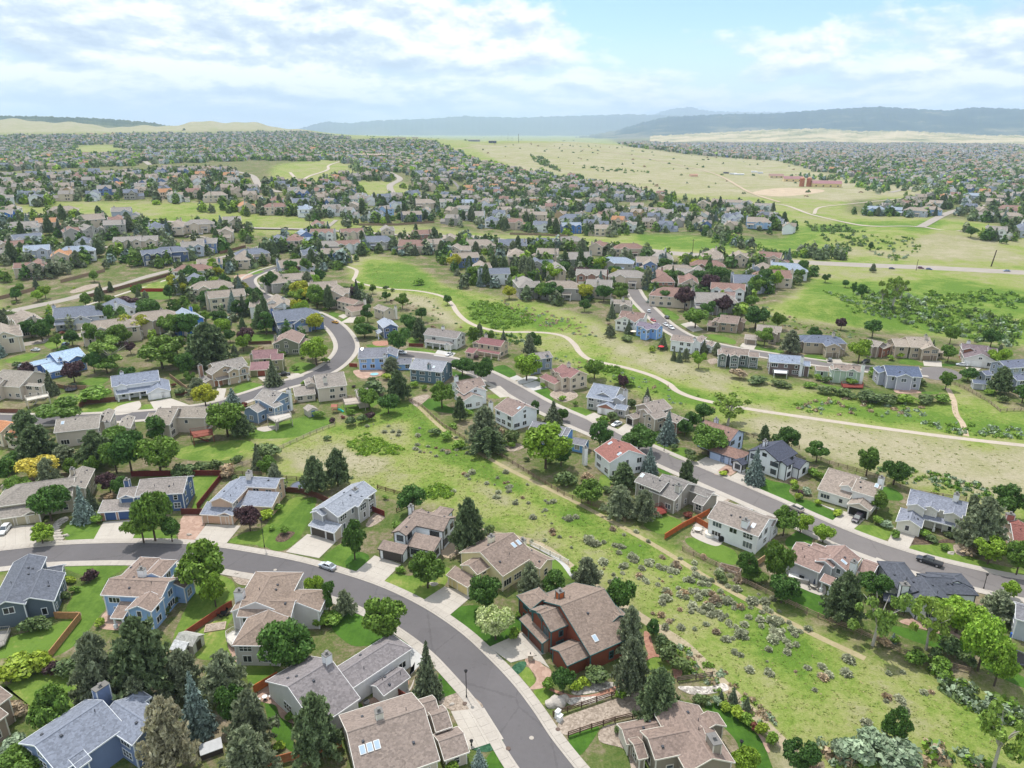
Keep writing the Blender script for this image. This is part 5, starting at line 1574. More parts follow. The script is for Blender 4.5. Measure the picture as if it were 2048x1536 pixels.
make_house(Zc, 'dark teal house with grey roof and white-framed bay windows', '5d7482', 'eff1f3', 'a0a3ad', [(630, 433, 872, 457, 10, 6.3, 760, 530, 'gg'), (620, 470, 680, 440, 8.8, 6.2, 600, 500, 'gn')], chims=[(735, 477, 11.8, 1.2, 1.0, '6c7f8c')], sky=[(772, 502)], short='dark teal house', group=GB, seed=29)
# below the straight street
make_house(Zc, 'white house with brown roof and stepped front gables near the meadow corner', 'e8ecef', 'f6f6f6', '9b8a82', [(930, 607, 1122, 574, 9.6, 6.3, 1000, 662, 'gg'), (1080, 648, 1020, 602, 8.6, 6, 975, 690, 'gn'), (1075, 700, 1000, 660, 6.6, 4.6, 985, 745, 'gn')], chims=[(938, 570, 12, 1.3, 1, 'f0f2f4')], short='white house with stepped gables', group=GB, seed=30)
make_house(Zd, 'white house with brown roof and a plain white gable', 'e9edf0', 'f4f4f4', '988680', [(200, 426, 338, 490, 9.8, 6.3, 170, 537, 'gg'), (370, 500, 300, 450, 6.6, 4.2, 410, 520, 'gn')], chims=[(80, 462, 11.6, 1.2, 1, 'f0f0f0')], sky=[(290, 508)], short='white house with the plain gable', group=GB, seed=31)
make_house(Zd, 'bright blue house with grey roof behind a broad leafy tree', '6f9fd8', 'f2f5f8', '8f8f97', [(395, 600, 640, 648, 8.6, 6.0, 500, 690, 'gg'), (655, 672, 590, 632, 8.6, 6.0, 600, 705, 'gn'), (690, 722, 802, 742, 5.6, 3.3, 750, 783, 'gg')], chims=[(383, 655, 9.6, 1.2, 1, 'eceff4')], short='bright blue house', group=GB, seed=32)
make_house(Zd, 'white house with red-brown roof and white end chimney', 'eceff2', 'f6f6f6', '9f6f67', [(985, 729, 1107, 819, 10, 6.3, 920, 877, 'gg'), (1130, 830, 1050, 790, 7, 4.4, 1170, 850, 'gn')], chims=[(783, 800, 11.6, 1.2, 1.1, 'f4f4f4')], sky=[(1037, 850), (968, 770)], short='white house with the red-brown roof', group=GB, seed=33)
make_house(ZM, 'grey-olive house with grey roof in three steps and a tall chimney', '9a958c', 'eceae5', '928d8a', [
 (265, 386, 575, 506, 9.6, 6, 330, 562, 'gg'), (500, 415, 830, 516, 10, 5, 560, 690, 'gg'), (840, 520, 1010, 580, 9, 5, 870, 622, 'gh'), (980, 600, 1090, 660, 6, 3.4, 920, 760, 'gg')], chims=[(705, 540, 11.8, 1.4, 1.2, 'c4bfb6')], sky=[(268, 430)],
 doors=[(1030, 790, 4.6)], doorcol='8a857c', short='grey-olive stepped house', group=GB, seed=34, decks=[([(330, 830), (500, 790), (560, 870), (420, 910)], 1.0, '8c3f38', True)])
make_house(ZM, 'white house with mottled tan roof, red gable infill and three tall windows', 'e8eaed', 'f4f4f4', 'a1968e', [(1180, 729, 1792, 946, 9.8, 6.0, 1390, 1062, 'gg'), (1760, 900, 1890, 950, 7.4, 5, 1850, 1050, 'gg'), (1390, 770, 1560, 830, 7, 4.6, 1480, 800, 'gg')], chims=[(1510, 962, 10.6, 1.5, 1.3, 'eceef0')], sky=[(1600, 1030)], short='white house with three tall windows', group=GB, seed=35)
make_house(ZN, 'grey house with rosy brown roof, arched gable window and rear patio', 'bdbcc2', 'f2f3f6', 'a28a82', [
 (1020, 541, 860, 706, 9.8, 5.6, 1160, 767, 'gg'), (420, 560, 850, 602, 8.6, 4.6, 480, 782, 'gg'), (750, 723, 900, 640, 8.8, 6, 870, 822, 'gn'), (770, 905, 920, 912, 4.8, 3.3, 800, 1005, 'ss', 'P'), (1250, 702, 1405, 792, 6.2, 3.4, 1230, 882, 'gg'), (630, 520, 850, 590, 8.4, 5, 700, 640, 'gg')],
 chims=[(1130, 742, 11.6, 1.3, 1.1, 'eef0f2')], sky=[(1005, 750)], short='grey house with the rosy roof', group=GB, seed=36)
make_house(ZO, 'white house with charcoal roof and a tall white chimney', 'e4e7ea', '3f424a', '5f636e', [
 (860, 1277, 1200, 1292, 9.2, 5, 1000, 1482, 'nh'), (735, 1172, 540, 1400, 8.8, 5, 420, 1290, 'hg'), (830, 1472, 960, 1300, 8.2, 5.6, 700, 1492, 'gn'), (1190, 1272, 1250, 1330, 8.4, 5, 1460, 1440, 'hn')], chims=[(610, 1372, 10.4, 1.7, 1.2, 'eceef0')], short='white house with the charcoal roof', group=GB, seed=37)
make_house(ONE, 'grey house cut by the right edge with a blue barrel beside it', 'b4bac4', 'f0f2f4', '8f8f96', [(2032, 1207, 2110, 1228, 8.4, 5.6, 2040, 1227, 'gg')], short='grey house at the edge', group=GB, seed=38)
# above the straight street
make_house(Zc, 'pale grey house with white trim, full porch and double garage', 'd2d2cf', 'f5f5f5', '99928f', [
 (730, 206, 976, 236, 10, 6.3, 850, 277, 'gg'), (710, 296, 900, 302, 5, 3.4, 760, 317, 'ss', 'P'), (872, 319, 928, 286, 6, 3.2, 810, 347, 'gn'), (870, 246, 885, 222, 9.3, 6.3, 825, 263, 'gn')], doors=[(855, 372, 4.9), (915, 379, 2.7)], doorcol='d8d4c8', chims=[(840, 198, 11.4, 1.2, 1, 'f0f0f0')], short='pale grey house with the full porch', group=GB, seed=39)
make_house(Zc, 'brown house with dark red roof and long columned porch', 'c9b6a3', 'e6dccd', '93696b', [(1125, 276, 1300, 302, 10, 6.3, 1200, 337, 'gg'), (1100, 362, 1270, 388, 4.9, 3.4, 1180, 393, 'ss', 'P'), (1085, 310, 1120, 290, 9, 6, 1050, 340, 'gn'), (1040, 350, 1090, 365, 5.4, 3.2, 1050, 395, 'ss')], doors=[(1040, 390, 4.4)], doorcol='bfae98', chims=[(1160, 258, 11.4, 1.2, 1, 'd8cdbf')], short='brown house with the dark red roof', group=GB, seed=40)
make_house(Zd, 'blue-grey house with taupe roof half hidden by a bright tree', '8793a6', 'dfe2e6', 'a09a98', [(385, 100, 515, 82, 9.6, 6.2, 440, 142, 'gg'), (350, 190, 440, 180, 5, 3.3, 380, 215, 'ss')], chims=[(498, 112, 11.6, 1.3, 1)], short='blue-grey house behind the bright tree', group=GB, seed=41)
make_house(Zd, 'beige house with wine-red roof and three-bay garage', 'd1c4b2', 'e9e1d3', '9b7674', [
 (612, 178, 740, 233, 10, 6.3, 600, 252, 'gg'), (490, 247, 604, 300, 5.3, 3.3, 480, 295, 'ss'), (540, 215, 600, 200, 9, 6.2, 510, 228, 'gn'), (620, 265, 660, 225, 9.2, 6.3, 600, 275, 'gn')], doors=[(437, 290, 2.5), (478, 306, 2.5), (515, 322, 2.5)], doorcol='a89880', chims=[(660, 172, 11.6, 1.2, 1, 'd8d0c4')], short='beige house with the wine-red roof', group=GB, seed=42)
make_house(Zd, 'grey house with blue-grey roof and brick gabled garage with white doors', 'b7b5b4', 'f3f3f4', '9aa2b2', [
 (845, 319, 1042, 352, 9.8, 5.5, 800, 425, 'gg'), (905, 387, 988, 340, 9.2, 6, 985, 442, 'gn'), (925, 472, 1000, 430, 6.2, 3.3, 990, 532, 'gn'), (1050, 430, 1015, 400, 8.8, 6.2, 1020, 460, 'gn'), (1020, 470, 1100, 490, 5.6, 3.6, 1060, 520, 'gg')], doors=[(886, 527, 2.6), (947, 548, 4.9)], doorcol='f0f0f0', chims=[(1083, 372, 12.6, 1.4, 1.1, 'c8c4c0')], wc={2: 'a87868'}, short='grey house with the brick garage', group=GB, seed=43)
make_house(Ze, 'taupe house with tan roof, bay windows and an open garage', 'b3a698', 'f0ece6', 'a29790', [
 (330, 179, 472, 139, 10, 6.3, 470, 227, 'gg'), (225, 264, 300, 232, 5.6, 3.2, 170, 272, 'gn'), (500, 236, 622, 282, 8.2, 5, 570, 322, 'gg'), (345, 222, 380, 190, 9.4, 6.3, 380, 250, 'gn'), (400, 260, 430, 215, 8.4, 5.6, 440, 285, 'gn')], doors=[(228, 312, 4.6, '2c2826')], chims=[(348, 132, 11.8, 1.4, 1.1, 'c6bcb0')], wc={2: '94705f'}, short='taupe house with the open garage', group=GB, seed=44)  # near-black door panel paints the shade inside the open garage
make_house(Ze, 'powder blue house with brown roof and two pale blue garage doors', 'c3d2ea', '5f6674', '9a7d73', [(780, 298, 1032, 373, 10, 6.3, 920, 442, 'gg'), (925, 485, 1005, 505, 6.2, 3.3, 900, 552, 'hh'), (900, 505, 940, 480, 6.0, 3.6, 870, 520, 'gn')], doors=[(845, 577, 4.9), (925, 597, 2.7)], doorcol='aebfdc', chims=[(865, 290, 11.8, 1.2, 1.1, 'd6deea')], short='powder blue house', group=GB, seed=45)
make_house(ZQ, 'white house with black roof and black window frames', 'eaedf1', '2e3036', '545868', [
 (510, 361, 295, 469, 10, 6.3, 620, 560, 'gg'), (650, 566, 805, 606, 6.8, 4, 700, 705, 'gg'), (350, 520, 470, 460, 9, 6.2, 400, 580, 'gn'), (520, 620, 560, 560, 8.2, 5.8, 580, 640, 'gn'), (-60, 590, 60, 590, 4.6, 3.2, 0, 610, 'gg')], doors=[(490, 700, 1.3, '2a2c33')], chims=[(305, 372, 12, 1.3, 1.1, 'f0f0f2')], short='white house with the black roof', group=GB, seed=46)
make_house(ZQ, 'white house with big tan roof, arched dormer and dark open garage', 'e6e5e3', 'efece4', 'a6998f', [
 (1065, 692, 1450, 800, 9.6, 3.6, 960, 960, 'gg'), (1400, 832, 1702, 892, 10, 6.3, 1580, 1037, 'gg'), (1290, 902, 1370, 815, 8.6, 6, 1210, 932, 'gn'), (1410, 1112, 1550, 1000, 6.6, 3.3, 1560, 1217, 'gn')], doors=[(1410, 1222, 5.0, '1c1a19')], chims=[(1700, 812, 12.2, 1.3, 1.2, 'efefef')], sky=[(1640, 915)], short='white house with the big tan roof', group=GB, seed=47, wc={3: 'c9bfb0'})  # black panel fills the garage opening: shade of the interior as colour
make_house(ZO, 'cream-grey house with mottled slate roof, porch and single wide garage', 'dcd8cc', 'f4f3ee', '9095a4', [
 (680, 226, 1370, 391, 10, 6.3, 950, 457, 'gg'), (560, 452, 1230, 612, 5.1, 3.4, 1030, 637, 'ss', 'P'), (640, 592, 740, 470, 5.9, 3.3, 820, 682, 'gn'), (735, 402, 800, 340, 9.2, 6.3, 640, 392, 'gn'), (900, 430, 960, 375, 9.2, 6.3, 830, 420, 'gn'), (1180, 510, 1220, 450, 9, 6.2, 1110, 520, 'gn')], doors=[(640, 652, 5.0), (1015, 672, 1.2, '4d93b8')], doorcol='d6d2c6', chims=[(1235, 292, 12, 1.2, 1.1, 'efeeea')], short='cream-grey house with the slate roof', group=GB, seed=48)
make_house(ZO, 'house with brick-red roof and a broad brick chimney by the right edge', 'c2a79a', 'efeeec', '96635c', [(1880, 640, 2260, 700, 8, 4, 1850, 860, 'gg'), (1960, 720, 2060, 620, 7.6, 4.6, 2060, 800, 'gn')], chims=[(1880, 530, 11, 1.8, 1.2, 'a8736a')], short='house with the brick-red roof', group=GB, seed=49)
make_house(Zc, 'navy house with pale roof and small brick terrace at the bend', '5b6f96', 'eceff4', 'aab3c2', [(450, 178, 402, 130, 9.8, 6.3, 400, 217, 'gg'), (365, 215, 395, 235, 5, 3.4, 352, 250, 'ss', 'P')], short='navy house at the bend', group=GB, seed=50)
make_house(Zc, 'beige house with taupe roof and white chimney behind the navy one', 'cfc3b2', 'ece7de', 'a39b93', [(440, 57, 360, 30, 9.6, 6.2, 400, 85, 'gg')], chims=[(487, 47, 11, 1.2, 1, 'e6e2da')], short='beige house behind the navy one', group=GB, seed=51)
make_house(R3, 'tan house with brown roof and double garage on the bend', 'd6cabb', 'efe9df', '9c877c', [(10, 716, 142, 747, 9.6, 6, 70, 772, 'gg'), (20, 790, 190, 770, 5, 3.3, 100, 830, 'ss')], doors=[(90, 850, 4.9)], doorcol='d2c8b6', chims=[(183, 742, 11.4, 1.2, 1, 'eae6de')], short='tan house on the bend', group=GB, seed=52)
# cul-de-sac
make_house(Zg, 'grey-brown stone house with brown roof and double dark garage', 'a39080', 'd8cfc4', '97867d', [(900, 182, 1042, 196, 9.6, 5.6, 950, 247, 'gg'), (1012, 222, 1092, 212, 8.2, 5, 1055, 257, 'gg'), (812, 232, 880, 226, 6.8, 3.4, 820, 268, 'gg'), (860, 230, 880, 200, 8.2, 5.6, 840, 250, 'gn')], doors=[(800, 282, 2.6, '33291f'), (845, 295, 4.2, '33291f')], short='grey-brown stone house', group=GD, seed=53)
make_house(Zf, 'stone house with light taupe roof and brown garage doors', 'ada093', 'd9d2c8', 'aaa097', [(130, 180, 312, 197, 10, 6, 200, 232, 'gg'), (40, 252, 132, 262, 5.4, 3.2, 70, 292, 'ss'), (240, 240, 260, 205, 8.8, 5.8, 215, 255, 'gn')], doors=[(50, 300, 2.5), (95, 315, 4.0)], doorcol='8c7f72', short='stone house with the taupe roof', group=GD, seed=54)
make_house(Zf, 'stone house with dark slate hipped roof and arched entry', 'b8a996', 'ddd4c6', '737c90', [(545, 259, 692, 264, 9.8, 6, 600, 320, 'hh'), (668, 322, 690, 285, 9, 6, 625, 332, 'gn'), (742, 357, 722, 335, 6.2, 3.3, 778, 382, 'gg'), (470, 260, 560, 262, 8.2, 5.6, 500, 312, 'hn')], doors=[(660, 415, 4.6), (735, 420, 2.6)], doorcol='94887a', chims=[(697, 245, 11.6, 1.1, 1, 'c8bfb0')], short='stone house with the dark hipped roof', group=GD, seed=55)
make_house(Zf, 'taupe house with brick arched entry and dark garage', 'a4948a', 'ded6cc', 'a9a099', [(950, 287, 1062, 312, 9.2, 6, 990, 342, 'gg'), (985, 334, 1000, 300, 8.8, 6, 950, 352, 'gn'), (1060, 345, 1075, 315, 7.6, 5, 1030, 365, 'gn')], doors=[(980, 430, 4.4, '39302a')], wc={2: '9a6a58'}, short='house with the brick arched entry', group=GD, seed=56)
make_house(Zh, 'wide stone house with tan roof and three brown garage doors', 'b0a08e', 'd9cfc0', 'b4a89c', [(385, 272, 562, 277, 10, 6.3, 440, 352, 'gg'), (282, 287, 388, 289, 9.6, 6.2, 330, 347, 'gg'), (540, 338, 555, 305, 8.8, 6, 490, 357, 'gn'), (590, 368, 652, 364, 5.4, 3.3, 620, 392, 'gg')], doors=[(548, 432, 4.6), (615, 435, 2.6)], doorcol='857564', chims=[(535, 262, 11, 1.1, 1, 'c8beb0')], short='wide stone house with the tan roof', group=GD, seed=57)
make_house(Zh, 'white and brick house with dark brown roof beside the turning circle', 'dedcda', 'f2f2f2', '83757a', [(800, 322, 1002, 342, 9.8, 6, 840, 362, 'gg'), (840, 352, 870, 322, 9, 6, 810, 377, 'gn'), (900, 392, 965, 350, 7.6, 4, 830, 452, 'gn'), (1000, 350, 1060, 365, 9, 6, 1050, 390, 'gg')], doors=[(838, 470, 2.5), (910, 485, 4.2)], doorcol='eeeeee', wc={1: '9c6c5a'}, chims=[(855, 305, 11.4, 1.2, 1, 'efefef')], short='white and brick house', group=GD, seed=58)
make_house(Zg, 'sky blue house with patchy blue-brown roof facing the meadow', '86aee6', 'f0f5fb', '8f8595', [(290, 232, 452, 262, 9.8, 6.2, 330, 275, 'gg'), (365, 285, 385, 235, 9, 6.2, 335, 290, 'gn')], short='sky blue house facing the meadow', group=GD, seed=59)
make_house(Zg, 'white house with brown roof and tall white chimney above the meadow', 'e9e9e6', 'f6f6f4', '967e76', [(160, 152, 342, 172, 10, 6.3, 250, 205, 'gg'), (200, 200, 225, 160, 9, 6.2, 160, 190, 'gn')], chims=[(240, 172, 11.6, 1.2, 1, 'f2f0ec')], short='white house with the tall chimney', group=GD, seed=60)
make_house(Zg, 'grey house with taupe roof and two chimneys behind a dark spruce', 'a8a29a', 'e8e4dd', 'a19890', [(90, 67, 232, 77, 9.4, 6, 150, 105, 'gg'), (190, 105, 205, 80, 8.6, 5.8, 150, 115, 'gn')], chims=[(88, 62, 11, 1.1, 1, 'cfc9c0'), (172, 58, 11, 1.1, 1, 'cfc9c0')], short='grey house with two chimneys', group=GD, seed=61)
make_house(Zg, 'long white house with taupe roof and a tall glazed corner', 'e6eaee', 'f6f8fa', 'a5978f', [(540, 330, 712, 352, 9.6, 6.2, 600, 382, 'gg'), (690, 370, 790, 340, 9, 6.2, 740, 400, 'gg'), (780, 400, 850, 380, 6, 3.6, 820, 430, 'gg')], chims=[(705, 358, 12, 1.2, 1, 'f2f4f6')], short='long white house', group=GD, seed=62)
make_house(Zg, 'dark green-grey house with taupe roof and white windows above the trail', '6f7a78', 'eef0f0', '9c8e86', [(900, 427, 1112, 442, 9.8, 6.3, 960, 477, 'gg'), (910, 470, 915, 430, 9, 6.3, 875, 485, 'gn'), (1000, 480, 1005, 440, 9.2, 6.3, 965, 490, 'gn'), (1110, 455, 1180, 470, 8.4, 6, 1160, 500, 'gg')], short='dark green-grey house', group=GD, seed=63)
make_house(Zf, 'dark brown house with blue-grey roof and a white pergola', '6a5b58', 'f0f2f4', '9aa5ba', [(215, 400, 462, 417, 10, 6.3, 300, 467, 'gg'), (300, 442, 315, 405, 9.4, 6.3, 275, 467, 'gn'), (470, 450, 520, 460, 8, 5.6, 490, 490, 'gg')], chims=[(465, 422, 11.6, 1.1, 1, 'e8eaec')], short='dark brown house with the pergola', group=GD, seed=64, decks=[([(250, 512), (355, 515), (350, 545), (255, 540)], 2.4, 'f0f2f4', False)])
make_house(Zf, 'sage green house with taupe roof and low red deck', 'a9bda8', 'f3f6f2', 'a19289', [(690, 477, 902, 492, 9.6, 6.3, 760, 522, 'gg'), (820, 512, 830, 475, 9, 6.3, 790, 532, 'gn'), (560, 490, 662, 502, 6, 3.5, 600, 527, 'gg'), (710, 505, 720, 480, 9, 6.3, 680, 520, 'gn')], chims=[(918, 480, 11, 1.1, 1, 'eaeeea')], short='sage green house', group=GD, seed=65, decks=[([(750, 622), (912, 626), (915, 652), (762, 648)], 0.7, '8a4038', True)])
make_house(Zh, 'grey house with dark blue roof and white bays beside the turning circle', 'a9abb8', 'f3f5f8', '68748e', [(222, 485, 482, 497, 10, 6.3, 350, 567, 'gg'), (350, 547, 355, 495, 9.4, 6.3, 315, 572, 'gn'), (175, 520, 240, 495, 8.6, 6, 190, 550, 'gg')], short='grey house with the dark blue roof', group=GD, seed=66)
make_house(Zh, 'blue-grey house with slate roof behind a dark pine at the right edge', '9aa3b4', 'f0f2f5', '7d8398', [(1080, 452, 1290, 437, 9.6, 6.2, 1200, 505, 'gg'), (940, 522, 1012, 527, 6.4, 4, 970, 562, 'gg'), (1150, 542, 1290, 562, 9, 6, 1200, 602, 'gg')], short='blue-grey house behind the pine', group=GD, seed=67)
make_house(Zh, 'small grey outbuilding with slate roof and white door', 'b9bac0', 'eef0f2', '717a8e', [(880, 590, 990, 600, 4.8, 3, 930, 620, 'gg')], short='grey outbuilding', group=GD, seed=68, doors=[(975, 665, 1.0, 'f2f2f2')], vents=False)
make_house(Zg, 'grey house with brown roof and white bay behind a leafy tree', '908a88', 'e8eaec', '93888a', [(715, 77, 862, 92, 9.2, 6, 760, 112, 'gg'), (860, 110, 875, 90, 8.4, 5.8, 840, 125, 'gn')], short='grey house behind the leafy tree', group=GD, seed=69)
make_house(Zg, 'white-fronted house with rosy roof and raised covered deck', 'cfcdd0', 'f2f2f4', '9d857f', [(890, 10, 1010, 15, 9.6, 6.2, 940, 40, 'gg'), (905, 45, 1005, 42, 5.6, 5, 960, 62, 'ss', 'P')], short='house with the covered deck', group=GD, seed=70)
# ------------------------------------------------------------------ houses of the middle distance: five designs, copied and repainted
def proto_house(i):
 D = [
  ([(-9, 0, 7, 0, 10, 6.2, 0, -5.6, 'gg'), (2.5, -7.5, 2.5, 0, 9.2, 6.2, 6.2, -4, 'gn'), (9.5, -5, 9.5, 4, 6.0, 3.2, 13, 0, 'gg')], [(9.5, -5.2, 4.9)], [(-7, 3.5, 12, 1.3, 1.1)]),
  ([(-6, 0, 6, 0, 9.8, 6.2, 0, -5.8, 'hh'), (-4, -8, -4, 0, 9.0, 6.2, -0.6, -4, 'gn'), (9, -3, 9, 5, 6.2, 3.2, 12.6, 0, 'gg'), (1, -5.2, 6, -5.2, 4.8, 3.3, 3, -7.6, 'ss', 'P')], [(9, -3.4, 4.9)], [(4, 4.5, 11.8, 1.3, 1.1)]),
  ([(-3, -8, -3, 7, 10.2, 6.3, 2.6, 0, 'gg'), (-3, 1, 9, 1, 9.2, 5.8, 3, -3.8, 'ng'), (5, -3.6, 10, -3.6, 5, 3.2, 7, -8.2, 'ss')], [(7.4, -8.2, 4.9)], [(-7.4, 0, 12.2, 1.2, 1.3)]),
  ([(-10, 0, 9, 0, 9.8, 6.3, 0, -5.2, 'gg'), (-6.5, -6.6, -6.5, 0, 9.2, 6.3, -3.4, -4, 'gn'), (0, -6.2, 0, 0, 8.8, 6.3, 2.8, -4, 'gn'), (6, -6.6, 6, 0, 9.2, 6.3, 9.1, -4, 'gn')], [(-6.5, -6.8, 3.0)], [(9.6, 1, 12, 1.1, 1.3)]),
  ([(-8, 1, 8, 1, 9.6, 5.4, 0, -6, 'gh'), (4, -8, 4, 0, 8.0, 4.2, 8.4, -4, 'gn'), (-7.5, -5.8, -1, -5.8, 4.8, 3.2, -4, -8.6, 'ss', 'P')], [(4, -8.2, 4.9)], [(-8, 3, 11.6, 1.4, 1.1)]),
 ][i]
 r = make_house('m', 'house', 'd0c8bc', 'f0eeea', '9b928b', D[0], doors=D[1], chims=D[2], doorcol='d8d2c6', seed=200 + i, vents=False, wink=0.8)
 return r
PROTOS = [None] * 5
WALLS = {'W': 'e6e9ec', 'T': 'cdbfae', 'G': 'a5a29e', 'L': 'b4bccb', 'N': '4e5f80', 'B': '4a7cc8', 'b': '6f86b4', 'l': '9fbde0', 'R': 'a37c70', 'O': 'b9a07e', 'E': '8d9488'}
ROOFS = {'g': 'a39d98', 't': 'ab9f94', 'r': '9d7f76', 's': '7f8696', 'l': 'a7b4c6', 'o': 'c4936f', 'd': '6c6f7a'}
WNAME = {'W': 'white', 'T': 'tan', 'G': 'grey', 'L': 'pale blue-grey', 'N': 'navy', 'B': 'vivid blue', 'b': 'dull blue', 'l': 'light blue', 'R': 'brick', 'O': 'ochre', 'E': 'sage grey'}
RNAME = {'g': 'grey', 't': 'taupe', 'r': 'red-brown', 's': 'slate blue', 'l': 'pale blue', 'o': 'orange', 'd': 'charcoal'}
MIDH = []      # (root, wall letter, roof letter, plan position)
def mid_house(z, x, y, code, rot=None, scale=1.0, pi=None):
 u, v = Z(z, x, y)
 p = P(u, v)
 d = math.hypot(p[0], p[1])
 # the point given is the foot of the near wall: the house stands behind it
 p[:2] *= (d + 6.5) / d
 i = RNG.randrange(5) if pi is None else pi
 if PROTOS[i] is None:
  PROTOS[i] = proto_house(i)
  r = PROTOS[i]
 else:
  r = copy_tree(PROTOS[i])
 face = math.atan2(p[0], p[1])        # a house whose front looks at the camera has rot = -face
 if rot is None:
  rot = RNG.choice([0, 0, math.pi, math.pi / 2, -math.pi / 2]) + RNG.uniform(-.25, .25)
 r.location = (p[0], p[1], land(p[0], p[1]))
 r.rotation_euler = (0, 0, -face + rot)
 r.scale = (scale * 1.1, scale * 1.1, scale * 1.36)
 wm, rm = siding(WALLS[code[0]], WK), shingle(ROOFS[code[1]], RK)
 for c in r.children:
  st = c.name.split('.')[0]
  if st in ('wall', 'chimney'):
   c.material_slots[0].link = 'OBJECT'
   c.material_slots[0].material = wm
  elif st == 'roof':
   for k, m in ((0, rm), (1, ridge_mat(ROOFS[code[1]]))):
    c.material_slots[k].link = 'OBJECT'
    c.material_slots[k].material = m
 MIDH.append((r, code[0], code[1], np.array(p)))
 return r
MID = [
 (Za, '230 190 Tt;60 310 Tt;570 140 Ls;910 90 Ws;850 250 Tt;1165 180 Tt'), (Zb, '150 175 Bl;835 75 Wt;905 165 bs'),
 (R1, '60 280 Bg;160 215 Wt;320 430 Wg;410 440 Wg;590 385 To;870 500 Gr;1080 470 Gg;1400 410 Gg;1440 350 Wr;60 690 Tg;220 680 Tr;350 590 Ws;480 735 Ll;750 800 To;1010 640 Ws;950 745 Wl;470 930 Tr;1560 620 Tg;1790 610 Tg;1890 780 Ns;1890 440 Ws;60 60 Wg;440 65 Ws;780 230 Tt;1130 330 Tt;1480 240 Lg'),
 (R2, '100 410 Tt;370 400 Tg;690 500 Tt;470 640 bg;290 680 Lg;20 750 Ns;760 360 Tg;920 160 To;1280 90 Wr;1280 180 Tr;1570 110 Ws;1630 200 Wl;1780 410 Wr;1840 510 Wr;1620 530 bl;1500 590 Tr;1300 600 Es;1880 670 Gg;1700 770 Gs;900 800 Tt;1000 770 Ts;500 900 bt;300 980 Wr;330 1120 Ws;530 1200 Tt;700 1320 Tt;1300 1080 Gt;1460 910 Lt;1560 1090 Tt;1850 1210 Tt;2000 1290 Tt;1280 1420 Wt;1960 760 bt;60 30 Wt;560 30 Tt'),
 (R3, '90 310 Tr;60 405 Wr;270 370 Gs;350 290 Tg;520 400 Tr;610 320 Rr;690 395 Tt;820 355 Tt;1020 395 Tt;1255 395 Ts;260 165 Ws;410 85 Ws;535 165 Nt;640 135 Wt;620 65 Tt;790 62 Wg;950 65 Wl;1090 95 Ws;920 115 Wg;1020 160 Wg;1125 205 Ws;1220 120 Tt;860 440 Tt;930 505 bt;1050 590 Tt;1150 635 Ws;100 95 Tt;330 25 Ls'),
 (R4, '50 390 Ts;260 385 Ws;40 480 Tt;280 470 Tt;440 370 Tg;650 410 Tr;510 500 Eg;880 430 Tr;190 560 Gs;345 600 Tg;790 545 Gl;1010 540 bt;1130 495 Wg;110 720 Gg;380 745 Gt;600 645 Rg;870 655 Tg;1110 660 Rr;660 735 Tg;1235 610 Tt;235 240 Ws;450 250 Bl;470 180 Ws;690 270 Tt;880 240 Wg;210 160 Tt;30 220 Tr;590 88 Ls;720 88 Ls;400 78 Lt;300 62 Tt;60 115 Tg;940 85 Wt;1150 140 Wg;1080 125 Tt;1240 800 Tr;640 180 Wt'),
 (R5, '60 165 Lg;180 165 Wt;555 215 lt;690 205 Ws;600 150 Tr;430 95 Wg;280 55 Tt;170 65 Tt;400 60 Wt;610 90 Wg;500 65 Lg;210 500 Tt;430 500 Tt;660 500 Tr;190 570 Rr;110 630 Tg;345 760 Wr;480 690 Ls;715 650 Tr;580 600 Lt;60 700 Tr;200 840 Gg;760 590 Wl;240 480 Tt'),
 (R6, '170 258 ll;290 258 ll;370 205 Tr;470 268 Lt;580 260 lt;620 210 Wt;740 168 Tt;890 150 Ll;1040 195 Tt;1000 305 Wg;1165 250 Tr;1160 310 Tt;1050 430 Wg;1240 410 Ls;1230 140 Lg;1130 150 Wt;960 150 Wg'),
]
for z, txt in MID:
 for it in txt.split(';'):
  x, y, code = it.split()
  mid_house(z, float(x), float(y), code)
# trees that stand round those houses
for r, a, b, p in list(MIDH):
 dd = math.hypot(p[0], p[1])
 for k in range(5 if RNG.random() < .5 else 4):
  an, rr = RNG.uniform(0, 6.28), RNG.uniform(11, 19)
  q = (p[0] + math.cos(an) * rr, p[1] + math.sin(an) * rr * 0.9)
  if any(np.min(np.hypot(c[:, 0] - q[0], c[:, 1] - q[1])) < w + 1 for c, w in ROADS):
   continue
  if any(math.hypot(o[3][0] - q[0], o[3][1] - q[1]) < 9 for o in MIDH):
   continue
  if math.hypot(*q) < 330:
   continue
  kd = RNG.choice('ddbkkkykppqesdkkpu')
  MIDT.append((kd, (q[0], q[1], land(*q)), RNG.uniform(8.5, 14.5), RNG.uniform(9, 14.5)))
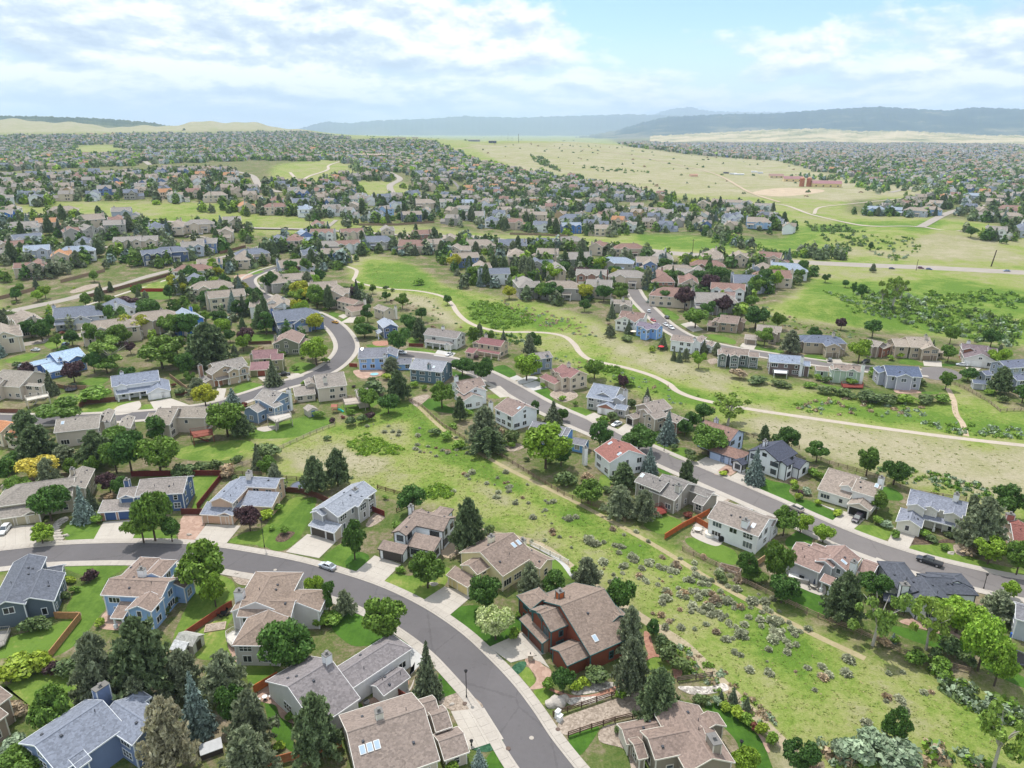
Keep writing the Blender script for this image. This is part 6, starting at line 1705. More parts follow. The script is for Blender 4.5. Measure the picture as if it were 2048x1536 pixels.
# ------------------------------------------------------------------ trees
def cards(rng, centers, normals, size, aspect=1.4, tilt=0.6):
 """leaf-sized quads facing roughly along normals"""
 n = len(centers)
 nr = normals + rng.normal(0, tilt, (n, 3))
 nr /= np.maximum(np.linalg.norm(nr, axis=1, keepdims=True), 1e-6)
 a = np.cross(nr, rng.normal(0, 1, (n, 3)))
 a /= np.maximum(np.linalg.norm(a, axis=1, keepdims=True), 1e-6)
 b = np.cross(nr, a)
 s = (np.asarray(size) * rng.uniform(0.65, 1.35, n))[:, None]
 a, b = a * s * aspect * 0.5, b * s * 0.5
 v = np.stack([centers - a - b * .55, centers - a * .1 - b, centers + a + b * .35, centers - a * .15 + b], 1)
 return v.reshape(-1, 3)
def lobe_points(rng, c, r, n):
 d = rng.normal(0, 1, (n, 3))
 d[:, 2] = np.abs(d[:, 2]) * 0.95 - 0.28 * np.abs(d[:, 2]).mean()
 d /= np.linalg.norm(d, axis=1, keepdims=True)
 rad = rng.uniform(0.62, 1.05, (n, 1)) * r
 return c + d * rad, d
def crown_round(seed, n_lobes=27, leaves=235, size=0.050, z0=0.16, flat=1.0, spread=0.37, rl=(0.09, 0.205)):
 rng = np.random.default_rng(seed)
 C, N = [], []
 k = 0
 while k < n_lobes:
  p = rng.uniform(-1, 1, 3)
  q = np.linalg.norm(p)
  if q > 1 or q < 0.45:
   continue
  c = np.array([p[0] * spread, p[1] * spread, z0 + (1 - z0) * (0.5 + 0.33 * p[2] * flat)])
  r = rng.uniform(*rl)
  a, b = lobe_points(rng, c, r, leaves)
  C.append(a)
  N.append(b)
  k += 1
 C, N = np.concatenate(C), np.concatenate(N)
 ok = (C[:, 2] > z0 * 0.72) & (C[:, 2] < 1.02)
 return cards(rng, C[ok], N[ok], size)
def crown_open(seed, leaves=150, size=0.05):
 """airy cottonwood: separate leafy sprays along limbs"""
 rng = np.random.default_rng(seed)
 C, N = [], []
 for k in range(17):
  an, rr = rng.uniform(0, 6.28), rng.uniform(0.12, 0.44)
  c = np.array([math.cos(an) * rr, math.sin(an) * rr, rng.uniform(0.36, 0.94) - 0.15 * rr])
  a, b = lobe_points(rng, c, rng.uniform(0.07, 0.14), leaves)
  C.append(a)
  N.append(b)
 C, N = np.concatenate(C), np.concatenate(N)
 return cards(rng, C, N, size)
def crown_pine(seed, whorls=12, size=0.075):
 rng = np.random.default_rng(seed)
 C, N, S = [], [], []
 for w in range(whorls):
  t = w / (whorls - 1)
  z = 0.16 + 0.80 * t
  R = 0.50 * (1 - t) ** 0.45 * (0.75 + 0.25 * math.sin(math.pi * min(t * 2.2 + 0.25, 1))) + 0.05
  nb = int(9 - 4 * t)
  for b in range(nb):
   an = 6.283 * (b + rng.uniform(-.35, .35)) / nb + w * 0.9
   L = R * rng.uniform(0.62, 1.12)
   for q in range(4):
    f = 0.35 + 0.65 * q / 3
    c = np.array([math.cos(an) * L * f, math.sin(an) * L * f, z + 0.10 * f * L + rng.normal(0, .012)])
    n = 17 + int(8 * f)
    d = rng.normal(0, 1, (n, 3))
    d[:, 2] = d[:, 2] * .7 + .35
    d /= np.linalg.norm(d, axis=1, keepdims=True)
    C.append(c + d * rng.uniform(0.2, 1.0, (n, 1)) * 0.066)
    N.append(np.cross(d, rng.normal(0, 1, (n, 3))))
 C, N = np.concatenate(C), np.concatenate(N)
 N /= np.maximum(np.linalg.norm(N, axis=1, keepdims=True), 1e-6)
 return cards(rng, C, N, size * 0.62, 1.9, 0.3)
def crown_spruce(seed, layers=24, size=0.06):
 rng = np.random.default_rng(seed)
 C, N = [], []
 for w in range(layers):
  t = w / (layers - 1)
  z = 0.05 + 0.93 * t
  R = 0.5 * (1 - t) ** 0.9 + 0.015
  nb = max(4, int(15 * (1 - t) + 4))
  for b in range(nb):
   an = 6.283 * (b + rng.uniform(-.4, .4)) / nb
   L = R * rng.uniform(0.72, 1.10)
   m = max(3, int(11 * L / 0.5))
   for q in range(m):
    f = 0.25 + 0.75 * q / m
    c = np.array([math.cos(an) * L * f, math.sin(an) * L * f, z - 0.16 * L * f + 0.07 * L * f * f])
    k = 3
    C.append(c + rng.normal(0, 0.014, (k, 3)))
    N.append(np.tile(np.array([math.cos(an) * .45, math.sin(an) * .45, 0.8]), (k, 1)))
 return cards(rng, np.concatenate(C), np.concatenate(N), size * 0.8, 1.6, 0.45)
def crown_shrub(seed, lobes=8, leaves=110, size=0.11):
 rng = np.random.default_rng(seed)
 C, N = [], []
 for k in range(lobes):
  an, rr = rng.uniform(0, 6.28), rng.uniform(0.0, 0.30)
  c = np.array([math.cos(an) * rr, math.sin(an) * rr, rng.uniform(0.30, 0.62)])
  a, b = lobe_points(rng, c, rng.uniform(0.2, 0.33), leaves)
  C.append(a)
  N.append(b)
 C, N = np.concatenate(C), np.concatenate(N)
 C[:, 2] = np.clip(C[:, 2], 0.02, 1.05)
 return cards(rng, C, N, size)
def crown_sage(seed, n=230):
 rng = np.random.default_rng(seed)
 d = rng.normal(0, 1, (n, 3))
 d[:, 2] = np.abs(d[:, 2])
 d /= np.linalg.norm(d, axis=1, keepdims=True)
 C = d * rng.uniform(0.35, 1.0, (n, 1)) * np.array([0.5, 0.5, 0.95])
 return cards(rng, C, np.cross(d, rng.normal(0, 1, (n, 3))), 0.15, 1.8, 0.3)
def quads_of(v):
 return np.arange(len(v)).reshape(-1, 4)
TRUNKM = plain('bark', (0.085, 0.062, 0.045), 0.9, 0.3, 3.0)
BARKPALE = plain('pale_bark', (0.42, 0.39, 0.35), 0.85, 0.2, 3.0)
def trunk_mesh(seed, kind):
 rr = random.Random(seed)
 mb = MB()
 if kind in ('pine', 'spruce'):
  mb.tube((0, 0, -0.02), (0, 0, 0.95), 0.028, 0.004, 6)
  if kind == 'pine':
   for i in range(9):
    a, z = rr.uniform(0, 6.28), rr.uniform(0.16, 0.8)
    L = 0.30 * (1 - z) + 0.08
    mb.tube((0, 0, z), (math.cos(a) * L, math.sin(a) * L, z + L * 0.25), 0.010, 0.003, 4)
 elif kind == 'open':
  top = np.array([rr.uniform(-.05, .05), rr.uniform(-.05, .05), 0.42])
  mb.tube((0, 0, -0.02), top, 0.032, 0.024, 7)
  for i in range(9):
   a = i * 0.7 + rr.uniform(-.3, .3)
   L = rr.uniform(0.2, 0.40)
   mid = top + np.array([math.cos(a) * L * .5, math.sin(a) * L * .5, rr.uniform(0.08, 0.2)])
   end = mid + np.array([math.cos(a) * L * .6, math.sin(a) * L * .6, rr.uniform(0.08, 0.28)])
   mb.tube(top + (0, 0, -0.1 * rr.random()), mid, 0.016, 0.010, 5)
   mb.tube(mid, end, 0.010, 0.003, 4)
 else:
  mb.tube((0, 0, -0.02), (0, 0, 0.42), 0.028, 0.02, 7)
  for i in range(6):
   a = i * 1.05 + rr.uniform(-.3, .3)
   L = rr.uniform(0.14, 0.28)
   mb.tube((0, 0, 0.30 + 0.02 * i), (math.cos(a) * L, math.sin(a) * L, 0.60 + rr.uniform(-.05, .2)), 0.013, 0.004, 5)
 return mb
TREE_PROTO = {}
def proto(shape, i):
 key = (shape, i)
 if key not in TREE_PROTO:
  sd_ = hash(shape) % 97 if False else sum(ord(c) for c in shape) * 13 + i * 7
  v = {'round': lambda: crown_round(sd_), 'tall': lambda: crown_round(sd_, 16, 250, 0.048, 0.14, 1.2, 0.30, (0.12, 0.19)), 'open': lambda: crown_open(sd_), 'pine': lambda: crown_pine(sd_),
    'spruce': lambda: crown_spruce(sd_), 'shrub': lambda: crown_shrub(sd_), 'sage': lambda: crown_sage(sd_),
    'far_round': lambda: crown_round(sd_, 9, 34, 0.15, 0.12, 1.0, 0.32, (0.16, 0.24)), 'far_pine': lambda: crown_spruce(sd_, 9, 0.2)[:1400]}[shape]()
  cm = fastmesh('crown', v, quads_of(v), [LEAF['d']])
  tk = trunk_mesh(sd_, {'round': 'round', 'tall': 'round', 'open': 'open', 'pine': 'pine', 'spruce': 'spruce'}.get(shape, 'round'))
  tm = tk.mesh('trunk', [BARKPALE if shape == 'open' else TRUNKM])
  TREE_PROTO[key] = (cm, tm)
 return TREE_PROTO[key]
LEAF = {
 'd': leaf_mat('mid_green', (0.115, 0.220, 0.040)), 'b': leaf_mat('bright_green', (0.205, 0.360, 0.045)), 'k': leaf_mat('deep_green', (0.066, 0.155, 0.036)), 'y': leaf_mat('yellow_green', (0.320, 0.368, 0.040)),
 'g': leaf_mat('golden', (0.600, 0.500, 0.085), 0.45, 0.1, 0.25, (0.62, 0.56, 0.11)), 'p': leaf_mat('pine_green', (0.150, 0.215, 0.095), 0.5, 0.1, 0.3, (0.20, 0.255, 0.13)), 'q': leaf_mat('olive_pine', (0.235, 0.280, 0.165), 0.5, 0.1, 0.3, (0.29, 0.32, 0.205)), 's': leaf_mat('blue_spruce', (0.200, 0.265, 0.235), 0.5, 0.1, 0.08, (0.192, 0.256, 0.224)),
 'e': leaf_mat('dark_spruce', (0.110, 0.155, 0.100), 0.5, 0.1, 0.08), 'u': leaf_mat('purple_leaf', (0.064, 0.035, 0.045), 0.5, 0.1, 0.15, (0.112, 0.056, 0.056)), 'c': leaf_mat('cottonwood', (0.190, 0.310, 0.070)), 'w': leaf_mat('white_blossom', (0.256, 0.352, 0.080), 0.45, 0.1, 0.25, (0.992, 0.960, 0.672)),
 'h': leaf_mat('shrub_green', (0.150, 0.280, 0.045)), 'j': leaf_mat('dark_shrub', (0.105, 0.170, 0.070), 0.5), 'x': leaf_mat('browning_pine', (0.460, 0.420, 0.290), 0.5, 0.1, 0.3, (0.42, 0.42, 0.28)), 'v': leaf_mat('silver_shrub', (0.240, 0.325, 0.200), 0.4, 0.1, 0.15, (0.30, 0.36, 0.25)),
 'm': leaf_mat('sagebrush', (0.340, 0.375, 0.235), 0.4, 0.1, 0.3, (0.40, 0.39, 0.29)), 'l': leaf_mat('lime_shrub', (0.256, 0.384, 0.048)), 'r': leaf_mat('red_shrub', (0.160, 0.056, 0.048), 0.4),
 'n': leaf_mat('grey_brown_shrub', (0.340, 0.290, 0.220), 0.5),
}
KIND = {  # letter: (shape, noun, adjective, category)
 'd': ('round', 'tree', 'rounded mid-green', 'tree'), 'b': ('round', 'tree', 'bright green', 'tree'), 'k': ('round', 'tree', 'deep green', 'tree'), 'y': ('round', 'tree', 'yellow-green', 'tree'), 'g': ('round', 'tree', 'golden yellow', 'tree'),
 'p': ('pine', 'pine', 'dark green', 'pine tree'), 'q': ('pine', 'pine', 'olive-grey', 'pine tree'), 's': ('spruce', 'spruce', 'silvery blue', 'spruce'), 'e': ('spruce', 'spruce', 'dark green', 'spruce'), 'u': ('round', 'tree', 'purple-leaved', 'tree'),
 'c': ('open', 'cottonwood', 'airy light green', 'tree'), 'w': ('round', 'tree', 'creamy blossoming', 'tree'), 'h': ('shrub', 'shrub', 'green', 'shrub'), 'j': ('shrub', 'shrub', 'dark green', 'shrub'), 'x': ('pine', 'pine', 'browning', 'pine tree'),
 'v': ('shrub', 'shrub', 'silver-green', 'shrub'), 'l': ('shrub', 'shrub', 'lime green', 'shrub'), 'r': ('shrub', 'shrub', 'dark red', 'shrub'), 'n': ('shrub', 'shrub', 'grey-brown', 'shrub'), 'J': ('tall', 'tree', 'slim deep green', 'tree'), 'U': ('shrub', 'shrub', 'purple-leaved', 'shrub'),
}
LEAF['J'] = LEAF['k']
LEAF['U'] = LEAF['u']
NAME_OF = {'tree': 'leafy_tree', 'pine': 'pine_tree', 'spruce': 'spruce_tree', 'cottonwood': 'cottonwood_tree', 'shrub': 'shrub'}
PLANTS = []     # (object, letter, position, height, width)
def plant(kind, pos, h, w, parts=True, group=None):
 shape, noun, adj, cat = KIND[kind]
 cm, tm = proto(shape, RNG.randrange(6))
 rz = RNG.uniform(0, 6.28)
 if noun == 'shrub':
  o = bpy.data.objects.new('shrub', cm)
  COL.objects.link(o)
  o.location = pos
  o.rotation_euler = (0, 0, rz)
  o.scale = (w, w * RNG.uniform(.85, 1.15), h)
  o.material_slots[0].link = 'OBJECT'
  o.material_slots[0].material = LEAF[kind]
  tag(o, None, 'shrub', group)
 else:
  o = bpy.data.objects.new(NAME_OF[noun], None)
  COL.objects.link(o)
  o.location = pos
  o.rotation_euler = (0, 0, rz)
  o.scale = (w * RNG.uniform(.94, 1.06), w * RNG.uniform(.94, 1.06), h)
  tag(o, None, cat, group)
  c = link('crown', cm, o)
  c.material_slots[0].link = 'OBJECT'
  c.material_slots[0].material = LEAF[kind]
  link('trunk', tm, o)
 PLANTS.append((o, kind, np.array(pos), h, w))
 return o
def plant_px(kind, u, vb, vt, wpx, z=ONE):
 """a plant measured in the photo: foot (u, vb), top row vt, crown width in pixels"""
 u, vb = Z(z, u, vb)
 vt = Z(z, 0, vt)[1]
 wpx = wpx / z[2]
 p = P(u, vb)
 if KIND[kind][1] == 'shrub' and any(np.min(np.hypot(c[:, 0] - p[0], c[:, 1] - p[1])) < w - 1.6 for c, w in ROADS):
  return
 lo, hi = 0.2, 40.0
 for _ in range(30):
  m = (lo + hi) / 2
  if project((p[0], p[1], p[2] + m))[1] > vt:
   lo = m
  else:
   hi = m
 dep = project(p)[2]
 h = lo
 w = wpx * dep / FPX * 1.06
 if KIND[kind][1] == 'shrub':
  # seen from above: part of the apparent height is the plan depth of the shrub
  h = min(h, 0.8 * w + 0.6) * 0.85
 else:
  h *= 0.96
 plant(kind, p, h, w)
TREES = """
d 410 1188 1079 103;b 432 1214 1139 52;q 207 1407 1265 95;p 297 1398 1237 130;q 280 1430 1352 62;q 370 1392 1300 80;q 452 1396 1305 88;s 398 1464 1342 76;x 345 1540 1395 98;k 467 1452 1367 62;q 507 1492 1382 84;q 500 1560 1455 98
p 638 1518 1387 98;k 580 1345 1240 102;b 632 1200 1147 38;J 660 1228 1160 36;d 112 1470 1372 86;v 30 1508 1440 56;d 50 1560 1500 92;d 130 1565 1520 62;l 40 1348 1305 72;l 82 1338 1295 56;l 15 1365 1320 52;U 108 1347 1312 32;j 142 1350 1318 52
U 182 1162 1128 34;j 62 1264 1222 40;j 84 1258 1218 40;n 30 1432 1372 44;d 771 1290 1197 92;e 856 1391 1280 66;q 692 1228 1180 40;p 938 1106 996 66;j 980 1066 1037 22;J 710 1119 1033 56;d 856 1176 1100 74;k 970 1224 1152 70;w 991 1279 1208 74;h 1030 1277 1240 30
q 1060 1195 1124 50;k 1110 1196 1143 54;q 1173 1176 1115 54;k 1236 1226 1150 62;q 1258 1308 1212 58;q 1260 1386 1275 76;p 1315 1446 1337 90;h 1096 1380 1345 30;k 1126 1386 1330 46;l 1152 1380 1352 26;l 1168 1372 1348 24;j 1190 1362 1330 50;h 1246 1396 1362 34;k 1306 1272 1240 30;j 1336 1322 1275 44;j 1360 1345 1305 40;j 1320 1298 1262 36
e 1465 1406 1372 24;e 1492 1422 1392 24;e 1441 1403 1378 18;j 1392 1404 1388 22;j 1408 1408 1390 24;v 1432 1410 1388 20;v 1414 1412 1398 13;l 1450 1420 1402 26;l 1473 1434 1408 30;h 1494 1448 1418 30;r 1506 1458 1436 18;l 1524 1470 1436 32;h 1545 1488 1452 30;b 1486 1548 1495 56;j 1233 1467 1448 16;k 1598 1542 1480 72
v 1710 1522 1455 72;v 1746 1502 1448 62;v 1790 1534 1480 82;v 1680 1512 1465 52;J 1785 1492 1415 54;c 1985 1545 1400 112;c 1745 1291 1172 98;c 1852 1300 1198 78;b 1912 1266 1190 86;b 1955 1342 1225 86;b 1988 1372 1280 62;p 1682 1242 1143 72;k 1746 1196 1142 62;q 1993 1236 1182 62;b 2018 1199 1162 36
d 1550 1172 1076 58;k 1562 1206 1148 64;d 1510 1162 1140 48;k 1492 1156 1103 40;b 1645 1086 1045 40;d 1566 1072 1010 54;b 1600 1066 1025 44;q 1955 1102 995 82;b 1975 1128 1072 66;d 2032 1150 1080 56;k 2022 1042 972 74;k 1632 925 883 42;s 1508 966 893 44;d 1416 910 850 72;k 1385 857 820 36;c 1455 851 780 88
k 1277 906 850 70;s 1298 946 893 38;s 1334 884 821 44;e 1106 848 800 42;k 1125 842 815 26;J 1072 836 798 22;b 1091 937 845 100;k 1122 932 890 46;q 968 892 812 66;p 975 906 855 72;j 1020 886 855 36;n 990 880 832 40;d 884 816 760 52;b 1053 761 703 60;k 925 751 712 42;k 963 766 712 50;k 797 709 650 50;k 730 676 643 52
p 840 681 635 34;k 816 656 625 32;q 783 741 713 34;j 746 787 750 52;p 797 802 740 46;k 777 827 785 46;j 725 846 820 26;j 702 852 826 28;U 742 840 818 22;p 1246 976 925 52;q 1238 1032 970 62;q 1286 1042 980 52;d 1176 1007 958 64;j 1130 972 935 42;n 1175 960 940 26;h 1246 770 745 46
d 325 737 668 88;k 372 757 700 42;p 420 732 645 78;p 395 737 680 52;p 436 717 650 48;e 547 769 718 40;s 467 816 775 44;y 412 814 768 50;q 397 792 755 40;d 456 874 803 84;p 486 872 825 42;d 126 847 798 90;p 60 892 820 62;p 78 922 850 72;p 196 932 860 66;d 322 947 865 84;d 234 947 870 62;k 264 947 855 72;q 132 927 890 50;g 84 962 908 76
u 222 987 940 44;u 150 767 717 46;c 226 737 675 74;k 190 747 695 32;d 215 747 715 48;h 193 802 765 62;h 180 796 772 40;k 104 1042 968 72;s 170 1042 970 48;b 86 1087 1047 50;h 193 1047 1027 24;d 311 1082 975 74;d 288 1086 1022 66;k 345 1084 1035 40;u 501 1062 1008 52;l 535 1037 1015 32;h 552 1022 1002 26;h 569 1067 1045 20;d 538 957 910 40;p 632 987 912 54;p 676 972 897 52;j 360 952 918 36;j 382 948 920 34;j 405 944 918 36
j 430 942 915 34;n 456 952 915 36;j 540 914 880 56;j 475 924 908 22;h 515 916 900 18;b 633 730 668 60;y 632 664 622 38;s 566 670 648 24;b 487 702 665 30;J 533 670 620 42;y 270 674 625 58;k 236 662 605 38;k 146 692 660 32;k 85 682 645 34;d 190 690 640 45;q 100 970 915 40;k 30 930 900 40;h 20 945 905 40
b 1716 727 675 48;d 1528 692 653 34;q 1580 707 660 42;d 1895 724 685 30;k 1935 762 733 36;p 1998 787 733 42;h 1750 752 728 30;j 1650 788 770 34;j 1690 793 772 38;j 1730 803 778 44;j 1770 809 785 48;h 1810 806 785 42;j 1850 805 785 42;h 1885 806 787 32;j 1515 767 748 38;j 1560 773 758 38;n 1475 757 730 38;d 1390 656 610 54;k 1333 611 575 34;e 1223 636 602 20;e 1257 667 638 20
e 1325 698 663 22;e 1407 706 678 20;q 1433 710 685 20;e 1347 721 695 14;e 1358 724 696 16;q 1371 722 696 16;b 1397 737 700 30;k 1510 657 608 54;j 1255 682 668 28;q 1220 674 650 24;h 1306 700 688 14;l 1303 704 690 16;c 1785 614 546 48;c 1763 612 560 26;c 1800 602 555 32;k 1722 597 565 20;k 1740 502 483 12;k 1941 475 450 24;k 1610 560 545 16;k 1650 565 545 18;k 1690 575 558 16;J 1706 590 560 14;k 1630 548 528 16;q 1745 545 527 12
k 895 610 588 20;h 838 570 552 22;j 772 580 568 14;j 785 583 574 10;j 718 572 564 14;h 1590 718 700 20;h 1610 722 705 14;j 1500 730 712 16;j 1840 770 752 20;j 1655 765 750 22;h 1700 770 752 24;h 1635 760 740 18;h 1620 775 760 26
"""
SHRUBS_EXTRA = """
h 12 1195 1175 30;j 130 1200 1178 24;h 150 1185 1168 22;l 140 1165 1150 26;h 118 1158 1140 24;l 200 1252 1235 20;j 345 1210 1190 24;j 362 1198 1178 24;j 332 1232 1212 24;h 640 1250 1225 50;h 665 1245 1222 44;l 268 1150 1140 16;h 545 1060 1050 14
n 560 1185 1175 14;h 800 1145 1128 20;h 830 1140 1125 22;l 505 1045 1030 20;h 1075 1200 1185 26;h 1150 1150 1125 24;h 1155 1165 1140 22;j 820 1075 1050 30;h 800 1060 1040 30;h 815 1090 1070 26;h 1035 1235 1222 14;l 1245 1390 1380 14;s 958 1533 1495 34;h 905 1545 1520 36;h 925 1520 1505 20
h 748 1420 1406 14;h 720 1418 1402 12;h 600 1448 1415 24;h 580 1440 1412 20;l 560 1495 1480 24;h 555 1500 1485 22;j 1550 1110 1095 30;l 1635 1010 995 16;l 1675 1030 1016 20;j 1600 1000 985 14;U 1600 990 972 14;v 1612 988 970 22;h 1590 980 960 18;h 1640 960 940 22;h 1625 950 930 24;l 1595 1000 982 18
h 1790 1075 1052 22;v 1770 1055 1035 26;h 1758 1048 1030 24;n 1930 1105 1085 40;h 1848 1075 1058 26;j 1860 1082 1066 26;j 1900 1074 1060 26;h 1890 1100 1088 20;l 1447 950 940 18;r 1452 945 936 10;j 1385 925 905 22;j 1393 932 912 22;j 1405 935 915 20;j 1378 912 895 24;j 1347 900 885 18
h 1220 1020 1005 22;h 1285 1020 1000 26;j 1440 1160 1140 30;n 1765 1290 1270 30;h 1790 1285 1270 24;s 1785 1285 1265 16;j 1900 1310 1270 44;j 1870 1315 1290 30;h 1830 1330 1295 44;h 1880 1345 1310 50;j 1930 1330 1300 40;h 1010 890 878 16;h 1025 895 882 16;h 930 830 812 26;j 870 870 852 28;h 895 880 860 26;h 920 895 875 30;n 700 800 790 12
h 905 855 842 22;l 775 760 745 24;h 830 775 760 18;j 1240 830 800 24;j 1225 842 815 26;h 1205 848 825 26;j 1260 815 790 22;h 1100 840 828 18;h 1125 800 788 16;h 1085 775 762 16;h 1150 812 800 14;h 555 730 715 22;j 460 760 745 20;h 565 712 700 18;n 520 705 690 22;h 610 770 758 14
h 280 655 640 22;l 240 665 655 14;j 655 880 868 18;U 665 845 832 16;h 640 835 818 22;h 700 830 815 18;j 60 645 628 24;h 300 720 700 22;j 360 790 772 24;h 345 730 715 20;h 650 725 712 18;h 590 740 728 16;h 20 760 745 24;j 35 735 720 20;h 1980 790 775 22;j 2005 805 785 20;h 1560 745 735 16;h 1420 690 680 12;h 1660 735 725 14;h 1780 720 708 16;l 1800 715 700 18
"""
for blk in (TREES, SHRUBS_EXTRA):
 for it in blk.replace('\n', ';').split(';'):
  q = it.split()
  if len(q) == 5:
   plant_px(q[0], *[float(x) for x in q[1:]])
# more garden planting between and behind the houses, clear of drives, lawns, roofs and the view of house fronts
fill = random.Random(5)
hc = np.array([h[1] for h in HOUSES] + [[m[3][0], m[3][1]] for m in MIDH])
taken_ = [(p[0], p[1]) for _, _, p, _, _ in PLANTS]
nt_, ns_ = 0, 0
for _ in range(6000):
 if nt_ >= 120 and ns_ >= 120:
  break
 u, v = fill.uniform(-30, 2070), 560 + 500 * fill.random() ** 1.2
 if not any(inpoly(np.array([u]), np.array([v]), y)[0] for y in YARD[:2]):
  continue
 p = P(u, v)
 tree = fill.random() < .5
 if (tree and nt_ >= 120) or (not tree and ns_ >= 120):
  continue
 dh = np.hypot(hc[:, 0] - p[0], hc[:, 1] - p[1])
 if dh.min() < (11.5 if tree else 9.5):
  continue
 if any(np.min(np.hypot(c[:, 0] - p[0], c[:, 1] - p[1])) < w + (2 if tree else .6) for c, w in ROADS):
  continue
 if any(math.hypot(q[0] - p[0], q[1] - p[1]) < (5.5 if tree else 2.6) for q in taken_):
  continue
 pa = (np.array([p[0]]), np.array([p[1]]))
 if any(inpoly(pa[0], pa[1], pl)[0] for pl in PLOTS):
  continue
 if tree:
  # keep house fronts in view: no tree close in front of a house
  r_ = math.hypot(p[0], p[1])
  az_ = np.arctan2(hc[:, 0], hc[:, 1]) - math.atan2(p[0], p[1])
  hr = np.hypot(hc[:, 0], hc[:, 1])
  if np.any((np.abs(az_) * hr < 8) & (hr > r_) & (hr < r_ + 24)):
   continue
  kd = fill.choice('dkkkppqedJuddb')
  h = fill.uniform(6, 10.5)
  plant(kd, p, h, h * (fill.uniform(.75, 1.05) if KIND[kd][1] == 'tree' else fill.uniform(.5, .7)))
  nt_ += 1
 else:
  w = fill.uniform(1.6, 3.6)
  plant(fill.choice('hhjjvnlUr'), p, w * fill.uniform(.5, .8), w)
  ns_ += 1
 taken_.append((p[0], p[1]))
# sagebrush in the meadow: clumped the way they stand in the photograph
SAGE_SPOTS = [(1010, 985, 40, 18, 10), (1150, 1075, 90, 40, 20), (1260, 1120, 80, 40, 28), (1390, 1165, 60, 30, 26), (1420, 1190, 70, 28, 30), (1480, 1215, 70, 26, 26), (1570, 1255, 40, 18, 16), (1360, 1230, 60, 30, 14),
     (1530, 1320, 80, 40, 16), (1650, 1345, 70, 30, 10), (960, 960, 60, 24, 10), (880, 900, 60, 20, 16), (800, 860, 60, 20, 10), (1450, 1260, 60, 30, 14), (1240, 1170, 50, 30, 16), (1100, 1020, 60, 24, 12), (1800, 1400, 70, 40, 10), (1330, 1140, 40, 24, 16)]
SAGE = []
sg = random.Random(77)
for (cx, cy, rx, ry, n) in SAGE_SPOTS:
 for i in range(n):
  u, v = cx + sg.gauss(0, rx * .6), cy + sg.gauss(0, ry * .6)
  p = P(u, v)
  w = abs(sg.gauss(1.15, 0.6)) + 0.45
  cm, _ = proto('sage', sg.randrange(4))
  o = bpy.data.objects.new('sagebrush', cm)
  COL.objects.link(o)
  o.location = p
  o.rotation_euler = (0, 0, sg.uniform(0, 6.28))
  o.scale = (w, w * sg.uniform(.7, 1.3), w * sg.uniform(0.38, 0.6))
  o.material_slots[0].link = 'OBJECT'
  o.material_slots[0].material = LEAF['n'] if sg.random() < 0.16 else LEAF['m']
  tag(o, None, 'sagebrush', 'sagebrush clumps scattered over the meadow')
  SAGE.append((o, p))
# grass tufts and weeds of the meadow: uncountable, one object
def tufts():
 rng = np.random.default_rng(21)
 zones = [([(560, 900), (700, 850), (830, 805), (870, 840), (1000, 940), (1200, 1030), (1400, 1150), (1640, 1290), (2040, 1420), (2040, 1536), (1660, 1536), (1560, 1470), (1450, 1380), (1300, 1230), (1150, 1120), (1000, 1050), (850, 1000), (700, 960)], 4600, 0.36, 0.2),
    ([(700, 560), (760, 580), (900, 620), (1000, 680), (1200, 770), (1400, 840), (1540, 880), (1800, 980), (2040, 1000), (2040, 850), (1900, 800), (1700, 790), (1450, 745), (1250, 690), (1000, 600), (850, 560), (740, 520)], 2600, 0.5, 0.22)]
 V, M = [], []
 for poly, n, w0, h0 in zones:
  W = np.array([P(*p)[:2] for p in poly])
  lo, hi = W.min(0), W.max(0)
  pts = rng.uniform(lo, hi, (n * 4, 2))
  pts = pts[inpoly(pts[:, 0], pts[:, 1], [tuple(w) for w in W])][:n]
  ok = np.ones(len(pts), bool)
  for pl in PLOTS:
   ok &= ~inpoly(pts[:, 0], pts[:, 1], pl)
  d2 = np.full(len(pts), 1e9)
  for q in TR:
   d2 = np.minimum(d2, (pts[:, 0] - q[0]) ** 2 + (pts[:, 1] - q[1]) ** 2)
  ok &= d2 > 16
  pts = pts[ok]
  k = 5
  c = np.repeat(pts, k, 0) + rng.normal(0, 0.28, (len(pts) * k, 2))
  s = rng.uniform(0.5, 1.3, len(c)) * w0
  an = rng.uniform(0, 6.28, len(c))
  hz = height(c[:, 0], c[:, 1])
  hh = s * h0 * rng.uniform(.6, 1.6, len(c)) / w0 * w0
  dx, dy = np.cos(an) * s / 2, np.sin(an) * s / 2
  lean = rng.normal(0, 0.2, (len(c), 2)) * s[:, None]
  v = np.stack([np.stack([c[:, 0] - dx, c[:, 1] - dy, hz - .02], -1), np.stack([c[:, 0] + dx, c[:, 1] + dy, hz - .02], -1),
       np.stack([c[:, 0] + dx * .8 + lean[:, 0], c[:, 1] + dy * .8 + lean[:, 1], hz + hh], -1), np.stack([c[:, 0] - dx * .8 + lean[:, 0], c[:, 1] - dy * .8 + lean[:, 1], hz + hh], -1)], 1)
  V.append(v.reshape(-1, 3))
  M.append(rng.choice([0, 0, 1, 2], len(c)))
 V = np.concatenate(V)
 o = link('meadow_grass', fastmesh('meadow_grass', V, quads_of(V), [leaf_mat('grass_green', (0.20, 0.275, 0.07), 0.3), leaf_mat('grass_straw', (0.38, 0.35, 0.19), 0.3), leaf_mat('weed_green', (0.145, 0.24, 0.05), 0.3)], np.concatenate(M)))
 tag(o, 'tufts of grass and weeds all over the meadow', None, None, 'stuff')
tufts()
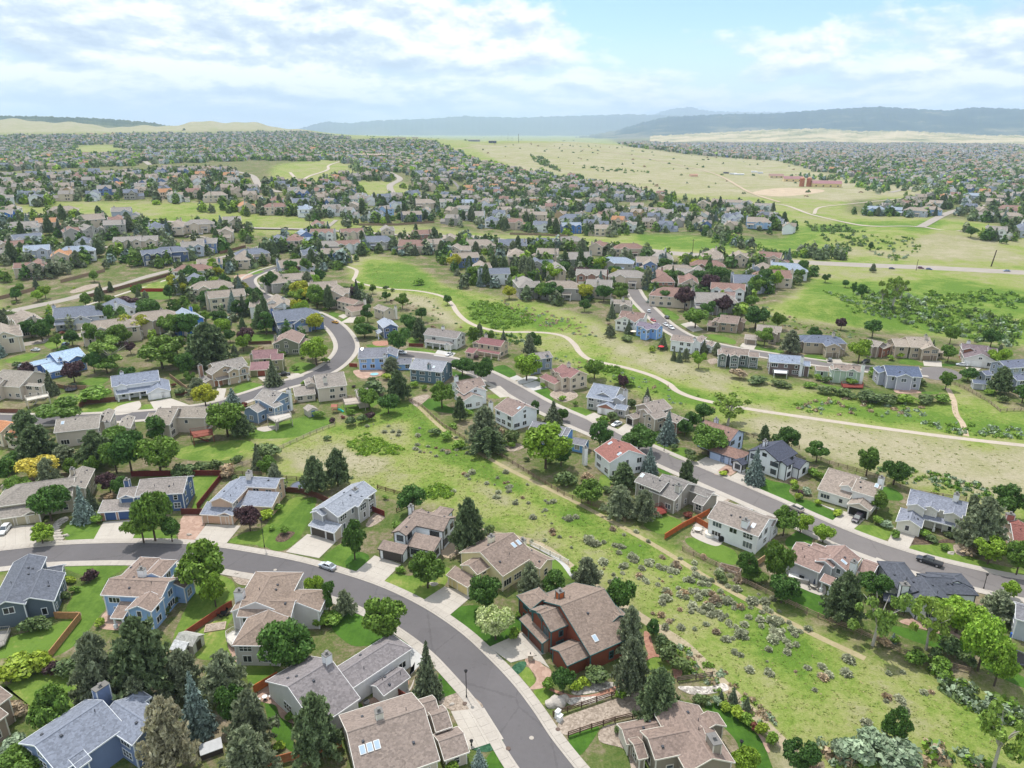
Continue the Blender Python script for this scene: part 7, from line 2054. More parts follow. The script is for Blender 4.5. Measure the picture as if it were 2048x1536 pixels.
# ------------------------------------------------------------------ the far side: houses, trees, hills, air
extra_trees = []
budget = {}
for o, k, *_ in PLANTS:
 budget[KIND[k][1]] = budget.get(KIND[k][1], 0) + 1
MIDT.sort(key=lambda t: math.hypot(t[1][0], t[1][1]))
for kd, p, h, w in MIDT:
 noun = KIND[kd][1]
 budget[noun] = budget.get(noun, 0) + 1
 if budget[noun] > 296:
  extra_trees.append((p[0], p[1], w, h))
  continue
 if noun in ('pine', 'spruce'):
  w *= 0.72
  h *= 1.1
 plant(kd, p, h, w, True)
def low_house():
 """one mesh: walls, roof, garage wing, windows; footprint about 17 by 11 m"""
 mb = MB()
 def gab(x0, x1, y0, y1, e, r, axis):
  c = [(x0, y0), (x1, y0), (x1, y1), (x0, y1)]
  for i in range(4):
   p, q = c[i], c[(i + 1) % 4]
   mb.quad((p[0], p[1], -3), (q[0], q[1], -3), (q[0], q[1], e), (p[0], p[1], e), 0)
  o = 0.5
  if axis == 'x':
   ym = (y0 + y1) / 2
   mb.quad((x0 - o, y0 - o, e - .2), (x1 + o, y0 - o, e - .2), (x1 + o, ym, r), (x0 - o, ym, r), 1)
   mb.quad((x0 - o, ym, r), (x1 + o, ym, r), (x1 + o, y1 + o, e - .2), (x0 - o, y1 + o, e - .2), 1)
   mb.poly([(x0, y0, e), (x0, ym, r - .1), (x0, y1, e)][::-1], 0)
   mb.poly([(x1, y0, e), (x1, y1, e), (x1, ym, r - .1)], 0)
  else:
   xm = (x0 + x1) / 2
   mb.quad((x0 - o, y1 + o, e - .2), (x0 - o, y0 - o, e - .2), (xm, y0 - o, r), (xm, y1 + o, r), 1)
   mb.quad((xm, y1 + o, r), (xm, y0 - o, r), (x1 + o, y0 - o, e - .2), (x1 + o, y1 + o, e - .2), 1)
   mb.poly([(x0, y0, e), (x1, y0, e), (xm, y0, r - .1)], 0)
   mb.poly([(x1, y1, e), (x0, y1, e), (xm, y1, r - .1)], 0)
 gab(-8, 6, -5, 5, 7.2, 10.8, 'x')
 gab(-2, 4, -7.5, 0, 7.2, 10.2, 'y')
 gab(6, 12, -4, 3.5, 3.2, 6.0, 'x')
 for x in (-6.5, -4):
  for zz in (1.2, 4.6):
   mb.quad((x - .7, -5.04, zz), (x + .7, -5.04, zz), (x + .7, -5.04, zz + 1.5), (x - .7, -5.04, zz + 1.5), 2)
   mb.quad((x + 3.7, 5.04, zz), (x + 2.3, 5.04, zz), (x + 2.3, 5.04, zz + 1.5), (x + 3.7, 5.04, zz + 1.5), 2)
 for x in (0, 2):
  for zz in (1.2, 4.6):
   mb.quad((x - .7, -7.54, zz), (x + .7, -7.54, zz), (x + .7, -7.54, zz + 1.5), (x - .7, -7.54, zz + 1.5), 2)
 mb.cbox((-5, 3, 5), 1.2, 1.2, 6.5, (1, 0), 0)
 return mb
LOW = low_house()
LOWM = LOW.mesh('house', [siding(WALLS['T'], WK), shingle(ROOFS['t'], RK), glass_mat()])
FARCODES = ['Tt', 'Tg', 'Tt', 'Tr', 'Gg', 'Wg', 'Wt', 'Gt', 'Ls', 'Tt', 'Wr', 'Ot', 'Tg', 'bg', 'Gs', 'lg', 'To', 'Ws']
farpos = []
rf = np.random.default_rng(99)
occ = [m[3] for m in MIDH] + [h[1] for h in HOUSES]
occ = np.array([[o[0], o[1]] for o in occ])
for polys, sx, sy, ang in (([FAR_L], 33, 47, 0.35), ([FAR_C], 29, 42, -0.3), ([FAR_R], 36, 54, -0.15)):
 ca, sa = math.cos(ang), math.sin(ang)
 gx = np.arange(-5200, 5200, sx)
 gy = np.arange(-2000, 7600, sy)
 GX, GY = np.meshgrid(gx, gy)
 GX = GX + rf.normal(0, 6.5, GX.shape)
 GY = GY + rf.normal(0, 5.0, GY.shape) + 14 * np.sin(GX * 0.011) + 22 * np.sin(GX * 0.0043 + GY * 0.002)
 X, Y = (GX * ca - GY * sa).ravel(), (GX * sa + GY * ca).ravel()
 ok = (Y > 500) & (np.abs(X) < Y * 0.85)
 X, Y = X[ok], Y[ok]
 Zh_ = height(X, Y)
 dep = Y * CP - (Zh_ - CAM_H) * SP
 u, v = 1024 + FPX * X / dep, 768 - FPX * (Y * SP + (Zh_ - CAM_H) * CP) / dep
 ins = np.zeros(len(X), bool)
 for p in polys:
  ins |= inpoly(u, v, p)
 for p in HOLES:
  ins &= ~inpoly(u, v, p)
 ins &= rf.random(len(X)) > 0.10
 gap = np.sin(X * 0.0052 + 1.7 * np.sin(Y * 0.0031)) + np.sin(Y * 0.0047 + 1.3 * np.sin(X * 0.0037) + 2.0)
 ins &= ~((gap > 1.45) & (np.hypot(X, Y) > 1000))
 X, Y, Zh_ = X[ins], Y[ins], Zh_[ins]
 for x, y, zz in zip(X, Y, Zh_):
  farpos.append((x, y, zz, ang))
keep = []
for x, y, zz, a in farpos:
 d = math.hypot(x, y)
 if d < 2600 and any(np.min(np.hypot(c[:, 0] - x, c[:, 1] - y)) < w + 8 for c, w in ROADS[-12:]):
  continue
 if d < 1500:
  if np.min((occ[:, 0] - x) ** 2 + (occ[:, 1] - y) ** 2) < 26 ** 2:
   continue
  if any(np.min(np.hypot(c[:, 0] - x, c[:, 1] - y)) < w + 10 for c, w in ROADS):
   continue
 if d > 3600 and rf.random() < 0.35:
  continue
 keep.append((d, x, y, zz, a))
keep.sort()
n_ind = max(0, 296 - len(MIDH) - len(HOUSES))
FARH = []
stuffh = []
for i, (d, x, y, zz, a) in enumerate(keep):
 code = FARCODES[rf.integers(len(FARCODES))]
 rot = a + rf.choice([0, 0, math.pi, math.pi / 2, -math.pi / 2]) + rf.normal(0, .2)
 if i < n_ind:
  o = link('house', LOWM, None, (x, y, zz))
  o.rotation_euler = (0, 0, rot)
  for k, m in ((0, siding(WALLS[code[0]], WK)), (1, shingle(ROOFS[code[1]], RK))):
   o.material_slots[k].link = 'OBJECT'
   o.material_slots[k].material = m
  tag(o, None, 'house', None)
  FARH.append((o, code[0], code[1], np.array([x, y, zz])))
 else:
  stuffh.append((x, y, zz, rot, code, d))
# the rest: one object
wl, rl = 'WTGLbO', 'gtrslo'
fm = [siding(WALLS[k], WK) for k in wl] + [shingle(ROOFS[k], RK) for k in rl] + [glass_mat()]
base_v = np.array(LOW.v)
fq = [f if len(f) == 4 else (f[0], f[1], f[2], f[2]) for f in LOW.f]
tri = [len(f) == 3 for f in LOW.f]
far = MB()
allv, allf, allm = [], [], []
off = 0
for x, y, zz, rot, code, d in stuffh:
 c, s = math.cos(rot), math.sin(rot)
 sc_ = rf.uniform(0.85, 1.1)
 v = base_v * sc_
 w = np.stack([v[:, 0] * c - v[:, 1] * s + x, v[:, 0] * s + v[:, 1] * c + y, v[:, 2] + zz], -1)
 allv.append(w)
 a = wl.find(code[0]) if code[0] in wl else 2
 b = rl.find(code[1])
 for f, m in zip(LOW.f, LOW.m):
  if d > 2200 and m == 2:
   continue
  allf.append(tuple(off + k for k in f))
  allm.append(a if m == 0 else len(wl) + b if m == 1 else len(wl) + len(rl))
 off += len(v)
me = bpy.data.meshes.new('far_houses')
me.from_pydata(np.concatenate(allv).tolist(), [], allf)
for m in fm:
 me.materials.append(m)
me.polygons.foreach_set('material_index', allm)
me.update()
tag(link('far_houses', me), 'hundreds of small houses spread over the far neighbourhoods', None, None, 'stuff')
# far trees: one object per distance band
def blob_cloud(name, label, pts, sizes, heights, nq, qs, mats, seed, flat=0.5):
 rng = np.random.default_rng(seed)
 n = len(pts)
 d = rng.normal(0, 1, (n * nq, 3))
 d[:, 2] = np.abs(d[:, 2])
 d /= np.linalg.norm(d, axis=1, keepdims=True)
 c = np.repeat(np.asarray(pts, float), nq, 0)
 s = np.repeat(np.asarray(sizes, float), nq)[:, None]
 h = np.repeat(np.asarray(heights, float), nq)[:, None]
 rad = rng.uniform(0.55, 1.05, (n * nq, 1))
 taper = np.repeat(rng.choice([0.15, 0.2, 0.65], n), nq)[:, None]
 zz = d[:, 2:3] * rad
 cen = c + np.concatenate([d[:, :2] * rad * s * 0.5 * (1 - taper * zz), zz * h * 0.85 + 0.12 * h], 1)
 v = cards(rng, cen, d, (np.repeat(np.asarray(sizes, float), nq) * qs), 1.3, 0.5)
 mi = np.repeat(rng.integers(0, len(mats), n), nq)
 o = link(name, fastmesh(name, v, quads_of(v), mats, mi))
 tag(o, label, None, None, 'stuff')
FL = [LEAF['k'], LEAF['d'], LEAF['j'], LEAF['p'], LEAF['e'], LEAF['k'], LEAF['d'], LEAF['b'], LEAF['q'], LEAF['k'], LEAF['p'], LEAF['s']]
tp = {0: [], 1: [], 2: []}
for (x, y, zz, rot, code, d) in stuffh:
 n = 8 if d < 2000 else (7 if d < 3500 else 5)
 if d > 2600 and x > 700:
  n -= 4
 for k in range(n):
  an, rr = rf.uniform(0, 6.28), rf.uniform(11, 25)
  tp[0 if d < 1400 else 1 if d < 2400 else 2].append((x + math.cos(an) * rr, y + math.sin(an) * rr, rf.uniform(7, 14), rf.uniform(7, 13)))
for o, a, b, p in FARH:
 for k in range(3):
  an, rr = rf.uniform(0, 6.28), rf.uniform(11, 20)
  tp[0].append((p[0] + math.cos(an) * rr, p[1] + math.sin(an) * rr, rf.uniform(5.5, 10), rf.uniform(6, 11)))
def scatter(poly, n):
 """random places on the land inside a photo outline"""
 W = [P(*p)[:2] for p in poly]
 lo, hi = np.min(W, 0), np.max(W, 0)
 q = rf.uniform(lo, hi, (n * 6, 2))
 return q[inpoly(q[:, 0], q[:, 1], [tuple(w) for w in W])][:n]
BELT = [([(1560, 352), (1700, 352), (1900, 372), (2048, 372), (2048, 395), (1880, 398), (1760, 390), (1690, 366)], 160), ([(1560, 318), (1720, 335), (1760, 350), (1640, 345), (1540, 322)], 60), ([(560, 405), (700, 430), (760, 405), (640, 375)], 60),
  ([(940, 400), (1000, 380), (1300, 385), (1560, 440), (1580, 465), (1400, 440), (1100, 440)], 190), ([(380, 425), (560, 430), (640, 450), (760, 455), (700, 440), (560, 405)], 60), ([(0, 430), (180, 440), (200, 520), (0, 520)], 50), ([(200, 450), (360, 455), (340, 530), (200, 540)], 40),
  ([(1380, 455), (1440, 458), (1530, 505), (1470, 500), (1400, 470)], 26), ([(1600, 505), (1690, 508), (1690, 522), (1600, 522)], 26), ([(560, 480), (660, 500), (680, 540), (600, 520)], 30), ([(860, 470), (1000, 480), (1000, 500), (860, 495)], 20)]
tp[0] += extra_trees
for r, a, b, p in MIDH:
 for k in range(5):
  an, rr = rf.uniform(0, 6.28), rf.uniform(12, 27)
  q = (p[0] + math.cos(an) * rr, p[1] + math.sin(an) * rr)
  if np.min((occ[:, 0] - q[0]) ** 2 + (occ[:, 1] - q[1]) ** 2) > 90:
   tp[0].append((q[0], q[1], rf.uniform(5, 10), rf.uniform(5, 10.5)))
for poly, n in BELT:
 for x, y in scatter(poly, n):
  d = math.hypot(x, y)
  tp[0 if d < 1400 else 1 if d < 2400 else 2].append((x, y, rf.uniform(6, 11), rf.uniform(6, 12)))
for k, nq, qs in ((0, 90, 0.23), (1, 30, 0.40), (2, 12, 0.62)):
 a = np.array(tp[k])
 if k == 0:
  ok = np.ones(len(a), bool)
  for c, w in ROADS:
   for i, (x, y) in enumerate(a[:, :2]):
    if ok[i] and np.min(np.hypot(c[:, 0] - x, c[:, 1] - y)) < w + 2:
     ok[i] = False
  a = a[ok]
 z_ = height(a[:, 0], a[:, 1])
 blob_cloud('far_trees', ['woods and garden trees among the houses beyond the arterial', 'garden trees of the distant neighbourhoods', 'trees of the farthest neighbourhoods'][k], np.c_[a[:, 0], a[:, 1], z_], a[:, 2], a[:, 3], nq, qs, FL, 60 + k)
# scrub in the gullies and along the meadows
SCRUB = [([(1610, 445), (1700, 452), (1740, 480), (1720, 500), (1690, 505), (1640, 475)], 130, 4, 3, 'kjjd'), ([(1690, 470), (1830, 475), (1850, 500), (1790, 525), (1730, 500)], 90, 3, 2, 'hhkv'), ([(1700, 575), (1800, 590), (2048, 640), (2048, 700), (1850, 660), (1740, 620)], 420, 3.6, 2.4, 'hhvkjc'),
   ([(1640, 580), (1720, 600), (1800, 640), (1700, 625)], 120, 2, 1.2, 'hvh'), ([(1820, 585), (1960, 580), (2048, 590), (2048, 620), (1880, 605)], 90, 4, 1.6, 'hkh'), ([(1060, 310), (1090, 318), (1125, 345), (1110, 340), (1070, 325)], 60, 9, 6, 'kjd'), ([(1160, 330), (1300, 345), (1280, 352), (1170, 340)], 30, 8, 4, 'kd'),
   ([(930, 615), (975, 600), (1060, 625), (1065, 650), (1000, 662), (950, 645)], 300, 2.2, 1.2, 'hhbh'), ([(690, 885), (735, 866), (806, 900), (800, 910), (715, 912)], 150, 1.6, 0.8, 'hbb'), ([(840, 980), (880, 968), (912, 985), (905, 995), (850, 1000)], 90, 1.6, 0.8, 'hbb'), ([(1170, 728), (1240, 735), (1250, 750), (1190, 742)], 80, 1.8, 1.0, 'hh'),
   ([(920, 670), (1070, 668), (1075, 690), (1010, 692), (920, 682)], 80, 2.2, 1.2, 'hvk'), ([(1840, 845), (2048, 858), (2048, 880), (1900, 868)], 60, 2.2, 1.1, 'hv'), ([(1560, 815), (1700, 790), (1850, 815), (1850, 840), (1620, 830)], 70, 2.0, 1.0, 'hvn'), ([(1400, 440), (1450, 450), (1530, 500), (1500, 510), (1430, 490)], 50, 5, 4, 'dkh'),
   ([(700, 590), (860, 600), (930, 660), (840, 640), (740, 610)], 50, 1.6, 0.8, 'hkn'), ([(1000, 600), (1160, 640), (1200, 680), (1100, 660), (1050, 640)], 120, 1.6, 0.8, 'nvn'), ([(1060, 690), (1400, 790), (1520, 830), (1460, 840), (1250, 780), (1100, 715)], 60, 1.5, 0.7, 'nvh'), ([(1700, 930), (1850, 940), (2000, 980), (1960, 1000), (1800, 965)], 110, 1.8, 0.8, 'hvk'),
   ([(1520, 500), (1600, 510), (1680, 518), (1560, 515)], 40, 5, 4, 'dk'), ([(1430, 580), (1480, 600), (1600, 640), (1780, 690), (1700, 690), (1540, 650)], 130, 1.6, 0.8, 'hvn'), ([(930, 292), (1150, 286), (1600, 320), (1880, 384), (1560, 396), (1250, 382), (1050, 344)], 130, 7, 3.5, 'kjvn'), ([(-40, 240), (300, 244), (560, 243), (600, 256), (400, 258), (0, 262)], 420, 22, 9, 'kjje'), ([(640, 266), (900, 274), (1150, 280), (1150, 286), (900, 282), (640, 274)], 90, 14, 8, 'kje'), ([(1300, 1250), (1440, 1340), (1560, 1450), (1500, 1450), (1380, 1340)], 90, 1.3, 0.7, 'vnh'), ([(1850, 1330), (2048, 1420), (2048, 1470), (1900, 1400)], 60, 2.4, 1.4, 'jhv'), ([(1640, 1470), (1900, 1490), (1990, 1536), (1600, 1540)], 60, 2.4, 1.2, 'vnh')]
SXY, SS, SH, SM = [], [], [], []
smats = sorted(set(''.join(s[4] for s in SCRUB)))
for poly, n, w, h, ks in SCRUB:
 for x, y in scatter(poly, n):
  SXY.append((x, y))
  SS.append(w * rf.uniform(.5, 1.5))
  SH.append(h * rf.uniform(.6, 1.4))
  SM.append(smats.index(ks[rf.integers(len(ks))]))
a = np.array(SXY)
zz = height(a[:, 0], a[:, 1])
nq = 34
dd = rf.normal(0, 1, (len(a) * nq, 3))
dd[:, 2] = np.abs(dd[:, 2])
dd /= np.linalg.norm(dd, axis=1, keepdims=True)
cen = np.repeat(np.c_[a, zz], nq, 0) + dd * rf.uniform(.4, 1.05, (len(dd), 1)) * np.c_[np.repeat(SS, nq) * .5, np.repeat(SS, nq) * .5, np.repeat(SH, nq)]
v = cards(rf, cen, dd, np.repeat(SS, nq) * 0.24, 1.4, 0.6)
tag(link('meadow_scrub', fastmesh('meadow_scrub', v, quads_of(v), [LEAF[k] for k in smats], np.repeat(SM, nq))), 'low scrub in the gullies and along the meadow edges', None, None, 'stuff')
# mountains ----------------------------------------------------------------------------------------------------
def hills(name, label, crest, dist, depth, mat, seed, rough=0.30, base=-6):
 rng = np.random.default_rng(seed)
 us = np.array([c[0] for c in crest], float)
 vs = np.array([c[1] for c in crest], float)
 na, nt = 340, 30
 U = np.linspace(us[0], us[-1], na)
 ph = rng.uniform(0, 6.28, 12)
 fr = np.geomspace(0.012, 0.32, 12)
 wob = sum(np.sin(U * f + p) / (k + 1.6) for k, (f, p) in enumerate(zip(fr, ph)))
 Vv = np.interp(U, us, vs) + wob * 0.9 + sum(0.5 * np.sin(U * f + p * 2) for f, p in zip((0.21, 0.37, 0.61, 0.93), ph))
 pts = []
 ez = []
 for uu, vv in zip(U, Vv):
  d = ray(uu, vv)
  k = dist / math.hypot(d[0], d[1])
  pts.append((d[0] / math.hypot(d[0], d[1]), d[1] / math.hypot(d[0], d[1])))
  ez.append(CAM_H + d[2] * k)
 pts = np.array(pts)
 ez = np.array(ez)
 T = np.linspace(0, 1.25, nt)
 grid = np.zeros((na, nt, 3))
 for j, t in enumerate(T):
  rr = dist - depth * (1 - t)
  prof = math.sin(min(t, 1) * math.pi / 2) ** 1.5 if t <= 1 else max(0.0, 1 - (t - 1) * 2.4)
  h = np.zeros(na)
  for k, (f, p) in enumerate(zip(np.geomspace(0.02, 0.5, 12), ph)):
   h += np.abs(np.sin(U * f + p * 3 + t * (3 + k) * 0.9 + 0.8 * np.sin(U * f * .37 + t * 4))) / (k * .55 + 1.3)
  h = h / h.max()
  env = prof * (1 - rough * (1 - t if t < 1 else 0) * 1.6 * h)
  z_ = base + (ez - base) * np.clip(env, 0, None)
  grid[:, j] = np.stack([pts[:, 0] * rr, pts[:, 1] * rr, z_], -1)
 V = grid.reshape(-1, 3)
 idx = np.arange(na * nt).reshape(na, nt)
 Qd = np.stack([idx[:-1, :-1], idx[1:, :-1], idx[1:, 1:], idx[:-1, 1:]], -1).reshape(-1, 4)
 o = link(name, fastmesh(name, V, Qd, [mat]))
 tag(o, label, None, None, 'structure')
 return V[:, 2].max()
def hill_mat(name, c1, c2, c3, sc):
 m, g, b = new_mat(name)
 geo = g.add('ShaderNodeNewGeometry')
 n = g.noise(geo.outputs['Position'], sc, 6.0, 0.65)
 sep = g.add('ShaderNodeSeparateXYZ', inp={0: geo.outputs['Position']})
 lowz = g.math('SUBTRACT', 1.0, g.math('DIVIDE', sep.outputs[2], 260.0), 0, True)
 t = g.math('ADD', n, g.math('MULTIPLY', lowz, 0.16))
 g.l.new(g.ramp(t, [(0.42, c1), (0.58, c2), (0.70, c3)]), b.inputs['Base Color'])
 b.inputs['Roughness'].default_value = 1.0
 b.inputs['Specular IOR Level'].default_value = 0.0
 return m
HM = hill_mat('mountain_forest', (0.018, 0.045, 0.055), (0.04, 0.07, 0.065), (0.17, 0.17, 0.12), 0.0012)  # blue of the distant haze is partly mixed into the forest colours
HM2 = hill_mat('far_mountain', (0.035, 0.055, 0.04), (0.05, 0.07, 0.05), (0.09, 0.10, 0.07), 0.0008)
tops = [hills('mountains', 'long blue forested mountain front on the horizon', [(1140, 275), (1190, 268), (1230, 261), (1280, 246), (1330, 234), (1440, 229), (1560, 226), (1640, 220), (1700, 216), (1760, 212), (1830, 217), (1900, 221), (1950, 215), (2048, 219), (2250, 216)], 17000, 5200, HM, 4),
  hills('mountains', 'pale hazy mountain range beyond the valley', [(530, 272), (570, 266), (600, 257), (650, 244), (700, 247), (760, 241), (860, 237), (930, 231), (960, 233), (1050, 235), (1150, 231), (1260, 229), (1400, 232), (1500, 240)], 29000, 6000, HM2, 8, 0.2),
  hills('mountains', 'jagged distant peaks behind the mountain front', [(1200, 270), (1260, 240), (1310, 228), (1345, 218), (1380, 214), (1400, 219), (1420, 222), (1480, 224), (1560, 223), (1640, 232)], 37000, 5000, HM2, 12, 0.2),
  hills('hills', 'dark wooded ridge behind the far left hills', [(-300, 228), (-100, 230), (0, 232), (80, 233), (160, 235), (240, 238), (300, 244), (340, 252)], 9500, 1800, hill_mat('wooded_ridge', (0.03, 0.05, 0.025), (0.05, 0.075, 0.035), (0.12, 0.13, 0.06), 0.004), 15, 0.2, 60),
  hills('hills', 'low pale foothills at the base of the mountains', [(1300, 272), (1400, 266), (1480, 262), (1560, 258), (1640, 257), (1720, 262), (1800, 262), (1880, 266), (1980, 270), (2200, 268)], 10500, 2500, hill_mat('foothill_grass', (0.10, 0.13, 0.06), (0.30, 0.28, 0.16), (0.45, 0.38, 0.25), 0.003), 19, 0.3)]
def haze():
 R_, top = 43000.0, max(max(tops), CAM_H) + 25
 mb = MB()
 mb.box((-R_, -R_, -32), (2 * R_, 0, 0), (0, 2 * R_, 0), (0, 0, top + 32))
 m = bpy.data.materials.new('haze')
 m.use_nodes = True
 nt = m.node_tree
 for n in list(nt.nodes):
  if n.type != 'OUTPUT_MATERIAL':
   nt.nodes.remove(n)
 pv = nt.nodes.new('ShaderNodeVolumePrincipled')
 pv.inputs['Color'].default_value = (0.61, 0.77, 1.0, 1)
 pv.inputs['Density'].default_value = HAZE_DENSITY
 pv.inputs['Anisotropy'].default_value = 0.0
 nt.links.new(pv.outputs[0], nt.nodes['Material Output'].inputs['Volume'])
 o = mb.build('haze', m)
 tag(o, 'thin blue air over the whole valley', None, None, 'stuff')
haze()
# ------------------------------------------------------------------ fences
FENCES = []
POST_H = {}
def fence(name, label, z, pts, kind, colr, h=1.8, bay=2.4):
 m = plain('fence_' + colr, lin(colr, 0.80), 0.85, 0.22, 1.5)
 w = [P(*Z(z, x, y)) for x, y in pts]
 root = empty(name, tuple(w[0]), label, 'fence', None)
 o0 = w[0]
 key = (kind, colr, h)
 if key not in POST_H:
  rr = random.Random(len(POST_H))
  pm = MB()
  if kind == 'rail':
   pm.cbox((0, 0, -.1), 0.17, 0.17, h + 0.22, (1, 0))
  else:
   pm.cbox((0, 0, -.1), 0.12, 0.12, h + 0.16, (1, 0))
  posts = pm.mesh('post', [m])
  variants = []
  for k in range(4):
   b = MB()
   if kind == 'rail':
    b.box((0, -0.05, 0), (bay, 0, rr.uniform(-.06, .06)), (0, 0.10, 0), (0, 0, 0.14))
   else:
    n = 12
    for i in range(n):
     hh = h + rr.uniform(-.02, .02)
     dy = rr.uniform(-.008, .008)
     b.box((bay * i / n + 0.006, 0.02 + dy, 0.03), (bay / n - 0.012, 0, 0), (0, 0.025, 0), (0, 0, hh))
   variants.append(b.mesh('rail' if kind == 'rail' else 'panel', [m]))
  rb = MB()
  rb.box((0, -0.045, 0), (bay, 0, 0), (0, 0.06, 0), (0, 0, 0.11))
  cross = rb.mesh('rail', [m])
  cb = MB()
  cb.box((0, -0.06, 0), (bay, 0, 0), (0, 0.15, 0), (0, 0, 0.05))
  POST_H[key] = (posts, variants, cross, cb.mesh('cap_rail', [m]))
 posts, variants, cross, cap = POST_H[key]
 rr = random.Random(int(pts[0][0]) + 5)
 cnt = 0
 for a, b in zip(w[:-1], w[1:]):
  d = (b - a)[:2]
  L = np.hypot(*d)
  n = max(1, int(round(L / bay)))
  ang = math.atan2(d[1], d[0])
  for i in range(n):
   q = a + (b - a) * i / n
   e = a + (b - a) * (i + 1) / n
   gz, ge = land(q[0], q[1]), land(e[0], e[1])
   sl = math.atan2(ge - gz, L / n)
   base = Matrix.Translation((q[0] - o0[0], q[1] - o0[1], gz - o0[2])) @ Matrix.Rotation(ang, 4, 'Z')
   link('post', posts, root, mat=base @ Matrix.Rotation(rr.uniform(-.03, .03), 4, 'X'))
   S = Matrix.Diagonal((L / n / bay, 1, 1, 1))
   tilt = base @ Matrix.Rotation(-sl, 4, 'Y')
   if kind == 'rail':
    for zz in (0.35, 0.75, 1.12)[:3 if h > 1.15 else 2]:
     link('rail', variants[rr.randrange(4)], root, mat=tilt @ Matrix.Translation((0, rr.uniform(-.02, .02), zz)) @ S)
   else:
    link('panel', variants[rr.randrange(4)], root, mat=tilt @ S)
    for zz in (0.35, h - 0.35):
     link('rail', cross, root, mat=tilt @ Matrix.Translation((0, 0, zz)) @ S)
    link('cap_rail', cap, root, mat=tilt @ Matrix.Translation((0, 0, h + .02)) @ S)
   cnt += 1
 q = w[-1]
 link('post', posts, root, mat=Matrix.Translation(q - o0))
 return root
BF = [
 ('light brown board fence turning the corner of the teal house lawn', ZA, [(665, 945), (975, 950), (605, 1420)], 'b98c63', 1.7), ('red-stained board fence between the light blue and pale grey houses', ZB, [(745, 800), (655, 850), (90, 1235)], 'a2543f', 1.6),
 ('short orange cedar fence at the back corner of the broad grey roof', ZD, [(1012, 645), (1295, 480)], 'c9733f', 1.9), ('orange cedar fence along the bottom yards below the pines', ZD, [(1080, 1550), (1500, 1440), (2060, 1285)], 'b5704a', 1.8),
 ('dark red board fence beside the air conditioner', ZE, [(582, 600), (845, 765)], '7d4034', 1.7), ('long dark red fence behind the navy house, turning towards the street', ZJ, [(-460, 440), (0, 432), (600, 430), (640, 440), (330, 835)], '74322f', 1.8),
 ('dark brown fence linking navy and peach houses', ZJ, [(140, 895), (415, 895)], '6d3c35', 1.8), ('brown fence curving past the round trampoline', ZJ, [(1375, 625), (1560, 640), (1760, 695), (1900, 760), (2000, 860)], '6f473b', 1.7),
 ('wine-red fence panel beside the grey house with slate roof', ZK, [(870, 620), (1015, 680)], '7b3733', 1.7), ('orange cedar fence stepping between two rear yards on the straight street', ZM, [(535, 1195), (740, 1065), (935, 965), (1070, 890)], 'c06a3a', 1.7),
 ('orange cedar fence closing the patio with the round tub', ZM, [(905, 985), (1060, 1075)], 'b9683f', 1.7), ('pale cedar fence beside the rosy-roofed house', T3, [(415, 350), (490, 295)], 'c3a27f', 1.7),
 ('brown retaining fence below the taupe house', Za, [(-20, 765), (180, 770)], '835a4c', 1.7), ('brown fence bowing round the yellowing front lawn', Za, [(590, 730), (635, 700), (860, 678)], '7f5648', 1.8),
 ('tan fence behind the royal blue house and the trampoline', Za, [(365, 565), (500, 590), (645, 590)], 'a98a70', 1.6), ('tan fence running down the slope behind the white garage', Zb, [(0, 500), (130, 600)], 'a98d74', 1.6),
 ('dark brown fence in front of the white garage wall', Zb, [(40, 635), (140, 638)], '6f4c40', 1.6), ('brown fence across the lawn above the olive house', Zb, [(585, 258), (755, 252)], '70503f', 1.6),
 ('bright red board fence curving round a far lawn', R1, [(1570, 1065), (1690, 1100), (2010, 1100)], 'b23c34', 2.2), ('tan boundary fence at the far left of the collector road', R1, [(0, 1195), (200, 1145), (420, 1085)], 'a38a76', 2.2),
 ('tan boundary fence behind the pale verge', R1, [(730, 995), (1000, 925), (1260, 862)], 'a9907c', 2.2), ('brown boundary fence along the near side of the collector road', R1, [(970, 1195), (1210, 1135), (1550, 1045), (2040, 910)], '8d6d5e', 2.2),
 ('weathered grey fence behind the tan house with three garage doors', ZI, [(210, 505), (520, 465), (840, 445)], '93867a', 1.5), ('dark red fence beside the pale grey porch house', Zc, [(588, 345), (695, 350)], '82433a', 1.6),
 ('red fence at the corner of the sky blue house', Zc, [(145, 495), (202, 500)], 'a04a3c', 1.6), ('brown boundary fence of the far cul-de-sac yards', R2, [(600, 650), (910, 570)], '8a6a5a', 2.2), ('tan boundary fence beyond the arterial', R3, [(140, 190), (420, 190), (700, 170)], '9c8672', 2.2),
 ('tan fence behind the far houses beside the arterial', R4, [(0, 258), (180, 262), (430, 275)], 'a08a78', 2.2),
]
for lab, z, pts, colr, h in BF:
 fence('board_fence', lab, z, pts, 'board', colr, h)
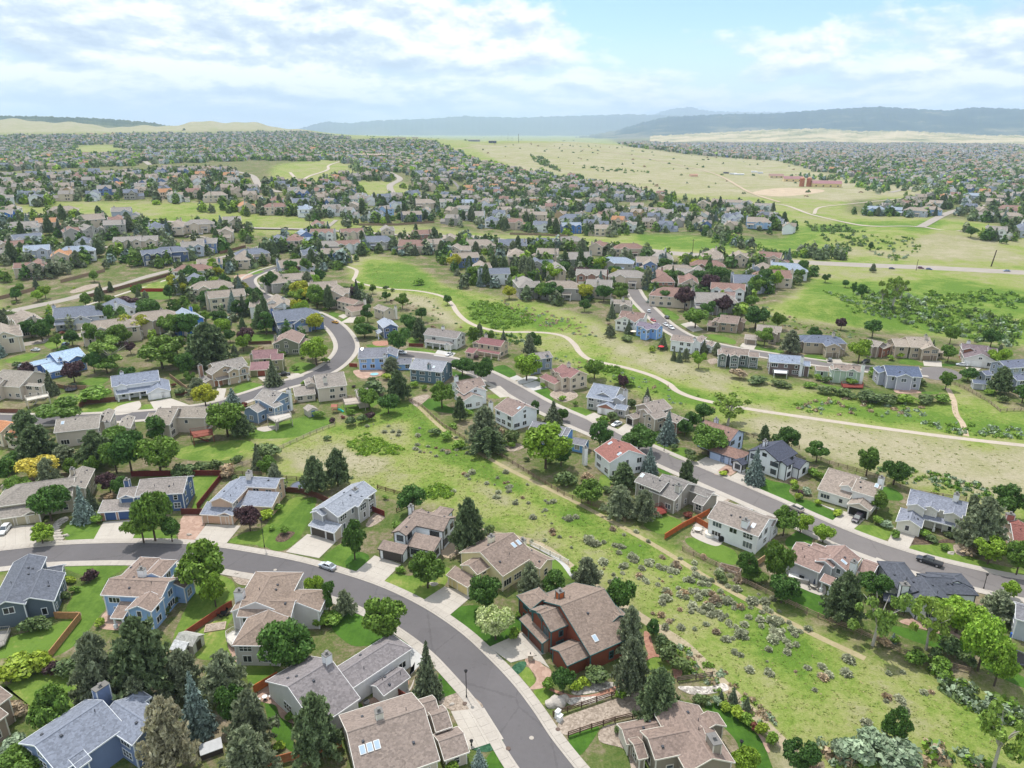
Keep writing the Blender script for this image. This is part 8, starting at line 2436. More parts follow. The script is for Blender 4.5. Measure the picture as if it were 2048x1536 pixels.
RF_ = [
 ('split-rail fence at the top corner of the meadow', T5, [(400, 480), (485, 525), (605, 635), (765, 735)], '9a8672'), ('split-rail fence between the meadow and the bright blue house', T5, [(765, 735), (930, 805), (1060, 885), (1185, 965)], '83705f'),
 ('split-rail fence below the white house with the red-brown roof', T5, [(1185, 965), (1335, 1055), (1545, 1135), (1700, 1215)], '8b7764'), ('split-rail fence below the grey-olive and white houses', T3, [(0, 232), (200, 325), (380, 432), (560, 522)], 'a08c78'),
 ('split-rail fence below the house with the rosy roof', T3, [(560, 522), (680, 575), (880, 665), (1000, 705)], '9d8873'), ('split-rail fence passing under the tall cottonwoods', T3, [(1000, 705), (1150, 775), (1300, 845), (1500, 905), (1720, 965)], '93806c'),
 ('dark rail fence along the far side of the gravel lane', T2, [(1270, 1228), (1440, 1172), (1620, 1112), (1760, 1082), (1880, 1062)], '5b463a'), ('dark rail fence at the lane end by the red brick loop', ZG, [(930, 505), (1150, 475), (1345, 445)], '6b5f55'),
 ('dark rail fence along the near side of the gravel lane', T2, [(1360, 1352), (1500, 1305), (1640, 1262), (1850, 1212)], '5a4639'), ('dark brown rail fence round the small yard behind the slate-roofed house', ZK, [(930, 345), (1130, 405), (1395, 485), (1290, 565), (1160, 625)], '5b3c31'),
 ('pale rail fence rising from the garden path to the shed', T4, [(1400, 895), (1560, 835), (1700, 765), (1900, 675), (2010, 635)], 'b3a593'), ('rail fence behind the powder blue and black-roofed houses', T6, [(380, 695), (520, 725), (700, 775)], '8d7b6a'),
 ('rail fence behind the house with the big tan roof', T6, [(780, 825), (880, 865), (1100, 925), (1260, 985)], '92806e'), ('rail fence behind the cream-grey house', T6, [(1260, 985), (1350, 1035), (1700, 1085)], '9a8976'),
 ('white rail fence curving along a path behind the cream house', ZL, [(1200, 665), (1320, 720), (1440, 785), (1560, 840), (1660, 890)], 'e8e5de'), ('rail fence beside the dirt track at the turning circle', Zh, [(680, 602), (820, 662), (1000, 762), (1085, 832), (1290, 822)], '9b8a78'),
 ('rail fence behind the peach house and trampoline', ZJ, [(760, 415), (1100, 425), (1400, 475), (1640, 495)], '83715f'), ('grey rail fence beside the cream house drive', ZK, [(1800, 1200), (1880, 1150), (2050, 1080)], 'a09588'),
]
for lab, z, pts, colr in RF_:
 fence('rail_fence', lab, z, pts, 'rail', colr, 1.25, 2.8)
# ------------------------------------------------------------------ cars
TYRE = plain('tyre_rubber', (0.02, 0.02, 0.022), 0.8, 0.05)
RIM = plain('wheel_rim', (0.45, 0.46, 0.48), 0.35, 0.05, 1.0, 0.6)
LAMP = plain('headlight_glass', (0.75, 0.78, 0.80), 0.15, 0.03)
TAIL = plain('taillight_glass', (0.35, 0.015, 0.012), 0.2, 0.03)
def car_paint(hexs):
 k = 'paint_' + hexs
 if k in MATS:
  return MATS[k]
 m, g, b = new_mat(k)
 geo = g.add('ShaderNodeNewGeometry')
 n = g.noise(geo.outputs['Position'], 2.0, 3.0, 0.6)
 g.l.new(g.mix(1.0, lin(hexs, 0.9), g.ramp(n, [(0.3, 0.92), (0.7, 1.05)]), 'MULTIPLY'), b.inputs['Base Color'])
 b.inputs['Roughness'].default_value = 0.28
 b.inputs['Coat Weight'].default_value = 0.6
 b.inputs['Coat Roughness'].default_value = 0.08
 MATS[k] = m
 return m
CARS = {
 # profile stations: x, half width, z low, z shoulder
 'sedan': dict(L=4.7, body=[(-2.35, .74, .42, .80), (-2.2, .86, .30, .98), (-1.5, .90, .24, 1.02), (0, .91, .22, .98), (1.1, .90, .24, .95), (1.9, .86, .28, .84), (2.3, .74, .40, .66)], cab=[(-1.95, 1.0, .72), (-1.05, 1.42, .60), (0.25, 1.45, .61), (1.15, .97, .72)], ax=1.38),
 'suv': dict(L=4.75, body=[(-2.35, .80, .50, 1.05), (-2.25, .90, .36, 1.12), (-1.4, .94, .32, 1.14), (0, .95, .30, 1.12), (1.1, .94, .32, 1.08), (1.95, .90, .36, 1.0), (2.32, .78, .48, .82)], cab=[(-2.2, 1.1, .80), (-1.9, 1.66, .68), (0.1, 1.72, .69), (1.05, 1.10, .80)], ax=1.40),
 'pickup': dict(L=5.8, body=[(-2.9, .90, .55, 1.10), (-2.8, .96, .45, 1.14), (-1.2, .97, .40, 1.14), (0.3, .97, .38, 1.15), (1.6, .96, .40, 1.12), (2.5, .93, .44, 1.04), (2.88, .84, .52, .86)], cab=[(-0.95, 1.12, .84), (-0.75, 1.74, .72), (0.75, 1.78, .72), (1.55, 1.14, .84)], ax=1.75),
}
CAR_MESH = {}
def car_meshes(kind):
 if kind in CAR_MESH:
  return CAR_MESH[kind]
 c = CARS[kind]
 B = MB()
 st = c['body']
 def ring(s):
  x, w, z0, z1 = s
  return [(x, -w * .9, z0), (x, -w, z0 + (z1 - z0) * .45), (x, -w * .94, z1 - .05), (x, -w * .80, z1), (x, w * .80, z1), (x, w * .94, z1 - .05), (x, w, z0 + (z1 - z0) * .45), (x, w * .9, z0)]
 rg = [ring(s) for s in st]
 for a, b in zip(rg[:-1], rg[1:]):
  for i in range(8):
   j = (i + 1) % 8
   B.quad(a[i], b[i], b[j], a[j])
 B.poly(rg[0])
 B.poly(rg[-1][::-1])
 if kind == 'pickup':
  pass
 body = B
 # cabin: pillars and roof in paint, glass between
 (xr, zr, wr), (x1, z1, w1), (x2, z2, w2), (xf, zf, wf) = c['cab']
 roof = MB()
 roof.box((x1, -w1, z1 - .02), (x2 - x1, 0, z2 - z1), (0, 2 * w1, 0), (0, 0, 0.07))
 for sg in (-1, 1):
  for p, q in (((xr, sg * wr, zr), (x1, sg * w1, z1)), ((x2, sg * w2, z2), (xf, sg * wf, zf)), (((xr + xf) / 2, sg * wr, zr), ((x1 + x2) / 2, sg * w1, z1))):
   roof.tube(p, q, 0.055, 0.05, 4)
 W = {}
 g = MB()
 g.poly([(x2, -w2 + .02, z2), (xf, -wf + .02, zf), (xf, wf - .02, zf), (x2, w2 - .02, z2)])
 W['windscreen'] = g
 g = MB()
 g.poly([(x1, w1 - .02, z1), (xr, wr - .02, zr), (xr, -wr + .02, zr), (x1, -w1 + .02, z1)])
 W['rear_window'] = g
 for sg in (-1, 1):
  g = MB()
  pts = [(xr + .05, sg * (wr + .005), zr), (xf - .05, sg * (wf + .005), zf), (x2, sg * (w2 + .005), z2), (x1, sg * (w1 + .005), z1)]
  g.poly(pts if sg < 0 else pts[::-1])
  W['side_window' + str(sg)] = g
 wh, ri = MB(), MB()
 r = 0.34 if kind == 'sedan' else 0.38 if kind == 'suv' else 0.42
 wh.tube((0, -0.11, 0), (0, 0.11, 0), r, r, 14)
 wh.poly([(r * math.cos(-t), -0.11, r * math.sin(-t)) for t in np.linspace(0, 6.283, 15)[:-1]])
 for sg in (-1, 1):
  ri.tube((0, sg * 0.10, 0), (0, sg * 0.125, 0), r * .62, r * .56, 10)
 gl = glass_mat()
 hl = MB()
 hl.box((0, -.2, 0), (0.05, 0, 0), (0, 0.4, 0), (0, 0, 0.14))
 CAR_MESH[kind] = dict(body=body, roof=roof, win={k: v.mesh('window', [gl]) for k, v in W.items()}, wheel=wh.mesh('wheel', [TYRE]), rim=ri.mesh('rim', [RIM]), lamp=hl.mesh('headlight', [LAMP]), tail=hl.mesh('taillight', [TAIL]), r=r)
 return CAR_MESH[kind]
def car(z, x, y, kind, colr, label, ang_px, name=None):
 """ang_px: a second photo point the nose points to"""
 p = P(*Z(z, x, y))
 q = P(*Z(z, *ang_px))
 a = math.atan2(q[1] - p[1], q[0] - p[0])
 M = car_meshes(kind)
 c = CARS[kind]
 root = empty(name or {'sedan': 'parked_car', 'suv': 'parked_car', 'pickup': 'pickup_truck'}[kind], (p[0], p[1], p[2] + 0.04), label, {'sedan': 'car', 'suv': 'car', 'pickup': 'pickup truck'}[kind], 'cars about the streets and drives')
 root.rotation_euler = (0, 0, a)
 pm = car_paint(colr)
 body = M['body'].build('body', pm, root)
 M['roof'].build('roof', pm, root)
 for k, me in M['win'].items():
  link(k.rstrip('-1'), me, root)
 for sx in (-1, 1):
  for sy in (-1, 1):
   w = link('wheel', M['wheel'], root, (sx * c['ax'], sy * (.82 if kind == 'sedan' else .86), M['r']))
   link('rim', M['rim'], w)
 xf, wf, z0, z1 = c['body'][-1]
 xr, wr, y0, y1 = c['body'][0]
 for sy in (-1, 1):
  link('headlight', M['lamp'], root, (xf - .03, sy * wf * .72, z0 + (z1 - z0) * .52))
  link('taillight', M['tail'], root, (xr - .02, sy * wr * .75, y0 + (y1 - y0) * .6))
 if kind == 'pickup':
  bb = MB()
  bb.box((-2.72, -.80, 1.145), (1.7, 0, 0), (0, 1.6, 0), (0, 0, 0.02))
  bb.build('bed_cover', plain('bed_cover', (0.03, 0.03, 0.032), 0.5), root)
 return root
car(ONE, 655, 1136, 'sedan', 'c4ccd8', 'silver sedan parked at the kerb of the curving street', (620, 1124))
car(ONE, 10, 1064, 'suv', 'f0f2f4', 'white car with roof rails parked on the wide drive of the tan house', (0, 1075))
car(ONE, 1590, 1020, 'suv', 'b5ada2', 'champagne-coloured estate car parked opposite the white house with tan roof', (1560, 1006))
car(ONE, 1714, 1041, 'suv', '38303c', 'dark plum-coloured car in front of the dark open garage', (1705, 1050))
car(ONE, 1858, 1127, 'pickup', '1c2230', 'black pickup truck parked on the straight street', (1830, 1118))
car(ONE, 1233, 851, 'sedan', 'f2f4f6', 'white sedan on the drive of the house with an open garage', (1222, 855))
car(Zc, 537, 400, 'suv', 'f2f2f2', 'white off-roader parked on the street by the sky blue house', (560, 402))
car(Zc, 888, 412, 'sedan', 'eceef0', 'white car on the drive of the pale grey porch house', (870, 420))
car(Zc, 38, 172, 'sedan', 'd9a018', 'yellow sports car on the bending street', (10, 165))
car(Zb, 845, 488, 'pickup', '17191c', 'black pickup truck beside the dark spruce', (870, 485))
car(Za, 265, 305, 'sedan', 'e2e6ec', 'silver-white car on the drive at the far left houses', (225, 303))
car(Za, 178, 425, 'suv', '9aa6b4', 'grey car partly behind the royal blue house', (210, 415))
car(Za, 490, 265, 'suv', '5e7896', 'blue-grey car on the drive behind a pine', (510, 255))
car(Zg, 363, 165, 'suv', 'e6eaf0', 'white car parked highest on the cul-de-sac street', (356, 150))
car(Zg, 495, 212, 'suv', '23252b', 'black car parked midway down the cul-de-sac street', (483, 200))
car(Zg, 488, 265, 'sedan', 'eef0f4', 'white car parked first of two at the cul-de-sac drive', (500, 272))
car(Zg, 530, 290, 'suv', 'f2f4f6', 'white van-like car parked second of two at the cul-de-sac drive', (545, 298))
car(Zg, 405, 45, 'sedan', '26262c', 'black car at the top junction of the cul-de-sac street', (430, 44))
car(Zg, 395, 232, 'sedan', 'b03040', 'red car glimpsed behind the sky blue house', (410, 240))
car(Zf, 667, 455, 'suv', '24252a', 'black car in front of the garage of the dark-hipped stone house', (667, 462))
car(Zh, 85, 468, 'suv', '1e2024', 'black car parked by the leafy tree on the cul-de-sac', (70, 472))
car(Zh, 800, 490, 'sedan', 'e9ecf0', 'white car beside the turning circle', (770, 487))
car(Zh, 1250, 720, 'suv', 'eef0f2', 'white car at the right edge below the blue-grey house', (1240, 735))
car(R6, 305, 651, 'sedan', '4a4a5e', 'dark car driving on the arterial, westmost of four', (330, 652))
car(R6, 517, 648, 'suv', '7a3050', 'maroon car driving on the arterial', (540, 650))
car(R6, 577, 655, 'sedan', '6a74a8', 'blue-violet car driving behind the maroon one', (600, 657))
car(R6, 1143, 668, 'sedan', '8a9ab8', 'pale blue car alone on the arterial near the tall pole', (1110, 666))
car(R2, 205, 450, 'suv', '6a5a5e', 'dark car in the far court beside a small lawn', (190, 455))
car(R2, 40, 500, 'sedan', '302428', 'black car parked in the far court', (10, 498))
car(R2, 365, 415, 'sedan', 'd8d8dc', 'white car at the end of the far court', (380, 415))
car(R1, 500, 480, 'sedan', 'e4e6ea', 'white car on the pale court at the far left', (520, 478))
car(R1, 630, 470, 'suv', 'f0f0f2', 'white van on the pale court at the far left', (650, 468))
car(R3, 1060, 645, 'sedan', 'c6ccd6', 'silver car beside the white far house at the trail', (1075, 645))
car(Za, 1030, 140, 'suv', '3c4248', 'dark car under the yellow-green tree', (1040, 130))
# ------------------------------------------------------------------ street furniture and garden things
IRON = plain('black_iron', (0.018, 0.018, 0.02), 0.5, 0.05)
def lamp_post(u, vb, vt, label):
 p = P(u, vb)
 lo, hi = 1, 15
 for _ in range(25):
  m = (lo + hi) / 2
  if project((p[0], p[1], p[2] + m))[1] > vt:
   lo = m
  else:
   hi = m
 h = lo
 r = empty('street_lamp', tuple(p), label, 'street lamp', 'black street lamps')
 mb = MB()
 mb.tube((0, 0, 0), (0, 0, .5), .16, .14, 8)
 mb.tube((0, 0, .5), (0, 0, h - .6), .085, .07, 8)
 mb.build('post', IRON, r)
 hb = MB()
 hb.tube((0, 0, h - .6), (0, 0, h - .45), .1, .24, 8)
 hb.tube((0, 0, h - .45), (0, 0, h - .1), .24, .30, 8)
 hb.tube((0, 0, h - .1), (0, 0, h + .12), .36, .06, 8)
 hb.build('lantern', IRON, r)
lamp_post(933, 1395, 1340, 'black street lamp on the gravel corner by the brown-roofed house')
lamp_post(529, 1094, 1036, 'black street lamp on the lawn of the peach house')
lamp_post(1967, 1178, 1147, 'black street lamp on the straight street near the charcoal roof')
lamp_post(1328, 902, 872, 'black street lamp on the straight street near the powder blue house')
lamp_post(943, 1492, 1480, 'short black garden lamp at the drive of the brown-roofed house')
lamp_post(1481, 1500, 1481, 'short black lamp on the curved lawn of the olive house')
lamp_post(1337, 652, 632, 'black street lamp on the cul-de-sac street')
lamp_post(540, 792, 770, 'black street lamp near the slate-blue house')
WPLA = plain('white_plastic', (0.72, 0.73, 0.72), 0.4, 0.05)
def simple(name, label, cat, builder, z, x, y, ang=0.0, mats=None, group=None):
 p = P(*Z(z, x, y))
 r = empty(name, tuple(p), label, cat, group)
 r.rotation_euler = (0, 0, ang)
 for nm, mb, m in builder:
  mb.build(nm, m, r)
 return r
def bx(*a, **k):
 m = MB()
 m.cbox(*a, **k)
 return m
def cyl(p, q, r0, r1, n=14):
 m = MB()
 m.tube(p, q, r0, r1, n)
 return m
for i, (x, y, lab) in enumerate([(1298, 1232, 'tall white utility cabinet at the lane mouth'), (1310, 1250, 'low white utility cabinet at the lane mouth')]):
 simple('utility_cabinet', lab, 'utility box', [('cabinet', bx((0, 0, 0), 1.0, .7, 1.5 - .4 * i), WPLA), ('lid', bx((0, 0, 1.5 - .4 * i), 1.1, .8, .08), WPLA), ('plinth', bx((0, 0, -.05), 1.3, 1.0, .12), GM['walk'])], T2, x, y, 0.9)
def rock(seed, sx, sy, sz):
 me = bpy.data.meshes.new('boulder')
 bm = bmesh.new()
 bmesh.ops.create_icosphere(bm, subdivisions=3, radius=1)
 rr = np.random.default_rng(seed)
 fr = rr.normal(0, 1.6, (5, 3))
 for v in bm.verts:
  c = np.array(v.co)
  d = 1 + sum(0.09 * math.sin(float(np.dot(f, c)) * 2 + i) for i, f in enumerate(fr))
  v.co = (c[0] * d * sx, c[1] * d * sy, max(-.15, c[2] * d) * sz)
 bm.to_mesh(me)
 bm.free()
 me.materials.append(rough_ground('boulder_stone', (0.30, 0.27, 0.24), (0.52, 0.48, 0.43), 1.5, 0.1) if 'boulder_stone' not in bpy.data.materials else bpy.data.materials['boulder_stone'])
 return me
for i, (z, x, y, s, lab) in enumerate([(T2, 1285, 1152, (1.9, 1.2, 1.2), 'large grey boulder beside the curving street'), (T2, 1325, 1125, (1.3, 1.0, .9), 'smaller grey boulder beside the large one'), (ZE, 1340, 770, (.5, .4, .35), 'small rock on the gravel by the lamp'), (ZJ, 230, 1140, (.7, .5, .4), 'rock on the flagstone strip by the navy house'),
           (ZO, 1165, 1000, (.9, .6, .5), 'white rock in the shrub bed, below the cream-grey house'), (ZI, 790, 1150, (.8, .6, .5), 'rock at the stepping path'), (ZI, 640, 1225, (.7, .5, .4), 'rock under the bright shrub by the street'), (ZK, 1600, 1490, (1.2, .8, .3), 'pale rock ring under the leafy tree by the cream house'),
           (ZB, 800, 405, (.6, .5, .35), 'small bush-like rock on the gravel by the street'), (ZN, 1490, 800, (1.1, .8, .7), 'dark boulder in the gravel bed by the charcoal roof'), (Zd, 592, 440, (1.0, .8, .7), 'brown boulder in the dry garden of the beige house')]):
 o = link('boulder', rock(i, *s), None, tuple(P(*Z(z, x, y))))
 tag(o, lab, 'boulder', None)
# stepping slabs of the tan house
for i, (x, y) in enumerate([(720, 1225), (715, 1190), (712, 1155), (690, 1120), (675, 1092), (662, 1065)]):
 p = P(*Z(ZI, x, y))
 mb = MB()
 mb.cbox((0, 0, 0), 2.2, 0.95, 0.14, (1, 0.08))
 o = mb.build('stepping_stone', GM['walk'], None, (p[0], p[1], p[2] + .05))
 tag(o, 'pale stepping slab on the path of the tan house, %s from the street' % ['first', 'second', 'third', 'fourth', 'fifth', 'sixth'][i], 'stepping stone', 'stepping slabs of the tan house')
# manhole covers
MH = plain('cast_iron', (0.11, 0.075, 0.06), 0.7, 0.2, 6)
for z, x, y, lab in [(T2, 1298, 1307, 'round brown manhole cover on the footpath by the lane'), (T2, 1000, 1422, 'round brown manhole cover beside the blue-green ground cover'), (T2, 1140, 1356, 'pale manhole cover in the middle of the curving street'), (T2, 740, 1152, 'small brown cover on the gravel by the lamp'), (ZB, 1262, 360, 'pale manhole cover on the street above the pale grey house')]:
 p = P(*Z(z, x, y))
 o = cyl((0, 0, 0), (0, 0, .03), .42, .42, 18).build('manhole_cover', MH if 'pale' not in lab else GM['walk'], None, (p[0], p[1], p[2] + (.14 if 'street' not in lab else .035)))
 tag(o, lab, 'manhole cover', None)
def shed(z, x, y, ang, L, W_, H, wall, roof, label, name='garden_shed', doorc='4a4038'):
 wb, rb = MB(), MB()
 wb.cbox((0, 0, 0), L, W_, H)
 wb.poly([(-L / 2, -W_ / 2, H), (-L / 2, 0, H + .8), (-L / 2, W_ / 2, H)][::-1])
 wb.poly([(L / 2, -W_ / 2, H), (L / 2, W_ / 2, H), (L / 2, 0, H + .8)])
 for sg in (-1, 1):
  a = [(-L / 2 - .2, sg * (W_ / 2 + .25), H - .15), (L / 2 + .2, sg * (W_ / 2 + .25), H - .15), (L / 2 + .2, 0, H + .9), (-L / 2 - .2, 0, H + .9)]
  rb.poly(a if sg < 0 else a[::-1])
  b = [(p[0], p[1], p[2] - .08) for p in a]
  rb.poly(b[::-1] if sg < 0 else b)
 db = MB()
 db.box((L / 2 + .002, -.7, 0.05), (0.05, 0, 0), (0, 1.4, 0), (0, 0, H - .3))
 return simple(name, label, 'shed', [('wall', wb, siding(wall, WK)), ('roof', rb, shingle(roof, RK)), ('door', db, plain('sdoor_' + doorc, lin(doorc, .8), .6))], z, x, y, ang)
shed(ZB, 250, 1290, -0.25, 4.2, 3.4, 2.4, 'bdbab2', 'b4b4ae', 'grey garden shed with a pale gabled roof and dark door')
shed(ZB, 160, 1350, -0.25, 3.0, 2.8, 1.9, 'd0cec8', 'e4e6e8', 'low white-roofed shed in front of the grey garden shed')
shed(ZI, 130, 600, -1.3, 3.4, 3.2, 2.2, 'c2baa8', 'a8a098', 'small tan playhouse shed behind the tan house', 'garden_shed', '3a3530')
shed(Zb, 1050, 778, -0.9, 4.4, 3.6, 2.6, 'c9c2b8', 'b4aca4', 'beige shed with blue doors beside the white deck', 'garden_shed', '5f86c0')
simple('hot_tub', 'dark hot tub under a pale folding cover in the pine yard', 'hot tub', [('tub', bx((0, 0, 0), 3.4, 2.4, 1.1), plain('tub_wood', (0.05, 0.035, 0.03), .7)), ('cover', bx((0, 0, 1.1), 3.6, 2.6, .12), plain('tub_cover', (0.42, 0.43, 0.45), .6))], ZD, 500, 1340, 0.5)
simple('hot_tub', 'grey hot tub on the lawn edge behind the beige house porch', 'hot tub', [('tub', bx((0, 0, 0), 3.2, 2.6, 1.0), plain('tub_grey', (0.2, 0.19, 0.19), .7)), ('cover', bx((0, 0, 1.0), 3.4, 2.8, .1), plain('tub_cover2', (0.25, 0.25, 0.26), .6))], Zc, 305, 705, 0.3)
simple('air_conditioner', 'grey drum-shaped air conditioner by the white garage wall', 'air conditioner', [('casing', cyl((0, 0, .08), (0, 0, 1.25), .55, .55, 18), plain('ac_grey', (0.16, 0.17, 0.19), .5)), ('fan_grille', cyl((0, 0, 1.25), (0, 0, 1.3), .5, .42, 18), IRON), ('pad', bx((0, 0, 0), 1.3, 1.3, .09), GM['walk'])], ZE, 320, 800)
simple('barbecue', 'black covered barbecue on the flagstone patio of the pale grey house', 'barbecue', [('cover', bx((0, 0, .1), 1.6, .8, 1.15), plain('bbq_cover', (0.015, 0.015, 0.016), .5)), ('hood', cyl((-.8, 0, 1.2), (.8, 0, 1.2), .4, .4, 12), plain('bbq_cover', (0.015, 0.015, 0.016), .5))], ZB, 1100, 1425, 0.6)
simple('barbecue', 'black barbecue at the corner of the three-window house patio', 'barbecue', [('cover', bx((0, 0, .1), 1.3, .8, 1.1), plain('bbq_cover', (0.015, 0.015, 0.016), .5)), ('hood', cyl((-.6, 0, 1.15), (.6, 0, 1.15), .36, .36, 12), plain('bbq_cover', (0.015, 0.015, 0.016), .5))], ZM, 1215, 1215, 0.2)
def trampoline(z, x, y, r, h, label, mat_c, net=False):
 fb = MB()
 for i in range(20):
  a, b = 6.283 * i / 20, 6.283 * (i + 1) / 20
  fb.tube((r * math.cos(a), r * math.sin(a), h), (r * math.cos(b), r * math.sin(b), h), .09, .09, 5)
 lg = [('leg', cyl((r * math.cos(a) * .95, r * math.sin(a) * .95, 0), (r * math.cos(a), r * math.sin(a), h), .05, .05, 5), IRON) for a in (0.4, 1.97, 3.54, 5.1)]
 parts = [('bounce_mat', cyl((0, 0, h - .03), (0, 0, h), r * .9, r * .9, 24), plain('mat_' + mat_c, lin(mat_c, .6), .6)), ('frame', fb, plain('tramp_frame', (0.09, 0.10, 0.14), .5))] + lg
 if net:
  nb = MB()
  for i in range(8):
   a = 6.283 * i / 8
   nb.tube((r * math.cos(a), r * math.sin(a), h), (r * math.cos(a), r * math.sin(a), h + 1.8), .06, .06, 5)
   b = 6.283 * (i + 1) / 8
   for k in range(7):
    nb.tube((r * math.cos(a), r * math.sin(a), h + .25 * k + .3), (r * math.cos(b), r * math.sin(b), h + .25 * k + .3), .025, .025, 3)
  parts.append(('safety_net', nb, plain('tramp_net', (0.03, 0.035, 0.05), .7)))
 return simple('trampoline', label, 'trampoline', parts, z, x, y)
trampoline(ZJ, 1570, 575, 3.0, .8, 'round blue-grey trampoline between the peach house and the pines', '6c7690')
trampoline(Za, 530, 600, 2.2, .8, 'black trampoline with a safety net behind the tan fence', '22242c', True)
trampoline(T3, 2005, 890, 2.3, .8, 'black trampoline at the right edge below the trees', '16181c')
# play set of the beige porch house
mb1, mb2, mb3 = MB(), MB(), MB()
for sx in (-.9, .9):
 for sy in (-.9, .9):
  mb1.tube((sx, sy, 0), (sx, sy, 2.6), .07, .07, 5)
mb1.cbox((0, 0, 1.2), 2.0, 2.0, .1)
mb2.poly([(-1.2, -1.2, 2.5), (1.2, -1.2, 2.5), (1.2, 0, 3.3), (-1.2, 0, 3.3)])
mb2.poly([(1.2, 1.2, 2.5), (-1.2, 1.2, 2.5), (-1.2, 0, 3.3), (1.2, 0, 3.3)])
for i in range(8):
 t0, t1 = i / 8, (i + 1) / 8
 mb3.tube((1.0 + 2.2 * t0, 0.5 * math.sin(t0 * 3), 1.3 - 1.2 * t0), (1.0 + 2.2 * t1, 0.5 * math.sin(t1 * 3), 1.3 - 1.2 * t1), .38, .38, 8)
simple('play_set', 'wooden play tower with a red roof and green tube slide', 'play set', [('tower', mb1, plain('play_wood', (0.36, 0.2, 0.12), .8)), ('roof', mb2, plain('play_roof', (0.36, 0.13, 0.09), .7)), ('slide', mb3, plain('play_slide', (0.02, 0.42, 0.38), .4))], Zc, 38, 835, 0.0)
def table_set(z, x, y, label, topc, r=.75, umb=None, n=4):
 t, l, c = MB(), MB(), MB()
 t.tube((0, 0, .72), (0, 0, .77), r, r, 16)
 l.tube((0, 0, 0), (0, 0, .72), .06, .05, 6)
 l.tube((0, 0, 0), (0, 0, .05), .35, .3, 8)
 parts = [('tabletop', t, plain('top_' + topc, lin(topc, .85), .5)), ('pedestal', l, IRON)]
 if umb:
  u = MB()
  u.tube((0, 0, .77), (0, 0, 2.2), .03, .03, 5)
  u.tube((0, 0, 1.2), (0, 0, 2.5), .24, .04, 8)
  parts.append(('umbrella', u, plain('umb_' + umb, lin(umb, .8), .8)))
 simple('garden_table', label, 'table', parts, z, x, y)
 p = P(*Z(z, x, y))
 for i in range(n):
  a = 6.283 * i / n + .4
  s, lg = MB(), MB()
  s.cbox((0, 0, .42), .5, .5, .06)
  s.box((-.25, .22, .45), (.5, 0, 0), (0, .05, 0), (0, 0, .5))
  for sx in (-.22, .22):
   for sy in (-.22, .22):
    lg.tube((sx, sy, 0), (sx, sy, .42), .025, .025, 4)
  r2 = empty('garden_chair', (p[0] + math.cos(a) * (r + .45), p[1] + math.sin(a) * (r + .45), p[2] + .06), None, 'chair', 'garden chairs')
  r2['label'] = 'garden chair at the ' + label.replace(' among black chairs', '') + ', %s going round' % ['first', 'second', 'third', 'fourth', 'fifth', 'sixth'][i]
  r2.rotation_euler = (0, 0, a - math.pi / 2)
  s.build('seat', plain('chair_' + topc, lin(topc, .6), .6), r2)
  lg.build('legs_frame', IRON, r2)
table_set(ZN, 640, 1055, 'patio table with a furled navy umbrella', 'b9b4aa', .8, '2c3a5a')
table_set(ZM, 930, 1095, 'pale oval patio table by the round tub', 'e2ddd4', 1.0)
table_set(ZB, 650, 905, 'small black table among black chairs by the red fence', '1c1c1e', .7, None, 6)
table_set(Zc, 620, 580, 'terrace table behind the dark teal house', '8c6a5c', .8)
table_set(ZD, 1140, 715, 'small white table on the pink patio', 'f0f0f0', .5, None, 2)
simple('whirlpool', 'round white whirlpool on the patio of the three-window house', 'hot tub', [('shell', cyl((0, 0, 0), (0, 0, .85), 1.35, 1.45, 24), WPLA), ('cover', cyl((0, 0, .85), (0, 0, .97), 1.5, 1.45, 24), plain('spa_cover', (0.62, 0.58, 0.5), .6))], ZM, 1080, 1150)
simple('outdoor_kitchen', 'long white-topped outdoor counter on the rear patio of the rosy-roofed house', 'counter', [('counter', bx((0, 0, 0), 4.2, 1.4, .95), plain('counter_stone', (0.42, 0.39, 0.36), .8)), ('top', bx((0, 0, .95), 4.5, 1.7, .1), plain('counter_top', (0.75, 0.73, 0.7), .4)), ('grill', bx((.6, 0, 1.05), 1.1, .7, .3), IRON)], ZN, 460, 965, -0.45)
simple('gate_pier', 'stone garden pier with a lantern beside the red timber house', 'pier', [('pier', bx((0, 0, 0), 1.0, 1.0, 1.3), plain('pier_stone', (0.40, 0.33, 0.26), .9, .3, 3)), ('cap', bx((0, 0, 1.3), 1.2, 1.2, .12), plain('pier_cap', (0.45, 0.4, 0.35), .8)), ('lantern', cyl((0, 0, 1.4), (0, 0, 1.8), .12, .1, 6), IRON)], ZF, 365, 1195)
simple('barrel', 'blue plastic barrel beside the grey house at the edge', 'barrel', [('barrel', cyl((0, 0, 0), (0, 0, .9), .38, .38, 14), plain('blue_plastic', (0.04, 0.12, 0.42), .4)), ('barrel_lid', cyl((0, 0, .9), (0, 0, .96), .4, .36, 14), plain('blue_plastic', (0.04, 0.12, 0.42), .4))], T3, 1975, 750)
simple('sandbox', 'square wooden sandpit in the lawn of the pale grey house', 'sandpit', [('frame', bx((0, 0, 0), 4.2, 2.6, .25, (0.8, -0.6)), plain('sandbox_wood', (0.42, 0.33, 0.26), .8)), ('sand', bx((0, 0, .25), 3.8, 2.2, .03, (0.8, -0.6)), GM['gravel'])], ZB, 545, 1050, 0.9)
simple('patio_pool', 'small round plunge pool on the terrace of the sky blue house', 'pool', [('rim', cyl((0, 0, 0), (0, 0, .3), 2.0, 2.0, 24), GM['walk']), ('water', cyl((0, 0, .3), (0, 0, .32), 1.7, 1.7, 24), plain('pool_water', (0.25, 0.5, 0.55), .08))], Zc, 330, 555)
